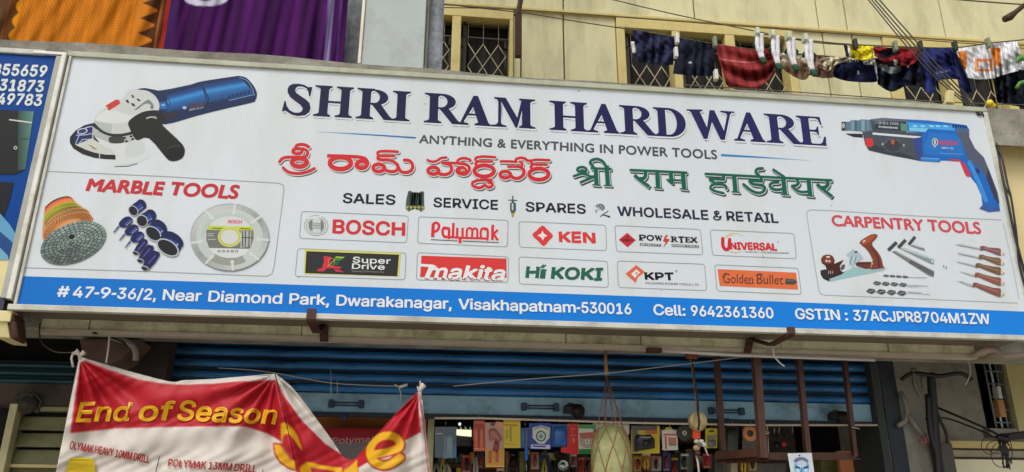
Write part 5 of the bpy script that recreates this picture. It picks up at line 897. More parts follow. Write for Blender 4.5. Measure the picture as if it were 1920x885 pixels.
A.poly([(770, 262), (810, 252), (1172, 445), (1165, 502), (1120, 488)], G1); A.poly([(810, 252), (1172, 445), (1170, 452), (800, 262)], (176, 180, 180)); A.poly([(1130, 450), (1162, 456), (1155, 476)], (214, 218, 218)); A.poly([(950, 340), (1165, 450), (1162, 495), (930, 370)], (92, 98, 98))
A.poly([(845, 232), (890, 228), (1172, 330), (1165, 382), (1130, 372)], (134, 150, 150)); A.poly([(880, 228), (1172, 330), (1170, 345), (870, 240)], (186, 200, 200)); A.ell(1152, 355, 10, 10, (200, 222, 220)); A.poly([(940, 205), (985, 195), (1072, 222), (1085, 255), (1040, 240)], (130, 136, 138)); A.poly([(985, 195), (1072, 222), (1070, 230), (975, 206)], (190, 194, 196))
for x0, x1, y0, y1, w_, n_ in ((685, 925, 488, 502, 20, 4), (590, 915, 558, 578, 34, 4), (525, 912, 632, 658, 44, 4)):
    for i in range(n_):
        xa = x0 + (x1 - x0) * i / n_; xb = x0 + (x1 - x0) * (i + .86) / n_; ya = y0 + (y1 - y0) * i / n_; yb = y0 + (y1 - y0) * (i + 1) / n_
        A.poly([(xa, ya + w_ * .1), (xa + w_ * .7, ya - w_ * .5), (xb, yb - w_ * .45), (xb + 8, yb), (xb - w_ * .6, yb + w_ * .5), (xa + w_ * .6, ya + w_ * .45)], (74, 80, 80)); A.stroke([(xa + w_ * .5, ya + w_ * .2), (xb - w_ * .2, yb - w_ * .2)], w_ * .16, (150, 156, 156))
for y0, y1, x1 in ((505, 508, 1105), (578, 588, 1110), (592, 596, 1020), (652, 668, 1130), (642, 650, 1050)): A.line([(915, y0), (x1, y1)], 4, (120, 128, 128))
for i, (x, y, c) in enumerate([(1615, 232, (128, 88, 92)), (1603, 315, (124, 94, 72)), (1572, 395, (118, 90, 66)), (1565, 485, (140, 88, 74)), (1545, 580, (134, 84, 74))]):
    x2 = 1800; y2 = y + 42 + 9 * i; A.poly([(x - 8, y - 20), (x + 30, y - 24), (x + 60, y - 12), (x2 - 60, y2 - 48 - i), (x2, y2 - 38 - 2 * i), (x2 + 4, y2 + 20), (x2 - 30, y2 + 18 + 2 * i), (x + 60, y + 22 + 3 * i), (x + 20, y + 14), (x - 8, y + 20)], c, smooth=2)
    A.stroke([(x + 30, y - 8), (x2 - 20, y2 - 14)], 9, tuple(v + 34 for v in c)); A.poly([(x2 + 2, y2 - 22), (x2 + 22, y2 - 18), (x2 + 22, y2 + 20), (x2 + 2, y2 + 22)], (210, 206, 176)); A.ell(x2 + 30, y2 + 8, 6, 12, (170, 166, 150))
    A.poly([(x - 10, y - 6), (x - 10, y + 8), (x - 50, y + 2), (x - 230 + 20 * i, y - 40), (x - 200, y - 46)], (186, 194, 194) if i < 3 else (198, 202, 200)); A.line([(x - 12, y + 4), (x - 240 + 30 * i, y - 36)], 4, (140, 150, 150))
A.ell(1262, 400, 4, 12, (90, 80, 78)); A.ell(1286, 412, 4, 12, (90, 80, 78)); A.frame((0, 0), 1)
A.build('carpentry_tools_panel', sign, label='outlined panel headed CARPENTRY TOOLS with plane, try squares, auger bits and chisels')

# brackets that hold the board
def bracket(pts, w_, label):
    pts = [Vector(p) for p in pts]; m = MB()
    for a, b in zip(pts, pts[1:]):
        d = (b - a).normalized(); s_ = d.cross(Vector((1, 0, 0))).normalized() * .006
        m.hexa(a - s_ - Vector((w_ / 2, 0, 0)), a - s_ + Vector((w_ / 2, 0, 0)), b - s_ + Vector((w_ / 2, 0, 0)), b - s_ - Vector((w_ / 2, 0, 0)), s_ * 2)
    m.lathe(pts[-1] + Vector((0, -.008, .03)), [(0, 0), (.012, 0), (.012, .006), (0, .006)], 6)
    o = m.build('iron_bracket', M_RUST, None, bevel=.002); tag(o, label, 'bracket', 'iron brackets under the board'); return o
p0 = P(584, 582, -.02); bracket([(p0.x, -.018, Z0 + .02), (p0.x, -.02, Z0 - .03), (p0.x + .015, .10, Z0 - .055), (p0.x + .03, .215, UZ + .06), (p0.x + .035, .218, UZ - .02)], .038, 'rusty iron bracket under the board below the words Diamond Park')
p0 = P(1482, 610, -.02); bracket([(p0.x, -.018, Z0 + .005), (p0.x, -.02, Z0 - .03), (p0.x - .04, .12, Z0 - .05), (p0.x - .10, .215, UZ + .05), (p0.x - .12, .218, UZ - .02)], .036, 'rusty iron bracket under the board below GSTIN')
# ------------------------------------------------------------------ neighbouring sign boards
def lean(x, y0, y1): return x + (VP[0] - x) / (y0 - VP[1]) * (y0 - y1)
nb = thing('neighbour_sign_board', (-1, 0, Z0), 'blue sign board with white phone numbers left of the long white sign', 'sign board')
zb = P(0, 560, 0).z; xe = P(97, 300, 0).x
def qx(px, py, Y=0.0): return P(px, py, Y).x
xr_in = qx(108, 96); xr_out = qx(127, 110)
MB().box(-2.2, xr_in, .004, .22, Z0 - .02, BT + .01).build('box_body', M_UNDER, nb)
MB().box(-2.2, xr_in + .02, -.001, .003, P(10, 487, 0).z, BT).build('face_sheet', mat('blue_flex_face', (4, 66, 142), rough=.5, var=.06, scale=2, spec=.12), nb)
MB().box(-2.2, xr_in + .02, -.001, .003, P(10, 556, 0).z, P(10, 487, 0).z - .001).build('cream_strip', M_CREAM, nb)
MB().box(-2.2, xr_in + .02, -.002, .003, P(5, 582, 0).z, P(10, 556, 0).z - .001).build('navy_strip', mat('navy_strip_paint', (44, 46, 66), rough=.5), nb)
MB().box(-2.2, qx(20, 600), -.004, .05, P(10, 590, 0).z - .03, P(5, 582, 0).z - .001).build('frame_bottom', M_CREAM, nb, bevel=.003)
MB().box(-2.2, qx(88, 96), -.012, .02, BT - .004, BT + .022).build('frame_top', M_ALU, nb, bevel=.003)
MB().box(qx(66, 96), xr_out - .015, -.016, .02, BT + .0, BT + .014).build('frame_clip', mat('white_clip', (224, 224, 220), rough=.4), nb, bevel=.002)
MB().box(xr_in + .004, xr_in + .030, -.012, .03, P(20, 560, 0).z, BT - .006).build('frame_side', mat('grey_green_frame', (166, 170, 158), rough=.5, dirt=(120, 116, 96)), nb, bevel=.002)
MB().box(xr_in + .031, xr_out, -.02, .03, P(20, 562, 0).z, BT + .012).build('frame_post', mat('white_painted_post', (226, 224, 214), rough=.45, var=.08, dirt=(150, 140, 110), dirt_amt=.5, dscale=8), nb, bevel=.003)
A = Art(lambda x, y, z: P(x, y, -.0024 - z))
for t_, x1, y_ in (('98855659', 85, 143.5), ('94831873', 79.5, 172), ('90149783', 76, 198)):
    A.text(t_, (x1 - 133, y_ - 5), (x1, y_), 20, (214, 222, 216), bold=.03)
A.frame((0, 80), 2.107)
A.poly([(-60, 262), (130, 272), (100, 500), (60, 520), (-60, 520)], (22, 26, 24)); A.poly([(72, 268), (134, 272), (100, 500), (70, 505)], lambda x, y: (44 + 50 * min(1, max(0, (x - 34) / 26)), 66 + 74 * min(1, max(0, (x - 34) / 26)), 60 + 66 * min(1, max(0, (x - 34) / 26))))
A.line([(36, 304), (126, 316)], 5, (206, 210, 200)); A.line([(84, 380), (118, 381)], 3, (20, 30, 28)); A.ell(61, 415, 7, 7, (196, 200, 190)); A.ell(61, 415, 4, 4, (24, 28, 26))
A.poly([(-60, 548), (55, 552), (30, 650), (0, 720), (-60, 720)], (20, 22, 30)); A.poly([(-60, 660), (10, 690), (60, 760), (80, 850), (78, 858), (-60, 858)], (30, 70, 130)); A.poly([(0, 675), (40, 720), (88, 800), (86, 830), (40, 780), (-20, 730)], (96, 156, 190)); A.poly([(-10, 800), (30, 840), (34, 858), (-20, 858)], (110, 170, 190))
A.build('phone_numbers_and_pictures', nb, label='white phone numbers over a printed black flask')
# right neighbour
rb = thing('right_sign_board', (5, 0, Z0), 'blank cream sign board with white top frame right of the long sign', 'sign board')
x0 = qx(1853, 235, .12)
MB().box(x0, 8, .12, .30, P(1900, 520, .12).z, P(1880, 231, .12).z).build('face_box', mat('cream_flex_face', (232, 214, 156), rough=.45, var=.06, scale=2, dirt=(200, 170, 110), dirt_amt=.3), rb)
MB().box(x0 - .01, 8, .10, .30, P(1880, 231, .1).z + .002, P(1880, 231, .1).z + .032).build('frame_top', mat('white_top_frame', (236, 232, 226), rough=.45, var=.08), rb, bevel=.003)
MB().box(x0 - .01, 8, .13, .30, P(1900, 640, .13).z + .1, P(1900, 520, .12).z - .002).build('lower_box', mat('peach_board', (214, 172, 120), rough=.6, var=.1), rb)
# cables looping down beside it
def cable(name, pts, r, m, label, group=None, Ys=None, cat='cable'):
    """pts: (px, py, Y)"""
    mb = MB().tube([P(*p) for p in smooth_path(pts, 5)], r, 6)
    return tag(mb.build(name, m, None), label, cat, group)
cable('black_cable', [(1848, 236, .08), (1870, 290, .0), (1888, 370, -.03), (1905, 450, -.03), (1935, 560, -.02)], .006, M_BLACK, 'thick black cable nearest the right frame of the long sign')
cable('black_cable', [(1850, 234, .08), (1876, 288, .0), (1889, 345, -.02), (1896, 372, -.03), (1906, 440, -.03), (1912, 500, -.02), (1930, 560, -.02)], .005, M_BLACK, 'thin black cable just right of the thick one, kinked at its middle')
cable('brown_cable', [(1852, 232, .08), (1866, 248, .06), (1872, 270, .05), (1878, 330, .04), (1895, 370, .0)], .004, mat('brown_cable_sheath', (88, 74, 50), rough=.5), 'thin brown cable bowing outward over the cream board')

# four service cables crossing the laundry
for i, (a, b, c) in enumerate([((1622, -8), (1738, 130), (1826, 207)), ((1628, -8), (1744, 128), (1830, 207)), ((1634, -8), (1752, 126), (1836, 208)), ((1642, -8), (1760, 124), (1842, 208))]):
    cable('service_cable', [(a[0], a[1], .9), (b[0], b[1], .45), (c[0], c[1], .02), (c[0] + 6, c[1] + 8, .028)],   .0042, M_BLACK, 'black service cable crossing the laundry, %s of four' % ('leftmost', 'second', 'third', 'rightmost')[i], 'service cables crossing the laundry')
pb = P(1775, 175, .3); lug = MB().hexa(P(1778, 168, .2), P(1790, 170, .2), P(1790, 193, .2), P(1776, 191, .2), (0, .03, 0)).build('cable_clamp', M_CREAM, None, bevel=.003); tag(lug, 'pale wedge clamp standing on the ledge under the crossing cables', 'clamp')
yb = MB().lathe(P(1856, 193, .1), [(0, -.02), (.018, -.015), (.02, 0), (.012, .015), (0, .02)], 10).lathe(P(1862, 198, .1), [(0, -.015), (.015, -.01), (.015, .005), (0, .012)], 10).build('yellow_ball', mat('yellow_plastic', (226, 196, 30), rough=.4), None); tag(yb, 'small yellow plastic knob on the concrete ledge at right', 'knob')

# pipes and lines on the upper wall
o = MB().tube([P(978, -10, 1.9), P(972, 22, 1.9), P(968, 30, 1.9)], .022, 8).box(qx(966, 60, 1.9), qx(978, 60, 1.9), 1.88, 1.93, P(970, 106, 1.9).z, P(968, 28, 1.9).z).build('brown_downpipe', M_RUST, None, bevel=.004); tag(o, 'rusty brown iron strip hanging beside the narrow window', 'pipe')
o = MB().tube([P(1884, 36, 2.0), P(1893, 32, 2.0), P(1905, 22, 2.0), P(1930, 2, 2.0)], [.03, .035, .022, .02], 8).build('wall_hook_pipe', M_RUST, None); tag(o, 'stub of brown pipe sticking out of the wall at top right', 'pipe')
def wire(name, pts, r, label, m=None, group='thin wires'):
    return cable(name, pts, r, m or mat('thin_wire', (96, 88, 70), rough=.6), label, group, cat='wire')
wire('thin_wire', [(832, 14, 1.7), (1000, 20, 1.7), (1440, 53, 1.7), (1848, 84, 1.7), (1930, 92, 1.7)], .004, 'thin wire running the length of the wall just under the ledge line')
wire('thin_wire', [(1128, -6, 1.3), (1270, 28, 1.3), (1440, 63, 1.3), (1530, 80, 1.3), (1640, 86, 1.3)], .004, 'thin wire slanting down to the white socks')
wire('thin_wire', [(832, 8, 1.3), (980, 24, 1.3), (1080, 40, 1.3), (1180, 55, 1.3)], .004, 'thin wire slanting down to the navy trousers')
wire('thin_wire', [(1743, -6, 1.6), (1830, 2, 1.6), (1940, 10, 1.6)], .006, 'wire across the top right corner')
wire('ledge_wire', [(1280, 159, .3), (1500, 173, .3), (1750, 190, .3), (1930, 197, .3)], .003, 'thin taut wire strung just above the concrete ledge')

# ------------------------------------------------------------------ hanging cloths (sarees)
M_CLOTH = mat('woven_cloth', (255, 255, 255), rough=.9, var=.12, scale=9, bump=.10, bscale=160, attr=True)
M_CLOTH.node_tree.nodes['Principled BSDF'].inputs['Specular IOR Level'].default_value = .15
def vcol(o, cols):
    me = o.data; ca_ = me.color_attributes.new('Col', 'FLOAT_COLOR', 'POINT')
    buf = []
    for c in cols: buf += [*s2l(tuple(min(255, max(0, v)) for v in c)), 1.0]
    ca_.data.foreach_set('color', buf); return o
def cloth(name, top, bot, Y, depth, colf, nu, nv, parent=None, solid=.003, sm=6, label=None, cat=None, group=None, m=None, ss=False):
    """sheet between two photo-pixel curves; depth(u, v) pushes it in and out; colf(px, py, u, v)"""
    def curve(pts):
        q = smooth_path(pts, sm) if sm else pts
        L_ = [0.0]
        for a, b in zip(q, q[1:]): L_.append(L_[-1] + math.hypot(b[0] - a[0], b[1] - a[1]))
        def f(u):
            s_ = u * L_[-1]
            for i in range(len(q) - 1):
                if s_ <= L_[i + 1] + 1e-9: t = (s_ - L_[i]) / max(1e-9, L_[i + 1] - L_[i]); return (q[i][0] + (q[i + 1][0] - q[i][0]) * t, q[i][1] + (q[i + 1][1] - q[i][1]) * t)
            return q[-1]
        return f
    ft, fb = curve(top), curve(bot); mb = MB(); cols = []
    us = [(ft(i / nu), fb(i / nu)) for i in range(nu + 1)]
    def g(u, v):
        a, b = us[round(u * nu)]; x = a[0] + (b[0] - a[0]) * v; y = a[1] + (b[1] - a[1]) * v
        cols.append(colf(x, y, u, v) if not ss else [sum(c[i] for c in [colf(x + ox, y + oy, u, v) for ox in (-.8, .1, .9) for oy in (-.8, .1, .9)]) / 9 for i in range(3)]); return P(x, y, Y + depth(u, v))
    mb.grid(g, nu, nv); o = mb.build(name, m or M_CLOTH, parent, solid=solid); vcol(o, cols)
    if cat: tag(o, label, cat, group)
    elif label: o['label'] = label
    return o
def led(x): return 72 + (x / 1920) * 129 + 3
def orange(x, y, u, v):
    xr = lean(x, y, 80); per = 28.0
    base = (198, 118, 22)
    k = 1 + .06 * math.sin(xr * .35) * math.sin(xr * .11)
    if xr < 24:
        ph = ((y + 4) % per) / per; w_ = 4 + 16 * abs(math.sin(math.pi * ph)); c = (216, 138, 20) if xr > 20 - w_ * .55 + 4 else (96, 56, 20)
        if xr < 2: c = (70, 44, 24) if int(xr) % 3 else (140, 90, 40)
        return c
    if xr > 297: return (150, 40, 26) if xr > 299 else (60, 34, 22)
    if xr > 245:
        ph = ((y + 8) % per) / per; tri = 1 - abs(ph - .5) * 2; edge = 284 - 26 * max(0, tri - .25) / .75 - (3 if tri > .2 else 0)
        if xr > 293: return (58, 34, 22) if int(xr * 1.3) % 2 else (156, 90, 34)
        if xr > 289: return (160, 96, 38)
        if xr > edge: return (56, 32, 20) if (math.sin(xr * 1.9 + math.sin(y * 1.1) * 2) * math.sin(y * 1.6 + xr * .6)) > -.25 else (140, 82, 32)
        return (204, 122, 30)
    gx = (xr + (3.4 if int(y / 5.2) % 2 else 0)) % 6.8; gy = y % 5.2
    if (gx - 3.4) ** 2 + (gy - 2.6) ** 2 < 1.5: return (150, 82, 16)
    return tuple(v_ * k for v_ in base)
cloth('orange_saree', [(lean(-30, 80, -60), -60), (lean(311, 90, -60), -60)], [(-30, led(-30) + 6), (311, led(311) + 6)], .20, lambda u, v: .018 * math.sin(u * 31 + math.sin(u * 17 + v) * 3) * max(.1, math.sin(u * 7.3 + 1)) + .008 * math.sin(u * 23 + v * 3 + 2) + .004 * math.sin(u * 57 + v * 11), orange, 330, 90, sm=0, ss=True, label='orange dotted saree with dark patterned border hanging over the ledge', cat='saree')
def purple(x, y, u, v):
    xr = lean(x, y, 100)
    c = (64, 17, 78)
    if xr < 322: return (58, 22, 80)
    if 606 < xr < 620: return (190, 176, 214) if 609 < xr < 617 and not 612 < xr < 613.5 else (120, 96, 160)
    if 630 < xr < 634: return (96, 60, 130)
    if (x - 386) ** 2 / 42 ** 2 + (y + 2) ** 2 / 14 ** 2 < 1: return (196, 196, 214) if (x - 386) ** 2 / 20 ** 2 + (y + 6) ** 2 / 8 ** 2 > 1 else (90, 50, 110)
    k = 1 + .12 * math.sin(xr * .21) + .1 * math.sin(xr * .083 + 1)
    return tuple(q * k for q in c)
cloth('purple_saree', [(lean(305, 90, -60), -60), (lean(643, 115, -60), -60)], [(305, led(305) + 8), (643, led(643) + 8)], .17, lambda u, v: .020 * math.sin(u * 43 + math.sin(u * 13 + v * .8) * 3.2) * max(.15, math.sin(u * 9 + .6)) + .010 * math.sin(u * 19 + v * 2) + .005 * math.sin(u * 88 + v * 5) , purple, 300, 60, sm=0, ss=True, label='deep purple saree with a pale lilac stripe left of the pillar', cat='saree')

# ------------------------------------------------------------------ laundry on the lines
def plain(c, var=.1, f=1.0):
    return lambda x, y, u, v: tuple(q * (1 + var * math.sin(x * .5 * f + 2 * math.sin(y * .3 * f)) * math.sin(y * .4 * f + 1)) for q in c)
def folds(a=.02, n=5, t=1.5):
    s1 = random.uniform(0, 6); s2 = random.uniform(3, 9)
    return lambda u, v: a * math.sin(u * math.pi * 2 * n + v * t + math.sin(u * 7 + s1) * 1.6) * (.35 + v) + a * .6 * math.sin(v * 9 + u * s2 + s1) + a * .12 * math.sin(u * 31 + v * 17 + s1) + a * .3 * abs(math.sin(u * 11 - v * 13 + s1))
LG = 'laundry on the lines'
LY = 1.3
def wash(name, top, bot, c, label, cat, Y=LY, a=.02, n=4, nu=60, nv=40, var=.08, colf=None):
    return cloth(name, top, bot, Y, folds(a, n), colf or plain(c, var), nu, nv, label=label, cat=cat, group=LG, solid=.003)
def navy_tr(x, y, u, v):
    c = (44, 46, 74)
    if abs(y - (92 + 8 * math.sin((x - 1215) * .06))) < 1.3 and 1205 < x < 1250: return (24, 24, 46)
    if abs(y - (97 + (x - 1190) * .07)) < .9: return (26, 26, 48)
    return tuple(q * (1 + .14 * math.sin(x * .3 + y * .1)) for q in c)
wash('navy_trousers', [(1186, 56), (1225, 61), (1264, 70)], [(1186, 110), (1200, 116), (1250, 122), (1262, 121)], None, 'faded navy trousers, leftmost piece of laundry on the lines', 'trousers', colf=navy_tr, a=.03)
wash('trouser_leg', [(1255, 68), (1273, 72)], [(1258, 110), (1268, 116), (1272, 110)], (34, 34, 58), 'dark navy sleeve folded beside the faded navy trousers', 'garment', Y=LY + .04)
wash('black_shorts', [(1272, 70), (1340, 82)], [(1262, 138), (1300, 142), (1340, 142)], (30, 34, 48), 'black shorts left of the red checked cloth', 'shorts', colf=lambda x, y, u, v: (196, 200, 204) if abs(x - 1294) < 3.4 and abs(y - 117.5) < 1.2 else tuple(q * (1 + .12 * math.sin(x * .4)) for q in (32, 36, 52)))
wash('white_edge_cloth', [(1183, 78), (1189, 78)], [(1186, 100), (1193, 99)], (206, 210, 206), 'white cloth tip poking out beside the navy trousers', 'cloth', Y=LY - .03, a=.004, nu=6, nv=8)
def lungi(x, y, u, v):
    c = (134, 48, 48)
    gx, gy = (u * 52) % 1, (v * 22) % 1
    k = 1.2 if gx < .3 else .92; k *= 1.14 if gy < .26 else .95
    if abs(v - .34) < .012: return (176, 110, 110)
    if (u * 26) % 1 < .08: k = 1.4
    if v > .55: k *= .92
    return tuple(q * k for q in c)
cloth('red_checked_lungi', [(1341, 84), (1375, 88), (1410, 94), (1440, 90), (1452, 96)], [(1362, 158), (1375, 166), (1410, 168), (1440, 150), (1455, 120)], LY - .06, lambda u, v: .05 * math.sin(v * 14 - u * 5) * v * (.4 + math.sin(u * 3.1)) + .012 * math.sin(u * 40), lungi, 110, 60, label='draped dark red checked lungi cloth sagging in the middle of the laundry', cat='lungi', group=LG, solid=.006)
def sock(x, y0, y1, tip, label):
    root = thing('white_sock', P(x, y1, LY - .12), label, 'sock', 'white socks with green toes')
    ds = random.random() * 3
    for k, dx in enumerate((-3.5, 3.5)):
        pts = [(x + dx, y0, LY - .12 - k * .02), (x + dx * 1.2, y0 + (y1 - y0) * .4, LY - .13), (x + dx * .6 + tip * .35, y0 + (y1 - y0) * .75, LY - .13), (x + dx * .5 + tip, y1, LY - .14)]
        q = smooth_path(pts, 5); n_ = len(q); c = int(n_ * .80)
        w0 = .016
        rr = [w0 * (1.0 if i < n_ * .5 else .8) * (1 + .08 * math.sin(i * 1.9 + ds)) for i in range(n_)]
        MB().tube([P(*p) for p in q[:c + 1]], rr[:c + 1], 8).build('sock_leg', mat('white_sock_cotton', (222, 222, 224), rough=.9, var=.1, scale=30, bump=.2), root)
        MB().tube([P(*p) for p in q[c:]] + [P(q[-1][0] + 1.5 * k, q[-1][1] + 3, LY - .14)], rr[c:] + [rr[-1] * .7], 8).build('toe', mat('green_sock_toe', (28, 84, 62), rough=.9), root)
        MB().tube([P(x + dx * (1.6 if k else 2.4), y0 + (y1 - y0) * .35, LY - .1), P(x + dx * (2.6 if k else 2.6), y0 + (y1 - y0) * .44, LY - .12)], [.010, .018], 7).build('heel', mat('green_sock_toe', (28, 84, 62)), root)
    MB().box(*[v for p in (((root.location.x - .012), (root.location.x + .012)),) for v in p], LY - .16, LY - .10, P(x, y0 + 4, LY - .12).z, P(x, y0 - 7, LY - .12).z).build('peg', mat('pale_peg', (206, 214, 190), rough=.5), root, bevel=.003)
sock(1424, 64, 116, 9, 'leftmost pair of white socks with green toes, over the red cloth')
sock(1454, 68, 128, 8, 'pair of white socks with green toes at the right edge of the red cloth')
sock(1484, 72, 130, 10, 'third pair of white socks, left of the brown underwear')
sock(1517, 76, 140, 11, 'rightmost pair of white socks with green toes')
wash('beige_shorts', [(1458, 98), (1490, 101), (1520, 104)], [(1460, 116), (1474, 134), (1508, 150), (1524, 128)], None, 'beige and brown shorts hanging behind the socks', 'shorts', colf=lambda x, y, u, v: (206, 200, 176) if v < .35 + .2 * math.sin(u * 8) else (150, 122, 96), Y=LY)
wash('mauve_briefs', [(1512, 106), (1545, 104), (1568, 108)], [(1516, 140), (1540, 146), (1562, 146)], (150, 118, 108), 'mauve brown briefs right of the last socks', 'briefs', Y=LY)
wash('cream_towel', [(1536, 112), (1560, 106), (1596, 108)], [(1536, 122), (1552, 134), (1566, 122), (1596, 112)], (196, 186, 160), 'crumpled cream cloth lying over the mauve briefs', 'cloth', Y=LY - .08, a=.03)
wash('navy_shorts', [(1566, 116), (1600, 112), (1642, 112)], [(1562, 144), (1590, 152), (1640, 154), (1646, 144)], None, 'navy shorts with white side piping below the yellow cloth', 'shorts', Y=LY,
     colf=lambda x, y, u, v: (206, 208, 214) if (u > .93 and y > 116) or abs(x - 1609) < 1.6 and 133 < y < 140 else ((150, 152, 160) if v < .12 and u < .6 and math.sin(x * 1.2) > 0 else tuple(q * (1 + .12 * math.sin(x * .22)) for q in (26, 30, 62))))
wash('striped_cloth', [(1582, 84), (1595, 82)], [(1587, 108), (1598, 106)], None, 'small black and white striped cloth beside the yellow one', 'cloth', colf=lambda x, y, u, v: (222, 222, 226) if u > .45 else (40, 40, 44), nu=14, nv=12, a=.008)
wash('yellow_cloth', [(1593, 84), (1618, 86), (1638, 86)], [(1596, 108), (1616, 113), (1636, 110)], (214, 200, 34), 'small bright yellow cloth pegged above the navy shorts', 'cloth', Y=LY - .06, a=.02, n=2, var=.12)
wash('grey_cloth', [(1618, 112), (1640, 110)], [(1620, 121), (1642, 122)], (176, 176, 164), 'small pale grey cloth under the yellow cloth', 'cloth', Y=LY - .08, nu=12, nv=8)
wash('red_black_jersey', [(1637, 87), (1680, 90), (1722, 92)], [(1640, 104), (1664, 120), (1706, 122), (1724, 108)], None, 'red and black jersey left of the plain blue trousers', 'jersey', Y=LY - .05,
     colf=lambda x, y, u, v: (146, 32, 42) if (u < .1 or u > .55 or .3 < (u * 1.4 + v) % .8 < .52) else ((206, 196, 170) if abs(x - 1680) < 4 and y > 112 else (32, 26, 34)))
wash('dark_trousers', [(1641, 110), (1690, 112), (1728, 108)], [(1646, 158), (1672, 172), (1702, 160), (1730, 164)], None, 'crumpled dark navy trousers below the red and black jersey', 'trousers', a=.05,
     colf=lambda x, y, u, v: (124, 136, 134) if abs(v - .18 - .16 * math.sin(u * 4.5)) < .11 and u < .55 else ((204, 206, 210) if abs(x - 1702) < 2 and abs(y - 124) < 4 else (26, 32, 54)))
wash('blue_trousers', [(1727, 90), (1760, 91), (1794, 90)], [(1733, 172), (1754, 174), (1757, 152), (1800, 150), (1803, 172), (1824, 174)], None, 'plain dark blue trousers hanging by the waist right of the jersey', 'trousers', a=.03, nu=60, nv=44,
     colf=lambda x, y, u, v: (150, 152, 164) if abs(y - 133 + .25 * (x - 1775)) < 1.2 and 1748 < x < 1780 and math.sin(x * 1.4) > .2 else tuple(q * (1 + .14 * math.sin(u * 25)) for q in (36, 44, 98)))
def whitec(x, y, u, v):
    c = (220, 222, 224)
    if 1796 < x < 1812 and 96 < y < 128 and x > 1796 + (y - 96) * .2: return (222, 126, 52)
    if (abs(x - 1831) < 3 or abs(x - 1858) < 2.6) and 110 < y < 134: return (224, 150, 92)
    if (abs(y - 113) < 2.6 or abs(y - 132) < 2) and 1829 < x < 1860: return (224, 142, 84)
    if 1856 < x < 1876 and 90 < y < 124 and x > 1856 + (y - 90) * .25: return (226, 146, 60)
    return tuple(q * (1 + .05 * math.sin(u * 60)) for q in c)
wash('white_orange_shirt', [(1790, 90), (1820, 88), (1856, 82)], [(1814, 146), (1835, 149), (1866, 147)], None, 'white shirt with orange sleeve and outlined orange badge', 'shirt', Y=LY - .05, colf=whitec, nu=80, nv=60, a=.02)
wash('white_cloth', [(1856, 82), (1880, 80), (1906, 76)], [(1862, 147), (1890, 138), (1906, 134), (1925, 130)], None, 'white cloth with orange patch, rightmost bright laundry', 'cloth', Y=LY - .02, colf=whitec, nu=80, nv=60, a=.03)
wash('black_cloth', [(1862, 146), (1890, 134), (1935, 128)], [(1870, 192), (1900, 198), (1940, 204)], (24, 28, 40), 'black cloth hanging low under the white one at right edge', 'cloth', Y=LY + .02, a=.04)
o = MB()
for k in range(5):
    a_ = P(1905 + k * 5, 118 - k * 1.5, LY - .1); o.tube([a_, a_ + Vector((.03, 0, .04)), a_ + Vector((.09, 0, .03))], [.004, .02, .003], 6)
tag(o.tube([P(1906, 165, LY - .1), P(1912, 156, LY - .1), P(1930, 150, LY - .1)], .014, 6).build('green_strap', mat('green_leafy_cloth', (84, 140, 60), rough=.7), None), 'bits of green strap at the right edge over the black cloth', 'strap')
for i, (x, y, c) in enumerate([(1269, 72, 0), (1267, 98, 0), (1340, 78, 1), (1342, 140, 0), (1603, 82, 2), (1678, 86, 1), (1725, 86, 2), (1790, 86, 2), (1852, 80, 1)]):
    p_ = P(x, y, LY - .1); pg = MB().box(p_.x - .012, p_.x + .012, p_.y - .02, p_.y + .02, p_.z - .045, p_.z + .035)
    names = ('white peg between the navy trousers and the black shorts', 'white clip low on the dark sleeve by the black shorts', 'grey green peg at the left corner of the red checked cloth', 'white clip at the lower corner of the black shorts', 'dark peg on the yellow cloth', 'grey green peg on the red and black jersey', 'dark peg left of the blue trousers', 'dark peg right of the blue trousers', 'pale peg joining the white shirt and white cloth')
    tag(pg.build('clothes_peg', (mat('white_peg', (216, 216, 206), rough=.5), mat('green_grey_peg', (130, 142, 116), rough=.5), mat('dark_peg', (46, 48, 40), rough=.5))[c], None, bevel=.004), names[i], 'clothes peg', 'clothes pegs')
wire('clothes_line', [(1175, 54, LY), (1264, 69, LY), (1342, 83, LY), (1440, 96, LY), (1560, 106, LY), (1640, 110, LY), (1730, 112, LY)], .005, 'sagging clothes line that carries the trousers, shorts and red cloth')
wire('clothes_line', [(1420, 63, LY - .1), (1520, 76, LY - .1), (1594, 83, LY - .1), (1727, 89, LY - .1), (1795, 89, LY - .1), (1856, 81, LY - .1), (1935, 73, LY - .1)], .005, 'upper clothes line that carries the socks, yellow cloth and white shirts')
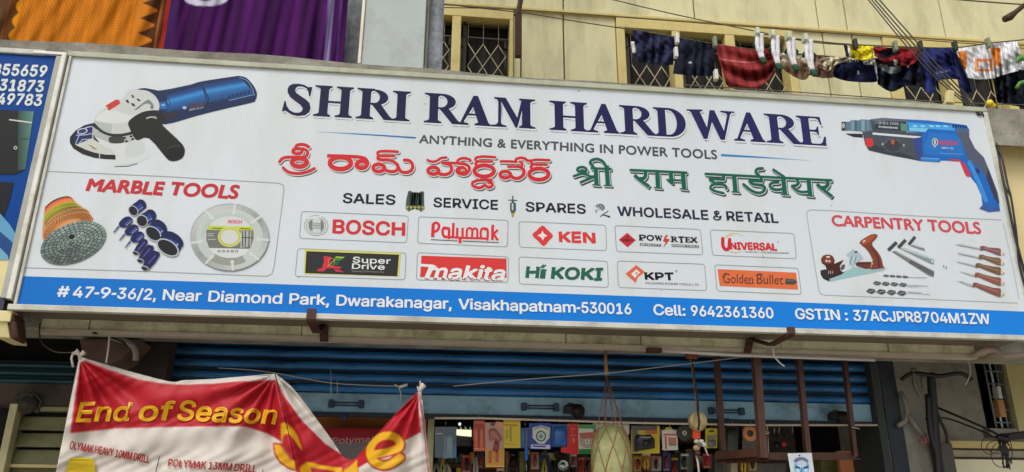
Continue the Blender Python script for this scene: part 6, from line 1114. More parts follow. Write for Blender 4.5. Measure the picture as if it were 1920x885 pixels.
# ------------------------------------------------------------------ roller shutter of the shop
sh = thing('roller_shutter', (X(960, 760, SY), SY, 2.14), 'half raised blue roller shutter under the long sign', 'shutter')
zs = 2.250; pitch = .0585
prof = [(-.0, .0), (.018, .002), (.027, .009), (.030, .020), (.027, .033), (.019, .041), (.004, .044), (-.012, .0455)]
slat_me = None
for k in range(9):
    z = zs + k * pitch
    if slat_me is None:
        mb = MB(); nx = 40; xs_ = [SX0 + (SX1 - SX0) * i / nx for i in range(nx + 1)]
        vs = [(x, -d, h) for x in xs_ for d, h in prof]; m_ = len(prof)
        fs = [(i * m_ + j, (i + 1) * m_ + j, (i + 1) * m_ + j + 1, i * m_ + j + 1) for i in range(nx) for j in range(m_ - 1)]
        mb.add(vs, fs, True); mb.box(SX0, SX1, .014, .018, -.004, .0575)
        o = mb.build('slat', M_BLUE, sh, fix=False); slat_me = o.data
    else: o = link('slat', slat_me, None, sh)
    jn = link('joint_strip', joint_me, None, sh) if k else None
    if k == 0: jb = MB().box(SX0, SX1, -.012, .012, .0455, .0575).build('joint_strip', mat('dark_slat_joint', (16, 30, 48), rough=.4, var=.2), sh); joint_me = jb.data; jn = jb
    jn.location = (0, SY + .012, z)
    o.location = (0, SY + .01 + (.002 if k % 2 else 0), z)
MB().box(SX0, SX1, SY - .012, SY + .012, 2.150, 2.247).build('bottom_rail', M_BLUE2, sh, bevel=.004)
MB().box(SX0, SX1, SY - .030, SY + .012, 2.128, 2.149).build('rubber_seal', mat('dark_seal', (22, 34, 46), rough=.6), sh)
def latch(px, py, w_, label):
    p = P(px, py, SY - .014); r_ = thing('shutter_latch', p, label, 'latch', 'latches on the shutter rail')
    m_ = MB().tube([(p.x - w_ / 2, p.y - .012, p.z), (p.x + w_ / 2, p.y - .012, p.z)], .0035, 6).tube([(p.x - w_ / 2, p.y - .012, p.z - .014), (p.x + w_ / 2, p.y - .012, p.z - .014)], .0035, 6)
    m_.build('bar', mat('dark_blue_iron', (24, 50, 78), rough=.5), r_)
    for s_ in (-1, 1): MB().box(p.x + s_ * w_ / 2 - .014, p.x + s_ * w_ / 2 + .014, p.y - .026, p.y + .001, p.z - .026, p.z + .012).build('keeper', mat('dark_blue_iron', (24, 50, 78)), r_, bevel=.004)
latch(650, 755, .15, 'bolt latch at left on the blue shutter rail, above the orange board')
latch(1012, 761, .17, 'bolt latch on the blue rail just left of the black padlock')
latch(1360, 769, .17, 'bolt latch on the blue rail behind the brown iron stand')
def lock(px, py, label):
    p = P(px, py, SY - .03); r_ = thing('padlock', p, label, 'padlock', 'black locks on the shutter rail')
    MB().lathe(p + Vector((.014, -.01, -.008)), [(0, -.02), (.034, -.016), (.037, 0), (.034, .016), (0, .02)], 14, axis='y').build('body', mat('black_lock_iron', (34, 30, 28), rough=.45, metal=.4), r_)
    MB().tube([p + Vector((-.052, 0, .012)), p + Vector((-.03, -.012, .026)), p + Vector((.0, -.012, .02))], .009, 7).box(p.x - .06, p.x - .02, p.y - .02, p.y + .02, p.z - .018, p.z + .014).build('shackle', mat('black_lock_iron', (34, 30, 28)), r_)
lock(1078, 768, 'black padlock hanging on the blue rail left of the ash gourd rope')
lock(1574, 781, 'dark lock at the right end of the blue rail')
for px, py, l_ in ((645, 782, 'above the orange board'), (1012, 787, 'above the blue and white tool pack'), (1365, 792, 'beside the brown iron stand')):
    p = P(px, py, SY - .035); tag(MB().tube([p + Vector((0, 0, .02)), p, p + Vector((.006, -.006, -.018))], [.010, .012, .007], 7).build('blue_hook', mat('blue_hook_iron', (24, 62, 108), rough=.45), None), 'small blue hook under the shutter rail ' + l_, 'hook', 'blue hooks under the rail')
# graffiti scratches painted on the rail
A = Art(lambda x, y, z: P(x, y, SY - .0125 - z)); A.frame((780, 760), 6.4)
for x in range(9): A.stroke([(700 + x * 28, 8 + (x * 37) % 22), (704 + x * 28, 36 + (x * 23) % 20), (700 + x * 30, 48 + (x * 13) % 18)], 4, (34, 56, 72))
for x in range(6): A.stroke([(755 + x * 22, 74 + (x * 17) % 10), (758 + x * 20, 98)], 4, (36, 58, 74))
A.build('scribble', sh)
# shutter guide rails
for a, b, l_ in ((SX0 - .05, SX0 + .03, 'left'), (SX1 - .03, SX1 + .06, 'right')):
    tag(MB().box(a, b, SY - .06, SY - .016, .2, 2.74).box(a, b, SY + .03, SY + .07, .2, 2.74).build('shutter_guide', mat('dark_guide_iron', (40, 48, 56), rough=.6), None, bevel=.003), 'dark upright channel guiding the %s end of the blue shutter' % l_, 'channel')

# pale pipe along the strip at right
o = MB().tube([P(1213, 656, .235), P(1386, 666, .235), P(1640, 675, .235)], .008, 8).build('white_tube', mat('white_pvc', (214, 208, 200), rough=.4), None); tag(o, 'thin white tube lying along the lower edge of the pale strip at right', 'tube')
o = MB().box(P(1214, 652, .2).x, P(1240, 652, .2).x, .19, .23, P(1214, 660, .2).z, P(1214, 652, .2).z).build('tube_socket', M_RUST, None); tag(o, 'small brown bracket at the left end of the white tube', 'bracket')

# ------------------------------------------------------------------ left shop front
LS = 0.80
M_LEFTW = mat('brown_grey_plaster', (92, 80, 72), rough=.9, var=.3, scale=6, bump=.4, dirt=(44, 38, 36), dirt_amt=.7, dscale=5)
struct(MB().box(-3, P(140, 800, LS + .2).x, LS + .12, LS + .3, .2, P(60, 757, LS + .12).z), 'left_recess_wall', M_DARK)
lw = thing('left_shop_wall', (P(100, 740, LS).x, LS, .2), 'dark stained wall strip between the teal shutter and the louvred vent', 'wall')
MB().box(-3, P(150, 740, LS).x, LS, LS + .15, P(60, 760, LS).z, P(60, 719, LS).z).build('plaster', M_LEFTW, lw)
ts = thing('teal_shutter', (-.5, .8, 2.3), 'rolled up dark teal shutter above the louvred vent at left', 'shutter')
za, zb_ = P(60, 718, LS - .03).z, P(60, 690, LS - .03).z
for k in range(3):
    z = za + k * (zb_ - za) * .52
    mb = MB(); vs = [(x, LS + .0 - d * 1.0, z + h * .62) for x in (-3, P(150, 700, LS).x) for d, h in prof]; m_ = len(prof)
    mb.add(vs, [(j, m_ + j, m_ + j + 1, j + 1) for j in range(m_ - 1)], True).box(-3, P(150, 700, LS).x, LS + .004, LS + .01, z - .002, z + (zb_ - za) * .52)
    mb.build('slat', M_TEAL, ts, fix=False)
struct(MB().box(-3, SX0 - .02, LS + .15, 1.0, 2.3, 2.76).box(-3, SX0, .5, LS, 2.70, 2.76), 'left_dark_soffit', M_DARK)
lv = thing('louvred_vent', P(70, 880, LS), 'pale green louvred vent with horizontal slats left of the banner', 'vent')
xl_, xr_ = P(25, 830, LS).x, P(118, 830, LS).x
zt_ = P(70, 778, LS).z; zp = P(70, 778, LS).z - P(70, 809, LS).z
M_LOUV = mat('olive_louvre_paint', (158, 156, 116), rough=.55, var=.1, dirt=(96, 92, 62), dirt_amt=.6, dscale=7)
for k in range(10):
    z = zt_ - k * zp
    MB().hexa((xl_, LS + .045, z - .004), (xr_, LS + .045, z - .004), (xr_, LS + .005, z - zp + .006), (xl_, LS + .005, z - zp + .006), (0, .006, .002)).build('slat', M_LOUV, lv, bevel=.001)
for a, b, nm in ((xl_ - .018, xl_ - .001, 'side_frame'), (xr_ + .001, xr_ + .018, 'side_frame')): MB().box(a, b, LS - .005, LS + .06, .8, zt_ + .02).build(nm, M_LOUV, lv, bevel=.002)
MB().box(xl_ - .018, xr_ + .018, LS - .008, LS + .06, zt_ + .021, zt_ + .04).build('top_frame', M_LOUV, lv, bevel=.002)
MB().box(xl_ - .018, xr_ + .018, LS - .012, LS + .0, zt_ - 3 * zp - .012, zt_ - 3 * zp + .004).build('cross_bar', M_CREAM, lv, bevel=.002)
MB().box(xl_, xr_, LS + .062, LS + .07, .8, zt_ + .02).build('backing', M_DARK, lv)
MB().box(P(38, 770, LS).x, xr_ + .02, LS - .002, LS + .1, zt_ + .041, P(60, 760, LS).z - .001).build('lintel', M_LEFTW, lv)
o = MB().box(P(7, 820, LS - .05).x, P(22, 820, LS - .05).x, LS - .06, LS + .0, .2, P(15, 757, LS - .05).z).build('cream_door_post', mat('cream_post_paint', (214, 206, 160), rough=.5, dirt=(140, 130, 90), dirt_amt=.4), None, bevel=.004); tag(o, 'upright cream door post at the lower left edge', 'post')
rb2 = MB().lathe(P(52, 757, LS - .03), [(0, -.03), (.045, -.02), (.052, .0), (.045, .02), (.0, .03)], 16, axis='y').tube([P(33, 740, LS - .05), P(60, 732, LS - .07), P(78, 752, LS - .07), P(70, 775, LS - .05)], .006, 6).tube([P(30, 748, LS - .04), P(50, 738, LS - .06), P(66, 742, LS - .05)], .012, 6).build('coiled_bundle', mat('grimy_bundle', (70, 66, 58), rough=.9, var=.5, scale=30, bump=.6), None); tag(rb2, 'grimy coiled bundle wedged above the louvred vent', 'bundle')
# pier, plaster bracket and bent conduit behind the banner
o = MB().box(P(140, 760, .62).x, P(300, 760, .62).x, .64, .95, .2, 2.70).build('pier', mat('dark_pier_plaster', (62, 54, 50), rough=.9, var=.3, bump=.3), None); tag(o, 'dark masonry pier behind the left part of the banner', 'pier')
o = MB().hexa(P(148, 634, .42), P(262, 634, .42), P(230, 672, .42), P(160, 700, .42), (0, .2, 0)).build('plaster_corbel', mat('pinkish_plaster', (98, 80, 70), rough=.9, var=.3, scale=8, bump=.4, dirt=(70, 56, 50)), None, bevel=.01); tag(o, 'pinkish plaster corbel under the strip above the banner', 'corbel')
o = MB().tube([P(210, 632, .38), P(236, 640, .38), P(250, 648, .38), P(255, 662, .38), P(254, 676, .38)], .014, 8).build('bent_conduit', mat('grey_pvc', (160, 150, 138), rough=.5), None); tag(o, 'grey conduit bent down just above the banner hem', 'conduit')
cable('black_cable', [(175, 624, .2), (200, 630, .3), (228, 640, .36), (240, 650, .38)], .005, M_BLACK, 'black cable running to the bent conduit above the banner')
wire('thin_wire', [(75, 606, .2), (74, 624, .2), (78, 642, .2), (95, 656, .15), (112, 661, .13), (138, 661, .12)], .003, 'wire looping from the strip to the top left knot of the banner', m=mat('dark_wire', (60, 60, 58)))
wire('thin_wire', [(205, 630, .12), (203, 655, .12), (199, 681, .12)], .004, 'pale tie string holding the banner hem up', m=mat('pale_string', (170, 166, 160)))
o = MB().hexa(P(8, 586, .0), P(26, 588, .0), P(30, 632, .02), P(22, 636, .02), (0, .10, 0)).tube([P(26, 604, -.01), P(31, 634, .0)], .012, 6).build('rusty_end_bracket', M_RUST, None, bevel=.003); tag(o, 'rusty bracket at the lower left end of the long sign', 'bracket')
o = MB().hexa(P(-10, 592, .0), P(12, 594, .0), P(19, 634, .02), P(-10, 632, .02), (0, .16, 0)).build('cream_fascia', M_CREAM, None, bevel=.004); tag(o, 'short cream fascia piece below the blue neighbouring board', 'fascia')

# ------------------------------------------------------------------ right side: pier, wires, grille window, yellow wall
RS = .70
rp = thing('grey_pier', P(1705, 900, RS), 'grey plastered pier right of the blue shutter', 'pier')
xa_, xb_ = P(1668, 860, RS).x, P(1752, 860, RS).x
MB().grid(lambda u, v: (xa_ + (xb_ - xa_) * u, RS + .004 * math.sin(u * 23 + v * 40), .2 + 2.5 * v), 12, 60).box(xa_, xb_, RS + .01, RS + .5, .2, 2.7).build('shaft', M_GREYP, rp)
MB().box(xa_ - .045, xa_ - .002, RS - .02, RS + .3, .2, 2.7).build('edge_strip', mat('dark_green_grey', (52, 58, 56), rough=.7), rp, bevel=.004)
struct(MB().box(xb_ + .01, 9, .99, 1.2, .2, 2.75), 'side_wall', mat('brown_grey_side_wall', (160, 155, 140), rough=.9, var=.2, scale=3, bump=.2, dirt=(60, 56, 48), dirt_amt=.6))
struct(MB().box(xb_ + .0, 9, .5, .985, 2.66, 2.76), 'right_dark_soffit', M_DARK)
o = MB().tube([P(1687, 735, RS - .03), P(1697, 752, RS - .04), P(1702, 774, RS - .04), P(1697, 790, RS - .04), P(1683, 799, RS - .03)], .014, 8).build('curved_conduit', mat('grey_conduit', (128, 124, 116), rough=.5), None); tag(o, 'grey conduit curling in a hook on the pier', 'conduit')
o = MB().tube([P(1703, 778, RS - .05), P(1718, 800, RS - .05), P(1733, 818, RS - .05)], .016, 8).build('slanting_conduit', mat('grey_conduit', (128, 124, 116)), None); tag(o, 'grey conduit slanting down across the pier', 'conduit')
o = MB().tube([P(1733, 818, RS - .06), P(1738, 832, RS - .06)], .012, 7).tube([P(1724, 827, RS - .06), P(1744, 834, RS - .06)], .009, 7).build('plug_end', mat('red_white_plug', (150, 90, 84), rough=.5), None); tag(o, 'red and white plug at the end of the slanting conduit', 'plug')
for i, pts in enumerate([[(1745, 700, .6), (1750, 762, .6), (1754, 820, .6), (1762, 900, .6)], [(1712, 690, .6), (1716, 722, .6), (1728, 745, .6)], [(1728, 700, .6), (1733, 728, .6)], [(1752, 762, .6), (1764, 790, .6), (1774, 812, .6), (1776, 830, .6)], [(1740, 740, .6), (1744, 800, .6), (1757, 860, .6), (1768, 900, .6)]]):
    cable('cable_bundle', pts, (.022, .012, .012, .008, .016)[i], M_BLACK if i in (0, 3, 4) else mat('worn_grey_cable', (110, 108, 104), rough=.6), ('thick black cable bundle down the right edge of the pier', 'worn grey cable stub high on the pier', 'second worn grey cable stub right of the first', 'black cable bowing out to the grey box', 'second black bundle beside the thick one')[i], 'cables on the right pier')
cable('black_cable', [(1690, 712, .62), (1712, 700, .6), (1760, 705, .55), (1800, 700, .5), (1822, 712, .5)], .012, M_BLACK, 'black cable sagging in the dark above the pier')
o = MB().box(P(1762, 860, .62).x, P(1786, 860, .62).x, .60, .72, 1.2, P(1770, 831, .62).z).build('grey_meter_box', mat('dark_grey_box', (78, 76, 68), rough=.6, dirt=(50, 48, 42)), None, bevel=.006); tag(o, 'tall dark grey box right of the pier', 'box')
cable('black_cable', [(1752, 762, .7), (1800, 782, .6), (1850, 804, .5), (1880, 820, .45)], .007, M_BLACK, 'upper of two black cables stretched to the tangle at right')
cable('black_cable', [(1735, 785, .65), (1772, 784, .65), (1820, 800, .55), (1868, 821, .45)], .005, M_BLACK, 'lower of two black cables stretched to the tangle at right')
cable('black_cable', [(1878, 820, .45), (1900, 818, .45), (1940, 812, .45)], .022, M_BLACK, 'thick black cable leaving the frame at lower right')
tg = MB(); rnd = random.Random(3)
for cx_, cy_, rx_, ry_ in ((1858, 835, 18, 17), (1878, 852, 20, 24), (1872, 838, 22, 12), (1888, 850, 10, 28)):
    tg.tube([P(cx_ + rx_ * math.cos(t * .35), cy_ + ry_ * math.sin(t * .35), .44 + .02 * math.sin(t)) for t in range(19)], .002, 5)
for k in range(9): tg.tube([P(1878 + rnd.uniform(-6, 6), 818 + rnd.uniform(-5, 5), .43), P(1880 + rnd.uniform(-12, 14), 845 + rnd.uniform(-8, 8), .42), P(1884 + rnd.uniform(-14, 14), 872 + rnd.uniform(-14, 8), .43)], .0035, 5)
for k in range(7): tg.tube([P(1870 + 3.4 * k, 818, .43), P(1874 + 3 * k, 822 + (k * 7) % 6, .40)], .010, 6)
tag(tg.build('cable_tangle', M_BLACK, None), 'tangle of looped black cable at lower right', 'cable tangle')
gw = thing('grille_window', P(1878, 800, .95), 'small dark window with white grille bars beside the cream wall at right', 'window')
GW = .95
q = [P(1848, 700, GW), P(1880, 700, GW), P(1903, 802, GW), P(1862, 802, GW)]
MB().box(q[0].x - .03, q[2].x, GW + .04, GW + .06, q[3].z, 2.7).build('pane', mat('dark_window_glass', (30, 32, 34)), gw)
for k in range(4): MB().tube([Vector((q[0].x + (q[2].x - q[0].x) * k / 3.2, GW, q[3].z)), Vector((q[0].x + (q[2].x - q[0].x) * k / 3.2, GW, 2.7))], .006, 6).build('bar', M_WHITE if k == 1 else mat('grey_bar', (120, 120, 112), rough=.5), gw)
for k in range(6): z = q[3].z + .03 + k * .075; MB().tube([Vector((q[0].x, GW - .004, z)), Vector((q[2].x, GW - .004, z))], .0045, 5).build('cross_bar', mat('blue_grey_bar', (110, 130, 140), rough=.5), gw)
MB().box(q[0].x + .02, q[0].x + .06, GW - .03, GW + .02, q[3].z + .06, q[3].z + .16).build('tied_bundle', mat('orange_bundle', (196, 140, 90), rough=.7), gw, bevel=.006)
MB().box(q[0].x + .03, q[0].x + .055, GW - .035, GW + .02, q[3].z + .165, q[3].z + .24).build('white_bottle', M_WHITE, gw, bevel=.008)
MB().box(q[0].x - .06, q[2].x + .05, GW - .02, GW + .1, q[3].z - .05, q[3].z - .004).build('sill', M_GREYP, gw, bevel=.004)
struct(MB().box(q[2].x + .0, 9, GW - .03, GW + .2, P(1900, 812, GW).z, 2.7), 'cream_wall', mat('cream_wall_paint', (206, 196, 140), rough=.7, var=.15, scale=2, dirt=(130, 120, 84), dirt_amt=.5))
ym = thing('shop_fascia', P(1850, 850, .9), 'ochre beam over a grey band and bright white panel at lower right', 'fascia')
xf = P(1786, 850, .9).x
MB().box(xf, 9, .9, 1.1, P(1850, 841, .9).z, P(1850, 827, .9).z).build('ochre_beam', M_YEL2, ym, bevel=.003)
MB().box(xf, 9, .898, 1.1, P(1850, 844, .9).z, P(1850, 841, .9).z - .001).build('brown_edge', M_RUST, ym)
MB().box(xf, 9, .905, 1.1, P(1850, 857, .9).z, P(1850, 844, .9).z - .001).build('grey_band', mat('grey_band_paint', (168, 162, 136), rough=.6), ym)
MB().box(xf, 9, .90, 1.1, P(1850, 861, .9).z, P(1850, 857, .9).z - .001).build('dark_edge', M_RUST, ym)
MB().box(xf, 9, .906, 1.1, 1.0, P(1850, 861, .9).z - .001).build('white_panel', mat('warm_white_panel', (240, 236, 200), rough=.5, var=.12, scale=4), ym)
wire('thin_wire', [(1813, 670, .3), (1819, 690, .3), (1818, 705, .3), (1810, 722, .3)], .003, 'pale wire hanging from the strip near its right end', m=mat('pale_string', (170, 166, 160)))
o = MB().tube([P(1820, 668, .2), P(1850, 655, .15), P(1868, 656, .15), P(1880, 668, .12), P(1925, 664, .1)], [.012, .02, .02, .012, .012], 8).build('broken_tube_fitting', mat('pinkish_pale_plastic', (170, 150, 138), rough=.6), None); tag(o, 'broken pale fitting at the right end of the strip', 'fitting')
cable('red_wire', [(1835, 672, .2), (1850, 668, .18), (1872, 657, .15)], .003, mat('red_wire', (150, 50, 44), rough=.5), 'thin red wire curling at the right end of the strip')
wire('thin_wire', [(850, 724, .3), (1000, 710, .3), (1135, 700, .3), (1290, 682, .3), (1400, 668, .25), (1460, 655, .2)], .0022, 'thin wire strung in front of the shutter behind the gourd rope', m=mat('pale_string', (170, 166, 160)))
wire('thin_wire', [(410, 690, .3), (500, 697, .3), (620, 718, .3), (742, 724, .3)], .002, 'thin wire strung in front of the shutter toward the white tape', m=mat('pale_string', (170, 166, 160)))
wire('thin_wire', [(1449, 653, .15), (1452, 668, .15), (1462, 680, .15), (1471, 687, .15)], .0035, 'short white string end hanging below the right bracket', m=M_WHITE)
for a_ in ((620, 688, 746), (632, 712, 740)): wire('shutter_string', [(a_[0], a_[1], .7), (a_[0] + 1, a_[2], .7)], .003, 'pale string hanging down the shutter slats, %s' % ('longer of two' if a_[0] == 620 else 'shorter of two'), m=mat('pale_string', (170, 166, 160)), group='strings on the shutter')
# ------------------------------------------------------------------ the sale banner
BY = .12
ANCH = ((150, 672), (516, 703), (786, 738))
def bdepth(px, py):
    d = 0.0
    for i, (ax, ay) in enumerate(ANCH):
        dx, dy = px - ax, py - ay; r = math.hypot(dx, dy) + 1e-3; th = math.atan2(dx, dy)
        w_ = math.exp(-((r - 70) / 95) ** 2) * min(1, r / 25)
        d += w_ * .013 * math.sin(th * (15, 17, 19)[i] + i * 2.0)
    d += .0022 * abs(math.sin((px * .7 - py) * .06 + math.sin(px * .03) * 2)) + .0016 * math.sin((px + py * 1.3) * .17 + math.sin(py * .08) * 2)
    d += .02 * math.sin((px - 150) * .018) + .012 * math.sin((px * .9 + py * .35) * .045) + .006 * math.sin(py * .09 + px * .02)
    d += -.055 * math.exp(-((px - (516 + (py - 703) * .235)) / 16) ** 2) * min(1, max(0, (py - 700) / 60))
    d += .05 * math.exp(-((px - (655 + (py - 860) * .3)) / 45) ** 2) * min(1, max(0, (py - 740) / 80))
    return d
def bplace(px, py, z): return P(px, py, BY + bdepth(px, py) - .009 - z * 4)
def side(p, poly_):
    x, y = p; c = False; n = len(poly_)
    for i in range(n):
        a, b = poly_[i], poly_[i - 1]
        if (a[1] > y) != (b[1] > y) and x < (b[0] - a[0]) * (y - a[1]) / (b[1] - a[1]) + a[0]: c = not c
    return c
RED1 = [(150, 680), (160, 676), (205, 694), (260, 712), (310, 720), (345, 722), (400, 720), (460, 715), (514, 713), (518, 712), (529, 738), (568, 791), (610, 833), (650, 858), (660, 860), (660, 840), (780, 720), (784, 738), (789, 810), (735, 838), (671, 878), (672, 900), (560, 900), (556, 880), (527, 827), (500, 812), (462, 800), (420, 799), (300, 801), (220, 803), (132, 812)]
def bcol(x, y, u, v):
    acc = [0, 0, 0]
    for ox in (-1.2, 0, 1.2):
        for oy in (-1.2, 0, 1.2):
            c = bcol1(x + ox, y + oy)
            for i in range(3): acc[i] += c[i] / 9
    return acc
EPATH = smooth_path([(956, 744), (1060, 722), (1160, 686), (1152, 625), (1095, 592), (1015, 600), (950, 648), (924, 720), (945, 788), (1010, 828), (1090, 820), (1168, 768)], 4)
LPOLY = [smooth_path([(202, 498), (250, 496), (290, 528), (335, 595), (374, 712), (330, 665), (290, 604), (252, 576), (224, 600), (212, 660)], 3, True), [(146, 656), (212, 664), (322, 802), (324, 872), (262, 850), (192, 800), (152, 730)],
         [(412, 798), (560, 836), (700, 850), (690, 960), (352, 960), (356, 842)], [(820, 782), (760, 842), (708, 870), (700, 960), (832, 960)]]
def seg_d(px, py, a, b):
    dx, dy = b[0] - a[0], b[1] - a[1]; l = dx * dx + dy * dy or 1.0; t = max(0, min(1, ((px - a[0]) * dx + (py - a[1]) * dy) / l)); return math.hypot(px - a[0] - dx * t, py - a[1] - dy * t)
def letter_col(x, y):
    X_, Y_ = (x - 480) * 4.317, (y - 680) * 4.317
    if X_ > 860 and Y_ > 520:
        d = min(seg_d(X_, Y_, EPATH[i], EPATH[i + 1]) for i in range(len(EPATH) - 1))
        if d < 33: return (222, 168, 26)
        if d < 44: return (150, 28, 36)
        if 1030 < X_ < 1090 and 745 < Y_ < 775 and Y_ > 775 - (X_ - 1030) * .4: return (222, 206, 206)
        return None
    if X_ < 120 or Y_ < 480: return None
    for i, pl in enumerate(LPOLY):
        ins = side((X_, Y_), pl)
        d = min(seg_d(X_, Y_, pl[k - 1], pl[k]) for k in range(len(pl)))
        if ins:
            if i == 1 and seg_d(X_, Y_, (216, 672), (290, 775)) < 11: return (168, 40, 50) if seg_d(X_, Y_, (216, 672), (290, 775)) > 5 else (200, 90, 96)
            if i == 2 and side((X_, Y_), [(440, 850), (640, 880), (640, 960), (460, 960)]): return (170, 34, 44)
            return (222, 168, 26) if d > 4 or i != 1 else (150, 28, 36)
        if d < (7 if i == 1 else 4): return (150, 28, 36)
    return None
def bcol1(x, y):
    if 505 < x < 770 and y > 790:
        lc = letter_col(x, y)
        if lc: return lc
    if x > 783 + (y - 740) * .105 and y > 742:
        k = (x - (783 + (y - 740) * .105)); return (222, 214, 208) if k < 4 else ((168, 40, 48) if k < 6 else (222, 214, 208))
    if side((x, y), RED1): return (176, 24, 38)
    return (206, 198, 188)
M_BAN = mat('flex_banner', (255, 255, 255), rough=.55, var=.05, scale=4, attr=True, bump=.04, bscale=12)
M_BAN.node_tree.nodes['Principled BSDF'].inputs['Specular IOR Level'].default_value = .3
ban = thing('sale_banner', P(150, 672, BY), 'sagging red and white vinyl banner reading End of Season Sale in yellow', 'banner')
top = [(149, 669), (200, 684), (260, 701), (322, 716), (345, 713), (395, 711), (455, 706), (515, 701)]
topR = [(517, 701), (545, 724), (572, 757), (610, 808), (641, 853), (650, 860), (660, 862), (670, 856), (686, 838), (706, 815), (735, 784), (762, 756), (781, 737), (790, 736)]
botL = [(96, 930), (568, 930)]; botR = [(569, 930), (812, 930)]
cloth('left_sheet', top, botL, BY, lambda u, v: 0, bcol, 190, 120, parent=ban, m=M_BAN)
cloth('right_sheet', topR, botR, BY, lambda u, v: 0, bcol, 170, 110, parent=ban, m=M_BAN)
for o_ in ban.children:                    # push the folds in
    for v in o_.data.vertices:
        d = Vector(v.co) - CAM; z_ = d.dot(FWD); px = 960 + FPX * d.dot(RGT) / z_; py = 442.5 - FPX * d.dot(UP) / z_
        v.co = P(px, py, BY + bdepth(px, py))
    o_.data.update()
A = Art(bplace); YB = (222, 168, 26); OB = (150, 30, 38)
bl = [('End', 143, 246, 791, 788.5), ('of', 258, 326, 788.5, 787.5), ('Season', 331, 521, 787, 795)]
for s_, xa, xb, ya, yb2 in bl: A.text(s_, (xa, ya), (xb - 7, yb2), (36, 34), YB, bold=.022, shear=.26, vp=None)
A.text('OLYMAK HEAVY 10MM DRILL', (130, 841), (279, 868.5), (14.5, 14.5), (160, 44, 44), bold=.02, shear=.2, vp=None)
A.text('POLYMAK 13MM DRILL', (314.5, 874), (480, 886), (13.5, 14), (164, 46, 44), bold=.02, shear=.2, vp=None)
A.stroke([(299, 857), (296, 868), (291, 890)], 1.8, (60, 56, 56)); A.stroke([(493, 880), (491, 900)], 1.6, (60, 56, 56))
A.poly([(128, 866), (134, 859), (150, 858), (176, 861), (178, 886), (176, 900), (126, 900)], (206, 178, 40), smooth=2); A.ell(136, 868, 6, 8, (90, 70, 40)); A.ell(137, 866, 4, 6, (210, 190, 110)); A.poly([(128, 872), (131, 871), (131, 880), (128, 880)], (30, 60, 66))
for x in (146, 153, 160, 167): A.stroke([(x, 866), (x + 1, 878)], 2, (150, 124, 30))
A.build('sale_lettering', ban, label='yellow sale lettering with dark red outlines')
# hem ties
kn = MB().tube([P(152, 674, BY), P(148, 664, BY), P(140, 659, BY - .01)], [.010, .008, .016], 7).tube([P(150, 668, BY), P(158, 660, BY - .01)], [.006, .012], 6).tube([P(138, 660, BY), P(134, 672, BY), P(137, 688, BY)], .005, 6)
kn.build('tie_knot', mat('white_cloth_tie', (206, 196, 180), rough=.9), ban)
MB().tube([P(787, 742, BY), P(788, 730, BY), P(795, 721, BY - .01)], [.007, .010, .014], 7).tube([P(783, 724, BY), P(784, 734, BY)], .003, 5).tube([P(787, 722, BY), P(788, 714, BY)], .003, 5).build('tie_knot', mat('white_cloth_tie', (206, 196, 180)), ban)
o = MB().hexa(P(745, 724, .3), P(764, 719, .3), P(764, 723, .3), P(748, 729, .3), (0, .004, 0)).tube([P(748, 726, .3), P(752, 740, .3), P(750, 757, .3)], .002, 5).tube([P(740, 721, .3), P(748, 726, .3)], .004, 5).build('torn_tape', mat('torn_white_tape', (190, 186, 172), rough=.8), None); tag(o, 'torn scrap of white tape tied left of the banner right knot', 'tape')

# ------------------------------------------------------------------ inside the shop, seen over the banner
IY = 1.1
o = MB().box(P(560, 790, IY).x, P(800, 790, IY).x, IY, IY + .02, 1.9, 2.3).build('orange_brown_board', mat('orange_brown_board', (206, 130, 66), rough=.6, var=.15, scale=5), None); tag(o, 'orange brown board under the shutter behind the banner dip', 'board')
rs = thing('red_shop_sign', P(690, 820, IY - .1), 'crimson sign panel with pale lettering seen through the banner dip', 'sign')
MB().box(P(600, 815, IY - .1).x, P(748, 815, IY - .1).x, IY - .1, IY - .08, P(680, 830, IY - .1).z, P(680, 803, IY - .1).z).build('panel', mat('crimson_panel', (176, 22, 46), rough=.5), rs)
A = Art(lambda x, y, z: P(x, y, IY - .101 - z)); A.text('Polymak', (622, 832), (706, 829), 11, (206, 160, 160), bold=.02, shear=.2, vp=None); A.build('lettering', rs)
MB().box(P(600, 815, IY - .1).x, P(748, 815, IY - .1).x, IY - .1, IY - .08, 1.7, P(680, 830, IY - .1).z - .001).build('grey_panel', mat('grey_lower_panel', (128, 122, 122), rough=.6), rs)
o = MB().box(P(801, 830, .9).x, P(813, 830, .9).x, .88, .93, .2, P(805, 781, .9).z).build('cream_door_post', mat('cream_post_paint', (214, 206, 160)), None, bevel=.003); tag(o, 'upright cream post beside the right edge of the banner', 'post')
RY = .675
o = MB().tube([P(815, 784, RY), P(900, 784, RY), P(1200, 793, RY), P(1420, 797, RY), P(1645, 797, RY)], .0055, 8).build('hanging_rod', mat('pale_painted_rod', (214, 196, 176), rough=.5), None); tag(o, 'long thin pale rod from which the tool packs hang', 'rod')
M_CARD = mat('printed_card', (255, 255, 255), rough=.3, var=.05, attr=True, coat=.2)
GP = 'packs hanging on the rod'
def hookup(root, px, py, Y):
    MB().tube([P(px, py - 2, Y + .005), P(px, py - 9, RY), P(px + 1.5, py - 5, RY + .006)], .0018, 5).build('hook', mat('steel_hook', (170, 170, 168), rough=.3, metal=.8), root)
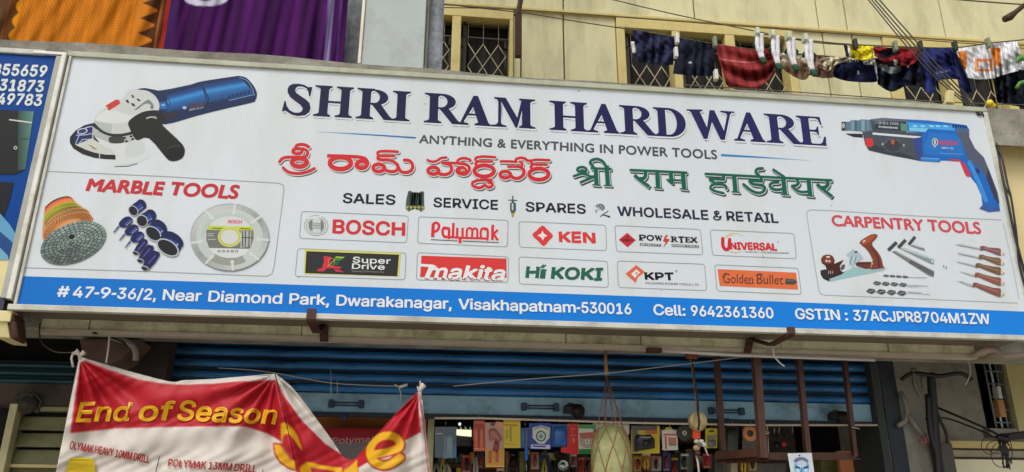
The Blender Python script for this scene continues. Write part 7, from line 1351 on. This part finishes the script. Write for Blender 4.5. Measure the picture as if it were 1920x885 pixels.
def pack(name, x0, x1, y0, y1, col, label, cat, Y=.70, skew=0, thick=.012, art_fn=None, hole=True):
    root = thing(name, P((x0 + x1) / 2, y1, Y), label, cat, GP)
    a = Art(lambda x, y, z: P(x, y, Y - .001 - z))
    m_ = MB(); q_ = [P(x0, y0, Y), P(x1, y0, Y), P(x1 + skew, y1, Y), P(x0 + skew, y1, Y)]
    m_.hexa(*q_, (0, thick, 0)); c_ = bpy.data.materials
    m_.build('backing_card', mat(name + '_%d_card' % int(x0), col, rough=.35, var=.06, coat=.1), root, bevel=.0015)
    if art_fn: art_fn(a); a.build('printed_front', root, m=M_CARD)
    hookup(root, (x0 + x1) / 2, y0, Y); return root
def blister(root, pts, col, Y=.70, bulge=.02, name='blister', rough=.3):
    """a bulging moulded shape on a card: outline in photo pixels"""
    mb = MB(); cx_ = sum(p[0] for p in pts) / len(pts); cy_ = sum(p[1] for p in pts) / len(pts); n_ = len(pts); rings = ((1, 0), (.92, .6), (.7, .92), (.35, 1))
    vs = [P(cx_ + (x - cx_) * s_, cy_ + (y - cy_) * s_, Y - .001 - bulge * h_) for s_, h_ in rings for x, y in pts] + [P(cx_, cy_, Y - .001 - bulge * 1.02)]
    fs = [(r_ * n_ + i, r_ * n_ + (i + 1) % n_, (r_ + 1) * n_ + (i + 1) % n_, (r_ + 1) * n_ + i) for r_ in range(len(rings) - 1) for i in range(n_)] + [((len(rings) - 1) * n_ + i, (len(rings) - 1) * n_ + (i + 1) % n_, len(rings) * n_) for i in range(n_)]
    mb.add(vs, fs, True); return mb.build(name, mat(name + '_%d_%d' % (int(cx_), int(cy_)), col, rough=rough, var=.12, scale=20), root)
def box_pts(x0, x1, y0, y1): return [(x0, y0), ((x0 + x1) / 2, y0 - .5), (x1, y0), (x1 + .5, (y0 + y1) / 2), (x1, y1), ((x0 + x1) / 2, y1 + .5), (x0, y1), (x0 - .5, (y0 + y1) / 2)]
r_ = pack('clear_tool_pack', 815, 856, 800, 858, (88, 104, 116), 'grey blue clear pack, leftmost on the rod beside the cream post', 'pack', art_fn=lambda a: (a.frame((780, 760), 6.4), a.line([(236, 342), (318, 338)], 9, (196, 200, 200)), a.line([(240, 284), (350, 270)], 12, (150, 80, 80)), a.poly([(340, 360), (420, 370), (430, 630), (330, 640)], (120, 140, 150)), a.poly([(430, 470), (480, 470), (480, 620), (430, 640)], (50, 130, 180))))
blister(r_, box_pts(836, 850, 815, 858), (130, 150, 160), bulge=.015)
lp = thing('led_work_light', P(868, 818, .88), 'lit white work light with black housing among the packs', 'lamp', None)
MB().hexa(P(853, 817, .88), P(885, 819, .88), P(884, 836, .88), P(853, 836, .88), (0, .05, 0)).build('housing', mat('black_plastic', (20, 20, 22), rough=.4), lp, bevel=.003)
MB().hexa(P(855, 805, .87), P(884, 806, .87), P(884, 818, .87), P(853, 815, .87), (0, .02, 0)).build('glowing_panel', mat('warm_lit_panel', (255, 248, 205), rough=.5, emit=.7), lp)
MB().lathe(P(862, 795, .87), [(0, -.006), (.007, -.005), (.007, .005), (0, .006)], 12, axis='y').build('bulb', mat('white_lit_bulb', (240, 250, 255), rough=.5, emit=1.0), lp)
for k in range(4): MB().tube([P(853 + k * 9, 797, .90), P(856 + k * 9, 804, .89)], .006, 6).build('reflector', mat('bright_chrome', (210, 214, 212), rough=.15, metal=.9), lp)
r_ = pack('orange_tube_pack', 888, 909, 788, 846, (196, 84, 56), 'narrow orange pack with two tubes right of the lit lamp', 'pack', art_fn=lambda a: (a.line([(889, 797), (908, 797)], 3, (140, 44, 36)), a.line([(889, 841), (908, 842)], 1.6, (226, 150, 120))))
for x in (893, 903): blister(r_, box_pts(x - 3.6, x + 3.6, 800, 840), (214, 110, 78), bulge=.014)
r_ = pack('pink_tool_card', 909, 945, 792, 876, (196, 150, 132), 'tall pinkish tool card with ochre foot, taller than its neighbours', 'card', skew=1, art_fn=lambda a: (a.poly([(911, 842), (946, 842), (945.5, 876), (911, 876)], (206, 150, 44)), a.poly([(930, 790), (944, 792), (944, 804), (930, 802)], (222, 140, 110)), a.line([(911, 874), (945, 874)], 2, (226, 190, 90)), a.poly([(920, 793), (928, 793), (928, 798), (920, 798)], (60, 40, 36))))
blister(r_, [(916, 806), (926, 802), (936, 812), (942, 824), (936, 828), (926, 822), (918, 826)], (170, 110, 96)); blister(r_, [(928, 826), (936, 830), (934, 846), (924, 846)], (150, 60, 66)); blister(r_, box_pts(917, 921, 846, 868), (190, 90, 96), bulge=.01); blister(r_, box_pts(930, 934, 846, 866), (186, 84, 92), bulge=.01)
r_ = pack('yellow_card', 944, 976, 786, 840, (214, 190, 24), 'bright yellow card with brown print right of the pinkish tool card', 'card', skew=0, art_fn=lambda a: (a.poly([(946, 795), (970, 796), (970, 799), (946, 798)], (196, 110, 40)), a.poly([(956, 800), (959, 800), (959, 828), (956, 828)], (150, 140, 30)), a.poly([(948, 806), (953, 806), (953, 822), (948, 822)], (176, 160, 30)), a.line([(948, 832), (968, 834)], 1.4, (190, 130, 40))))
r_ = pack('blue_bit_pack', 976, 992, 802, 840, (40, 76, 130), 'slim blue bit pack between yellow card and blue and white pack', 'pack')
for x in (981, 987): blister(r_, box_pts(x - 1.5, x + 1.5, 806, 836), (90, 120, 150), bulge=.008)
sd_ = thing('blue_screwdriver', P(987, 850, .71), 'blue handled screwdriver hanging below the slim blue pack', 'screwdriver')
MB().lathe(P(987, 856, .71), [(0, -.02), (.008, -.018), (.010, 0), (.009, .03), (.011, .045), (.006, .052), (0, .052)], 12).build('handle', mat('blue_handle', (24, 100, 190), rough=.3), sd_); MB().tube([P(987, 866, .71), P(987, 884, .71)], .003, 6).build('shaft', mat('steel_hook', (170, 170, 168)), sd_)
r_ = pack('blue_white_tool_pack', 992, 1034, 793, 842, (30, 60, 150), 'blue and white pack with a shield shaped label, most ornate on the rod', 'pack', art_fn=lambda a: (a.frame((780, 760), 6.4), a.poly([(1400, 270), (1500, 240), (1610, 270), (1600, 390), (1540, 460), (1470, 460), (1400, 390)], (210, 214, 190)), a.ell(1500, 370, 62, 66, (60, 90, 110)), a.ell(1500, 370, 46, 50, (186, 206, 190)), a.ell(1500, 372, 24, 26, (110, 140, 130)), a.stroke([(1420, 290), (1500, 256), (1590, 290)], 12, (44, 110, 180)), a.poly([(1380, 470), (1610, 475), (1605, 525), (1380, 515)], (206, 206, 226)), a.poly([(1400, 480), (1560, 484), (1556, 505), (1400, 500)], (70, 60, 160))))
r_ = pack('blue_bag', 1035, 1064, 795, 838, (30, 76, 150), 'plain shiny blue bag left of the red pack', 'bag')
blister(r_, box_pts(1038, 1062, 800, 836), (44, 100, 170), bulge=.025, rough=.2)
r_ = pack('red_tool_pack', 1064, 1086, 794, 850, (206, 40, 32), 'bright red tool pack with a foot turned to the left', 'pack', art_fn=lambda a: (a.line([(1072, 806), (1076, 830)], 3, (232, 120, 90)),))
MB().hexa(P(1052, 839, .698), P(1084, 836, .698), P(1083, 852, .698), P(1052, 848, .698), (0, .012, 0)).build('foot', mat('red_pack_foot', (214, 36, 30), rough=.35), r_, bevel=.002)
for y in (800, 812): blister(r_, box_pts(1068, 1081, y, y + 8), (224, 70, 60), bulge=.012)
r_ = pack('green_white_blade_card', 1084, 1118, 796, 851, (206, 206, 188), 'white and green blade card half hidden by the ash gourd', 'card', art_fn=lambda a: (a.poly([(1084, 796), (1118, 797), (1118, 804), (1084, 803)], (60, 140, 70)), a.poly([(1085, 842), (1114, 842), (1112, 852), (1085, 851)], (40, 130, 60)), a.ell(1101, 826, 15, 14, (176, 160, 140)), a.poly([(1086, 812), (1114, 810), (1116, 822), (1088, 822)], (176, 90, 76)), a.ell(1101, 828, 4, 4, (230, 226, 214)), a.ell(1101, 828, 2, 2, (90, 60, 60))))
r_ = pack('white_paper_card', 1112, 1180, 793, 815, (196, 186, 166), 'pale creased card behind the top of the ash gourd', 'card')
r_ = pack('black_tool_on_yellow_card', 1184, 1237, 798, 850, (206, 182, 34), 'black drill accessory on a yellow card right of the ash gourd', 'card', art_fn=lambda a: (a.poly([(1184, 798), (1232, 798), (1232, 808), (1184, 806)], (80, 76, 60)), a.poly([(1210, 807), (1232, 806), (1232, 814), (1210, 812)], (200, 96, 44)), a.poly([(1185, 806), (1196, 806), (1196, 848), (1186, 848)], (90, 90, 80))))
blister(r_, [(1190, 822), (1194, 814), (1204, 816), (1220, 814), (1228, 824), (1228, 840), (1218, 842), (1206, 844), (1192, 846)], (44, 42, 46), bulge=.03); blister(r_, box_pts(1196, 1222, 818, 822), (150, 150, 148), bulge=.034); blister(r_, box_pts(1204, 1222, 824, 838), (30, 30, 32), bulge=.04)
r_ = pack('white_red_card', 1241, 1270, 806, 844, (220, 212, 200), 'white card with red and orange print, upright rectangle near the grey disc', 'card', skew=1.5, art_fn=lambda a: (a.line([(1244, 815), (1268, 815)], 3.4, (206, 90, 60)), a.line([(1248, 818), (1249, 842)], 3, (190, 60, 50)), a.poly([(1253, 820), (1268, 821), (1268, 836), (1254, 836)], (190, 120, 90)), a.line([(1254, 833), (1268, 834)], 3, (110, 130, 90))))
MB().hexa(P(1250, 801, .702), P(1258, 801, .702), P(1262, 806, .702), P(1246, 806, .702), (0, .004, 0)).build('yellow_tab', mat('yellow_tab', (206, 196, 50), rough=.5), r_)
def disc(name, x, y, r, ri, col, coli, label, Y=.69):
    root = thing(name, P(x, y + r, Y), label, 'disc'); c_ = P(x, y, Y); k = (P(x + r, y, Y) - c_).length; ki = k * ri / r
    MB().lathe(c_, [(ki, -.004), (k, -.004), (k, .004), (ki, .004), (ki, -.004)], 36, axis='y').build('wheel', mat(name + '_grit', col, rough=.9, var=.2, scale=90, bump=.4, bscale=300), root)
    MB().lathe(c_, [(ki * .55, -.006), (ki * 1.25, -.006), (ki * 1.25, .005), (ki * .55, .005), (ki * .55, -.006)], 24, axis='y').build('hub_ring', mat(name + '_hub', coli, rough=.4), root); hookup(root, x, y - r + 2, Y)
disc('grey_grinding_disc', 1283, 812, 14, 3.4, (70, 70, 62), (206, 200, 170), 'dark grey grinding disc with pale hub left of the coconut')
disc('orange_grinding_disc', 1406, 813, 13.5, 4.8, (222, 146, 96), (60, 56, 56), 'orange grinding disc with dark hole behind the iron stand')
r_ = pack('yellow_silver_card', 1323, 1345, 803, 840, (200, 188, 40), 'small yellow card with a silver cutter just left of the iron stand', 'card', art_fn=lambda a: (a.poly([(1330, 807), (1339, 807), (1339, 810), (1330, 810)], (40, 40, 36)), a.poly([(1325, 816), (1343, 816), (1342, 826), (1326, 826)], (150, 140, 120))))
blister(r_, box_pts(1327, 1342, 826, 838), (130, 128, 124), bulge=.02, rough=.2)
r_ = pack('grey_sleeve_bag', 1361, 1384, 800, 850, (66, 70, 64), 'dull grey sleeve bag left of the orange disc', 'bag', Y=.9)
blister(r_, box_pts(1363, 1379, 803, 848), (78, 84, 78), Y=.9, bulge=.02)
r_ = pack('grey_card', 1392, 1422, 800, 846, (92, 90, 80), 'grey card hanging behind the orange disc', 'card', Y=.92)
em = thing('red_ear_cups', P(1468, 838, .9), 'small black and red ear cups hanging in the middle of the iron stand', 'ear cups')
MB().lathe(P(1470, 832, .88), [(0, -.012), (.014, -.008), (.016, .004), (.0, .01)], 14, axis='y').build('red_cup', mat('dull_red_plastic', (176, 44, 50), rough=.4), em); MB().lathe(P(1457, 834, .9), [(0, -.012), (.016, -.008), (.018, .004), (.0, .01)], 14, axis='y').build('black_cup', mat('black_plastic', (20, 20, 22)), em)
MB().tube([P(1457, 830, .9), P(1456, 814, .9), P(1464, 806, .9), P(1470, 814, .9), P(1471, 826, .88)], .003, 6).build('band', mat('black_plastic', (20, 20, 22)), em)
for x in (1452, 1461, 1486): tag(MB().tube([P(x, 797, RY), P(x, 806, RY), P(x - 1, 812, RY)], .0022, 5).build('empty_hook', mat('steel_hook', (170, 170, 168)), None), 'bare steel hook on the rod, %s' % {1452: 'left one above the ear cups', 1461: 'right one above the ear cups', 1486: 'just left of the third stand leg'}[x], 'hook', 'bare hooks on the rod')
ch_ = thing('white_chain', P(1440, 850, .8), 'thin white chain hanging beside the second leg of the stand', 'chain')
MB().tube([P(1438, 797, .8), P(1439, 806, .8)], .003, 6).tube([P(1440, 816, .8), P(1441, 850, .8)], .002, 6).build('strand', M_WHITE, ch_); MB().lathe(P(1439, 811, .8), [(.005, -.002), (.009, -.002), (.009, .002), (.005, .002), (.005, -.002)], 14, axis='y').build('ring', M_WHITE, ch_)

# second row inside: tools, boxes, sacks
def plier(x, y0, y1, c, label, Y=1.0, spread=5):
    root = thing('pliers', P(x, y1, Y), label, 'pliers', 'pliers hanging in the second row')
    for s_ in (-1, 1): MB().tube([P(x + s_ * 1, y0 + 8, Y), P(x + s_ * spread, (y0 + y1) / 2, Y), P(x + s_ * spread * .8, y1, Y)], [.006, .007, .006], 7).build('handle', mat('plier_%d' % int(x), c, rough=.4), root)
    MB().tube([P(x, y0, Y), P(x, y0 + 9, Y)], [.003, .012], 8).build('jaw', mat('dark_steel', (70, 72, 74), rough=.35, metal=.8), root)
plier(818, 862, 905, (150, 150, 148), 'grey handled pliers at far left under the clear pack'); plier(838, 862, 905, (170, 172, 170), 'silver pliers under the clear pack', spread=6)
plier(892, 848, 905, (176, 170, 160), 'silver pliers under the orange tube pack', spread=3); plier(962, 846, 905, (24, 24, 50), 'dark navy handled pliers under the yellow card', spread=8)
M_CLUT = [mat('clutter_%s' % n_, c, rough=.6, var=.3, scale=20) for n_, c in (('brown', (96, 64, 40)), ('ochre', (190, 160, 40)), ('olive', (120, 116, 70)), ('dark', (36, 34, 36)), ('grey', (110, 108, 104)), ('maroon', (100, 36, 36)), ('green', (60, 84, 56)), ('cream', (186, 176, 140)))]
def tbox(x0, x1, y0, y1, mi, label, name='carton', cat='carton', Y=1.15, d=.12): return tag(MB().hexa(P(x0, y0, Y), P(x1, y0, Y), P(x1, y1, Y), P(x0, y1, Y), (0, d, 0)).build(name, M_CLUT[mi], None, bevel=.003), label, cat)
tbox(832, 846, 877, 910, 1, 'ochre carton low beside the cream post'); tbox(856, 865, 877, 910, 1, 'small ochre carton right of the first one')
tbox(948, 954, 846, 905, 2, 'narrow olive carton left of the navy pliers'); tbox(974, 984, 846, 905, 2, 'olive carton right of the navy pliers', Y=1.2); tbox(992, 1012, 852, 905, 0, 'brown carton under the blue and white pack', Y=1.2); tbox(1014, 1028, 848, 905, 2, 'tall olive carton under the blue and white pack', Y=1.22)
tbox(1080, 1091, 856, 905, 0, 'brown carton left of the ash gourd', Y=1.2); tbox(1186, 1240, 852, 905, 4, 'dark grey box right of the ash gourd', Y=1.4); tbox(1205, 1216, 872, 905, 5, 'maroon carton low right of the ash gourd', Y=1.2)
sp = thing('round_sanding_pack', P(1057, 885, 1.0), 'black pack with a round silver wheel under the red pack', 'pack')
MB().hexa(P(1044, 850, 1.0), P(1068, 850, 1.0), P(1069, 900, 1.0), P(1044, 900, 1.0), (0, .03, 0)).build('card', mat('black_plastic', (20, 20, 22)), sp, bevel=.003)
MB().lathe(P(1056, 872, .99), [(0, -.012), (.008, -.010), (.010, 0), (.024, .0), (.026, -.006), (.030, 0), (.0, .006)], 20, axis='y').build('wheel', mat('bright_chrome', (210, 214, 212)), sp)
tbox(1370, 1384, 864, 910, 7, 'pale small carton under the grey sleeve bag', Y=1.1); tbox(1396, 1475, 868, 910, 4, 'wide grey crate under the iron stand', Y=1.3); tbox(1540, 1572, 860, 910, 2, 'olive sack shaped box right of the portrait card', Y=1.2); tbox(1250, 1280, 850, 905, 3, 'dark box below the white and red card', Y=1.3); tbox(1286, 1300, 845, 905, 4, 'grey box below the grey disc', Y=1.4); tbox(1340, 1366, 850, 905, 4, 'dark grey box behind the first stand leg', Y=1.3)
tag(MB().box(P(1400, 820, 1.5).x, P(1490, 820, 1.5).x, 1.5, 1.52, 1.7, 2.3).build('grey_back_panel', mat('dim_grey_panel', (84, 80, 68), rough=.7), None), 'dim grey panel inside behind the middle of the stand', 'panel')
o = MB().box(P(1574, 860, 1.0).x, P(1648, 860, 1.0).x, 1.0, 1.03, .5, P(1610, 846, 1.0).z).build('orange_plywood', mat('orange_plywood', (206, 128, 80), rough=.6, var=.15, scale=5, stretch=(1, 1, 4)), None); tag(o, 'orange plywood sheet right of the portrait card', 'plywood')

# more stock crowding the doorway, further in
rs_ = random.Random(11)
names = [('hanging tool pack', 'tool_pack'), ('blister card', 'blister_card')]
PAL = [((150, 40, 36), 'dark red'), ((44, 70, 120), 'dull blue'), ((176, 150, 60), 'mustard'), ((90, 110, 90), 'grey green'), ((170, 160, 140), 'off white'), ((120, 74, 44), 'brown'), ((54, 54, 60), 'charcoal'), ((196, 110, 50), 'orange')]
SLOTS = [(822, 838, 'below the clear pack'), (866, 884, 'below the lit lamp'), (894, 906, 'below the orange tube pack'), (912, 930, 'below the pinkish card'), (931, 946, 'below the foot of the pinkish card'), (996, 1010, 'below the shield label'), (1012, 1030, 'below the blue and white pack'), (1031, 1043, 'below the shiny blue bag'), (1070, 1082, 'below the red pack'), (1084, 1096, 'below the blade card'), (1097, 1110, 'against the left side of the gourd'), (1188, 1203, 'against the right side of the gourd'), (1204, 1220, 'below the black tool'), (1222, 1240, 'below the yellow card'), (1243, 1257, 'below the white and red card'), (1258, 1272, 'right under the white and red card'), (1276, 1292, 'below the grey disc'), (1318, 1334, 'below the yellow silver card'), (1386, 1402, 'under the orange disc'), (1404, 1419, 'right under the orange disc')]
for i, (xa, xb, where) in enumerate(SLOTS):
    c_, cn = PAL[(i * 5 + 3) % 8]; y0 = 848 + rs_.uniform(0, 10) + (6 if 905 < xa < 946 else 0) + (22 if 905 < xa < 946 else 0); y1 = y0 + rs_.uniform(24, 40); Yk = 1.02 + .03 * (i % 4)
    root = thing('tool_pack', P((xa + xb) / 2, y1, Yk), 'small %s tool pack in the second row, %s' % (cn, where), 'pack', 'second row of packs')
    MB().hexa(P(xa, y0, Yk), P(xb, y0 + rs_.uniform(-1, 1), Yk), P(xb + rs_.uniform(-1, 1), y1, Yk), P(xa, y1, Yk), (0, .006, 0)).build('card', mat('stock_card_%d' % ((i * 5 + 3) % 8), c_, rough=.45, var=.3, scale=30), root)
    xm = (xa + xb) / 2
    if i % 3: MB().tube([P(xm, y0 + 5, Yk - .01), P(xm + rs_.uniform(-2, 2), (y0 + y1) / 2, Yk - .012), P(xm, y1 - 3, Yk - .01)], [.005, rs_.uniform(.006, .014), .004], 7).build('tool', mat(('stock_steel', 'stock_black', 'stock_red')[i % 3], ((150, 152, 150), (30, 30, 32), (170, 50, 40))[i % 3], rough=.35), root)
    else:
        for s_ in (-1, 1): MB().tube([P(xm, y0 + 5, Yk - .01), P(xm + s_ * 3.4, y1 - 8, Yk - .01), P(xm + s_ * 2.6, y1 + 3, Yk - .01)], [.004, .006, .005], 6).build('tool_handle', mat('stock_handle_%d' % (i % 2), ((206, 180, 40), (180, 60, 50))[i % 2], rough=.4), root)
    A = Art(lambda x, y, z: P(x, y, Yk - .001 - z)); A.poly([(xa + 1, y0 + 1), (xb - 1, y0 + 1), (xb - 1, y0 + 5), (xa + 1, y0 + 5)], ((214, 210, 196), (206, 60, 46), (40, 60, 110), (220, 190, 60))[i % 4]); A.line([(xa + 2, y1 - 3), (xb - 3, y1 - 3)], 1, (206, 204, 196)); A.build('print_band', root, m=M_CARD)
for i, (xa, xb, y0) in enumerate([(818, 900, 868), (900, 985, 874), (985, 1110, 866), (1186, 1300, 866), (1300, 1400, 868)]):
    Ys = 1.9; sf = thing('stock_shelf', P((xa + xb) / 2, y0 + 30, Ys), 'dim shelf of small boxes deep in the shop, %s' % ('leftmost', 'second from left', 'behind the red pack', 'right of the gourd', 'behind the first stand leg')[i], 'shelf', 'shelves deep in the shop')
    MB().box(P(xa, 0, Ys).x, P(xb, 0, Ys).x, Ys, Ys + .25, P(xa, y0 + 2, Ys).z - .012, P(xa, y0 + 2, Ys).z).box(P(xa, 0, Ys).x, P(xb, 0, Ys).x, Ys, Ys + .25, P(xa, y0 - 42, Ys).z - .012, P(xa, y0 - 42, Ys).z).build('board', M_CLUT[0], sf)
    x = xa + 1
    while x < xb - 8:
        w_ = rs_.uniform(7, 14); hh = rs_.uniform(14, 34); zb0 = P(x, y0 + 2, Ys).z + .001
        for lvl in (0, 1):
            z0_ = zb0 + (P(x, y0 - 42, Ys).z - P(x, y0 + 2, Ys).z) * lvl
            MB().box(P(x, y0, Ys).x, P(x + w_ - .6, y0, Ys).x, Ys + .02, Ys + .2, z0_, z0_ + hh * .0030).build('small_box', M_CLUT[rs_.randrange(8)], sf, bevel=.002)
        x += w_

# ------------------------------------------------------------------ ash gourd in its rope net
GY = .38
gc = P(1147, 868, GY); grad = (P(1184.5, 868, GY) - P(1110, 868, GY)).length / 2; gh = abs(P(1147, 798, GY).z - gc.z)
g_ = thing('ash_gourd', gc, 'large pale green ash gourd hanging in a jute rope net under the board', 'gourd')
def gpt(th, ph, off=0.0):
    cp = max(0.0, math.cos(ph)) ** .48; x = (grad + off) * cp * math.cos(th) * (1 + .03 * math.sin(2 * th)); y = (grad + off) * cp * math.sin(th)
    s_ = math.sin(ph); return gc + Vector((x * (1 - .05 * s_), y, (gh + off) * (abs(s_) ** .95 * (1 if s_ > 0 else -1))))
M_GOURD = mat('ash_gourd_skin', (150, 152, 98), rough=.7, var=.38, scale=6, bump=.15, bscale=30, dirt=(196, 200, 150), dirt_amt=.8, dscale=7)
MB().grid(lambda u, v: gpt(u * 2 * math.pi, (v - .5) * math.pi * .999), 36, 28).build('fruit', M_GOURD, g_)
# dark specks on the skin
sk = MB(); rn = random.Random(5)
for k in range(46):
    th = -math.pi / 2 + rn.uniform(-1.3, 1.3); ph = rn.uniform(-.9, 1.1); c_ = gpt(th, ph, .0008); a_ = (gpt(th + .02, ph, .0008) - c_); b_ = (gpt(th, ph + .015, .0008) - c_); r1 = rn.uniform(.4, 1.1)
    sk.add([c_ + a_ * math.cos(t) * r1 + b_ * math.sin(t) * r1 for t in (0, 1.05, 2.1, 3.14, 4.2, 5.24)], [(0, 1, 2, 3, 4, 5)])
tag(sk.build('speck', mat('dark_green_speck', (84, 84, 40), rough=.8), g_), kind='stuff')
knot = P(1137, 704, GY - .01)
MB().tube([P(1135, 655, GY - .02), P(1136, 680, GY - .01), knot], [.006, .008, .012], 8).build('top_rope', M_ROPE, g_)
NS = 8
for k in range(NS * 2):
    s_ = 1 if k % 2 else -1; th0 = 2 * math.pi * (k // 2) / NS + .25; pts = []
    for j in range(25):
        ph = 1.05 - j * .105; c_ = ((1.05 - ph) / 1.25) % 1.0; t_ = th0 + s_ * (math.pi / NS) * (1 - abs(c_ * 2 - 1)); pts.append(gpt(t_, ph, .003))
    mid = knot + (pts[0] - knot) * .5 + Vector((0, 0, .003))
    MB().tube([knot, mid] + pts, .0022, 5).build('net_strand', M_ROPE, g_)

# ------------------------------------------------------------------ coconut and charm string
CY = .34
cc_ = P(1308, 790, CY); cr = (P(1325, 790, CY) - cc_).length
co_ = thing('hanging_coconut', cc_, 'dried coconut tied on a black and tan rope left of the iron stand', 'coconut')
MB().grid(lambda u, v: cc_ + Vector((cr * math.cos((v - .5) * math.pi) * math.cos(u * 6.2832) * (1 + .03 * math.cos(u * 6.2832 * 9)), cr * math.cos((v - .5) * math.pi) * math.sin(u * 6.2832) * (1 + .03 * math.cos(u * 6.2832 * 9)), cr * 1.06 * math.sin((v - .5) * math.pi))), 54, 18).build('husk', mat('dry_coconut_husk', (196, 176, 124), rough=.9, var=.4, scale=22, bump=.6, bscale=60, dirt=(110, 88, 56), dirt_amt=.6, dscale=14, stretch=(3, 3, .6)), co_)
MB().tube([P(1292, 656, CY - .02), P(1297, 680, CY - .02), P(1304, 730, CY - .01), P(1308, 773, CY)], .006, 7).build('tan_rope', M_ROPE, co_)
MB().tube([P(1295, 656, CY - .03), P(1301, 700, CY - .03), P(1309, 760, CY - .02), P(1309, 775, CY - cr * .8), P(1311, 790, CY - cr * 1.03), P(1309, 806, CY - cr * .5)], .005, 7).build('black_rope', mat('dark_tarred_rope', (46, 42, 36), rough=.9), co_)
MB().box(P(1286, 670, CY - .04).x, P(1308, 670, CY - .04).x, CY - .05, CY - .03, P(1300, 676, CY).z, P(1300, 667, CY).z).build('red_knot', mat('rusty_red_cloth', (130, 70, 48), rough=.9, var=.4), co_, bevel=.004)
cs = thing('charm_bundle', P(1310, 855, CY), 'small charm bundle of lemon and shells hanging right below the coconut', 'charm')
MB().hexa(P(1299, 806, CY), P(1314, 806, CY), P(1313, 823, CY), P(1300, 823, CY), (0, .01, 0)).build('orange_tag', mat('orange_red_tag', (214, 72, 34), rough=.6), cs, bevel=.002)
for i, (x, y, r2, c_) in enumerate([(1306, 828, .014, (196, 200, 170)), (1315, 828, .014, (206, 206, 190)), (1306, 840, .018, (176, 150, 110)), (1320, 834, .014, (200, 204, 190)), (1308, 850, .016, (84, 40, 50)), (1312, 834, .013, (120, 110, 84))]):
    b_ = P(x, y, CY - .004 * i); MB().lathe(b_, [(0, -r2 * .8), (r2 * .7, -r2 * .6), (r2, 0), (r2 * .7, r2 * .6), (0, r2 * .8)], 12).build('bead', mat('charm_bead_%d' % i, c_, rough=.6, var=.2), cs)
MB().tube([P(1320, 832, CY), P(1324, 846, CY), P(1328, 855, CY)], [.006, .004, .002], 6).build('white_tassel', M_WHITE, cs); MB().tube([P(1305, 852, CY), P(1309, 870, CY), P(1312, 905, CY)], .005, 6).build('stick', mat('pale_stick', (196, 194, 186), rough=.5), cs)

# ------------------------------------------------------------------ brown iron stand hung under the slab
st = thing('iron_stand', P(1440, 860, .5), 'brown painted angle iron stand hanging legs up under the board', 'stand')
def angle_bar(a, b, w_, nm='leg', t=.004, flip=1):
    """an L-section bar between two points"""
    a, b = Vector(a), Vector(b); d = (b - a).normalized(); sx = Vector((1, 0, 0)) if abs(d.x) < .7 else Vector((0, 0, 1)); u = (sx - d * sx.dot(d)).normalized(); v = d.cross(u).normalized()
    if v.y > 0: v = -v
    m_ = MB()
    def slab(o1, e1, e2): q_ = [a + o1, a + o1 + e1, b + o1 + e1, b + o1]; m_.hexa(*q_, e2)
    slab(Vector((0, 0, 0)), u * w_, v * t); slab(v * t * 1.01, u * t * flip if flip > 0 else u * t, v * (w_ * .8))
    return m_.build(nm, M_BROWN, st, bevel=.001)
legs = [((1336, 662), (1349, 858), .62, .038), ((1407, 662), (1420, 858), .34, .052), ((1489, 664), (1507, 852), .46, .040), ((1576, 668), (1596, 856), .60, .036)]
for a_, b_, Y_, w_ in legs: angle_bar(P(a_[0], a_[1], Y_), P(b_[0], b_[1], Y_), w_)
angle_bar(P(1342, 862, .60), P(1420, 856, .36), .045, 'bottom_bar'); angle_bar(P(1440, 863, .36), P(1604, 862, .60), .036, 'bottom_bar'); angle_bar(P(1360, 869, .62), P(1440, 866, .37), .012, 'bottom_bar')
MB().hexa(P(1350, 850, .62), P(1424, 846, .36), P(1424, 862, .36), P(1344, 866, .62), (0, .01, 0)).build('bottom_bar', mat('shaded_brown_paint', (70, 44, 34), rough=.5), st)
MB().tube([P(1594, 800, .58), P(1612, 804, .58)], .005, 6).build('bolt', mat('steel_hook', (170, 170, 168)), st)
pc = thing('portrait_card', P(1500, 900, .28), 'white card with a blue printed face hanging on the stand', 'card')
q_ = [P(1477, 850, .28), P(1522, 849, .28), P(1529, 905, .28), P(1486, 905, .28)]
MB().hexa(*q_, (0, .003, 0)).build('card', mat('white_card', (214, 222, 224), rough=.4), pc)
A = Art(lambda x, y, z: P(x, y, .279 - z))
A.ell(1503, 876, 14, 17, (120, 176, 206)); A.ell(1502, 866, 14, 9, (110, 116, 156), a0=180, a1=360); A.ell(1503, 870, 9, 7, (196, 206, 220)); A.poly([(1492, 873), (1500, 876), (1500, 879), (1491, 877)], (30, 70, 130)); A.poly([(1506, 876), (1516, 873), (1516, 877), (1506, 879)], (30, 70, 130)); A.line([(1503, 877), (1502, 887)], 2, (60, 120, 170)); A.ell(1496, 882, 4, 3, (190, 220, 230)); A.ell(1511, 882, 4, 3, (190, 220, 230)); A.poly([(1494, 890), (1513, 890), (1515, 905), (1492, 905)], (50, 120, 170)); A.ell(1499, 854, 1.6, 1.6, (60, 60, 60))
A.build('printed_face', pc)
# roof seen beyond the stand: shop ceiling lamp glow comes from the work light only
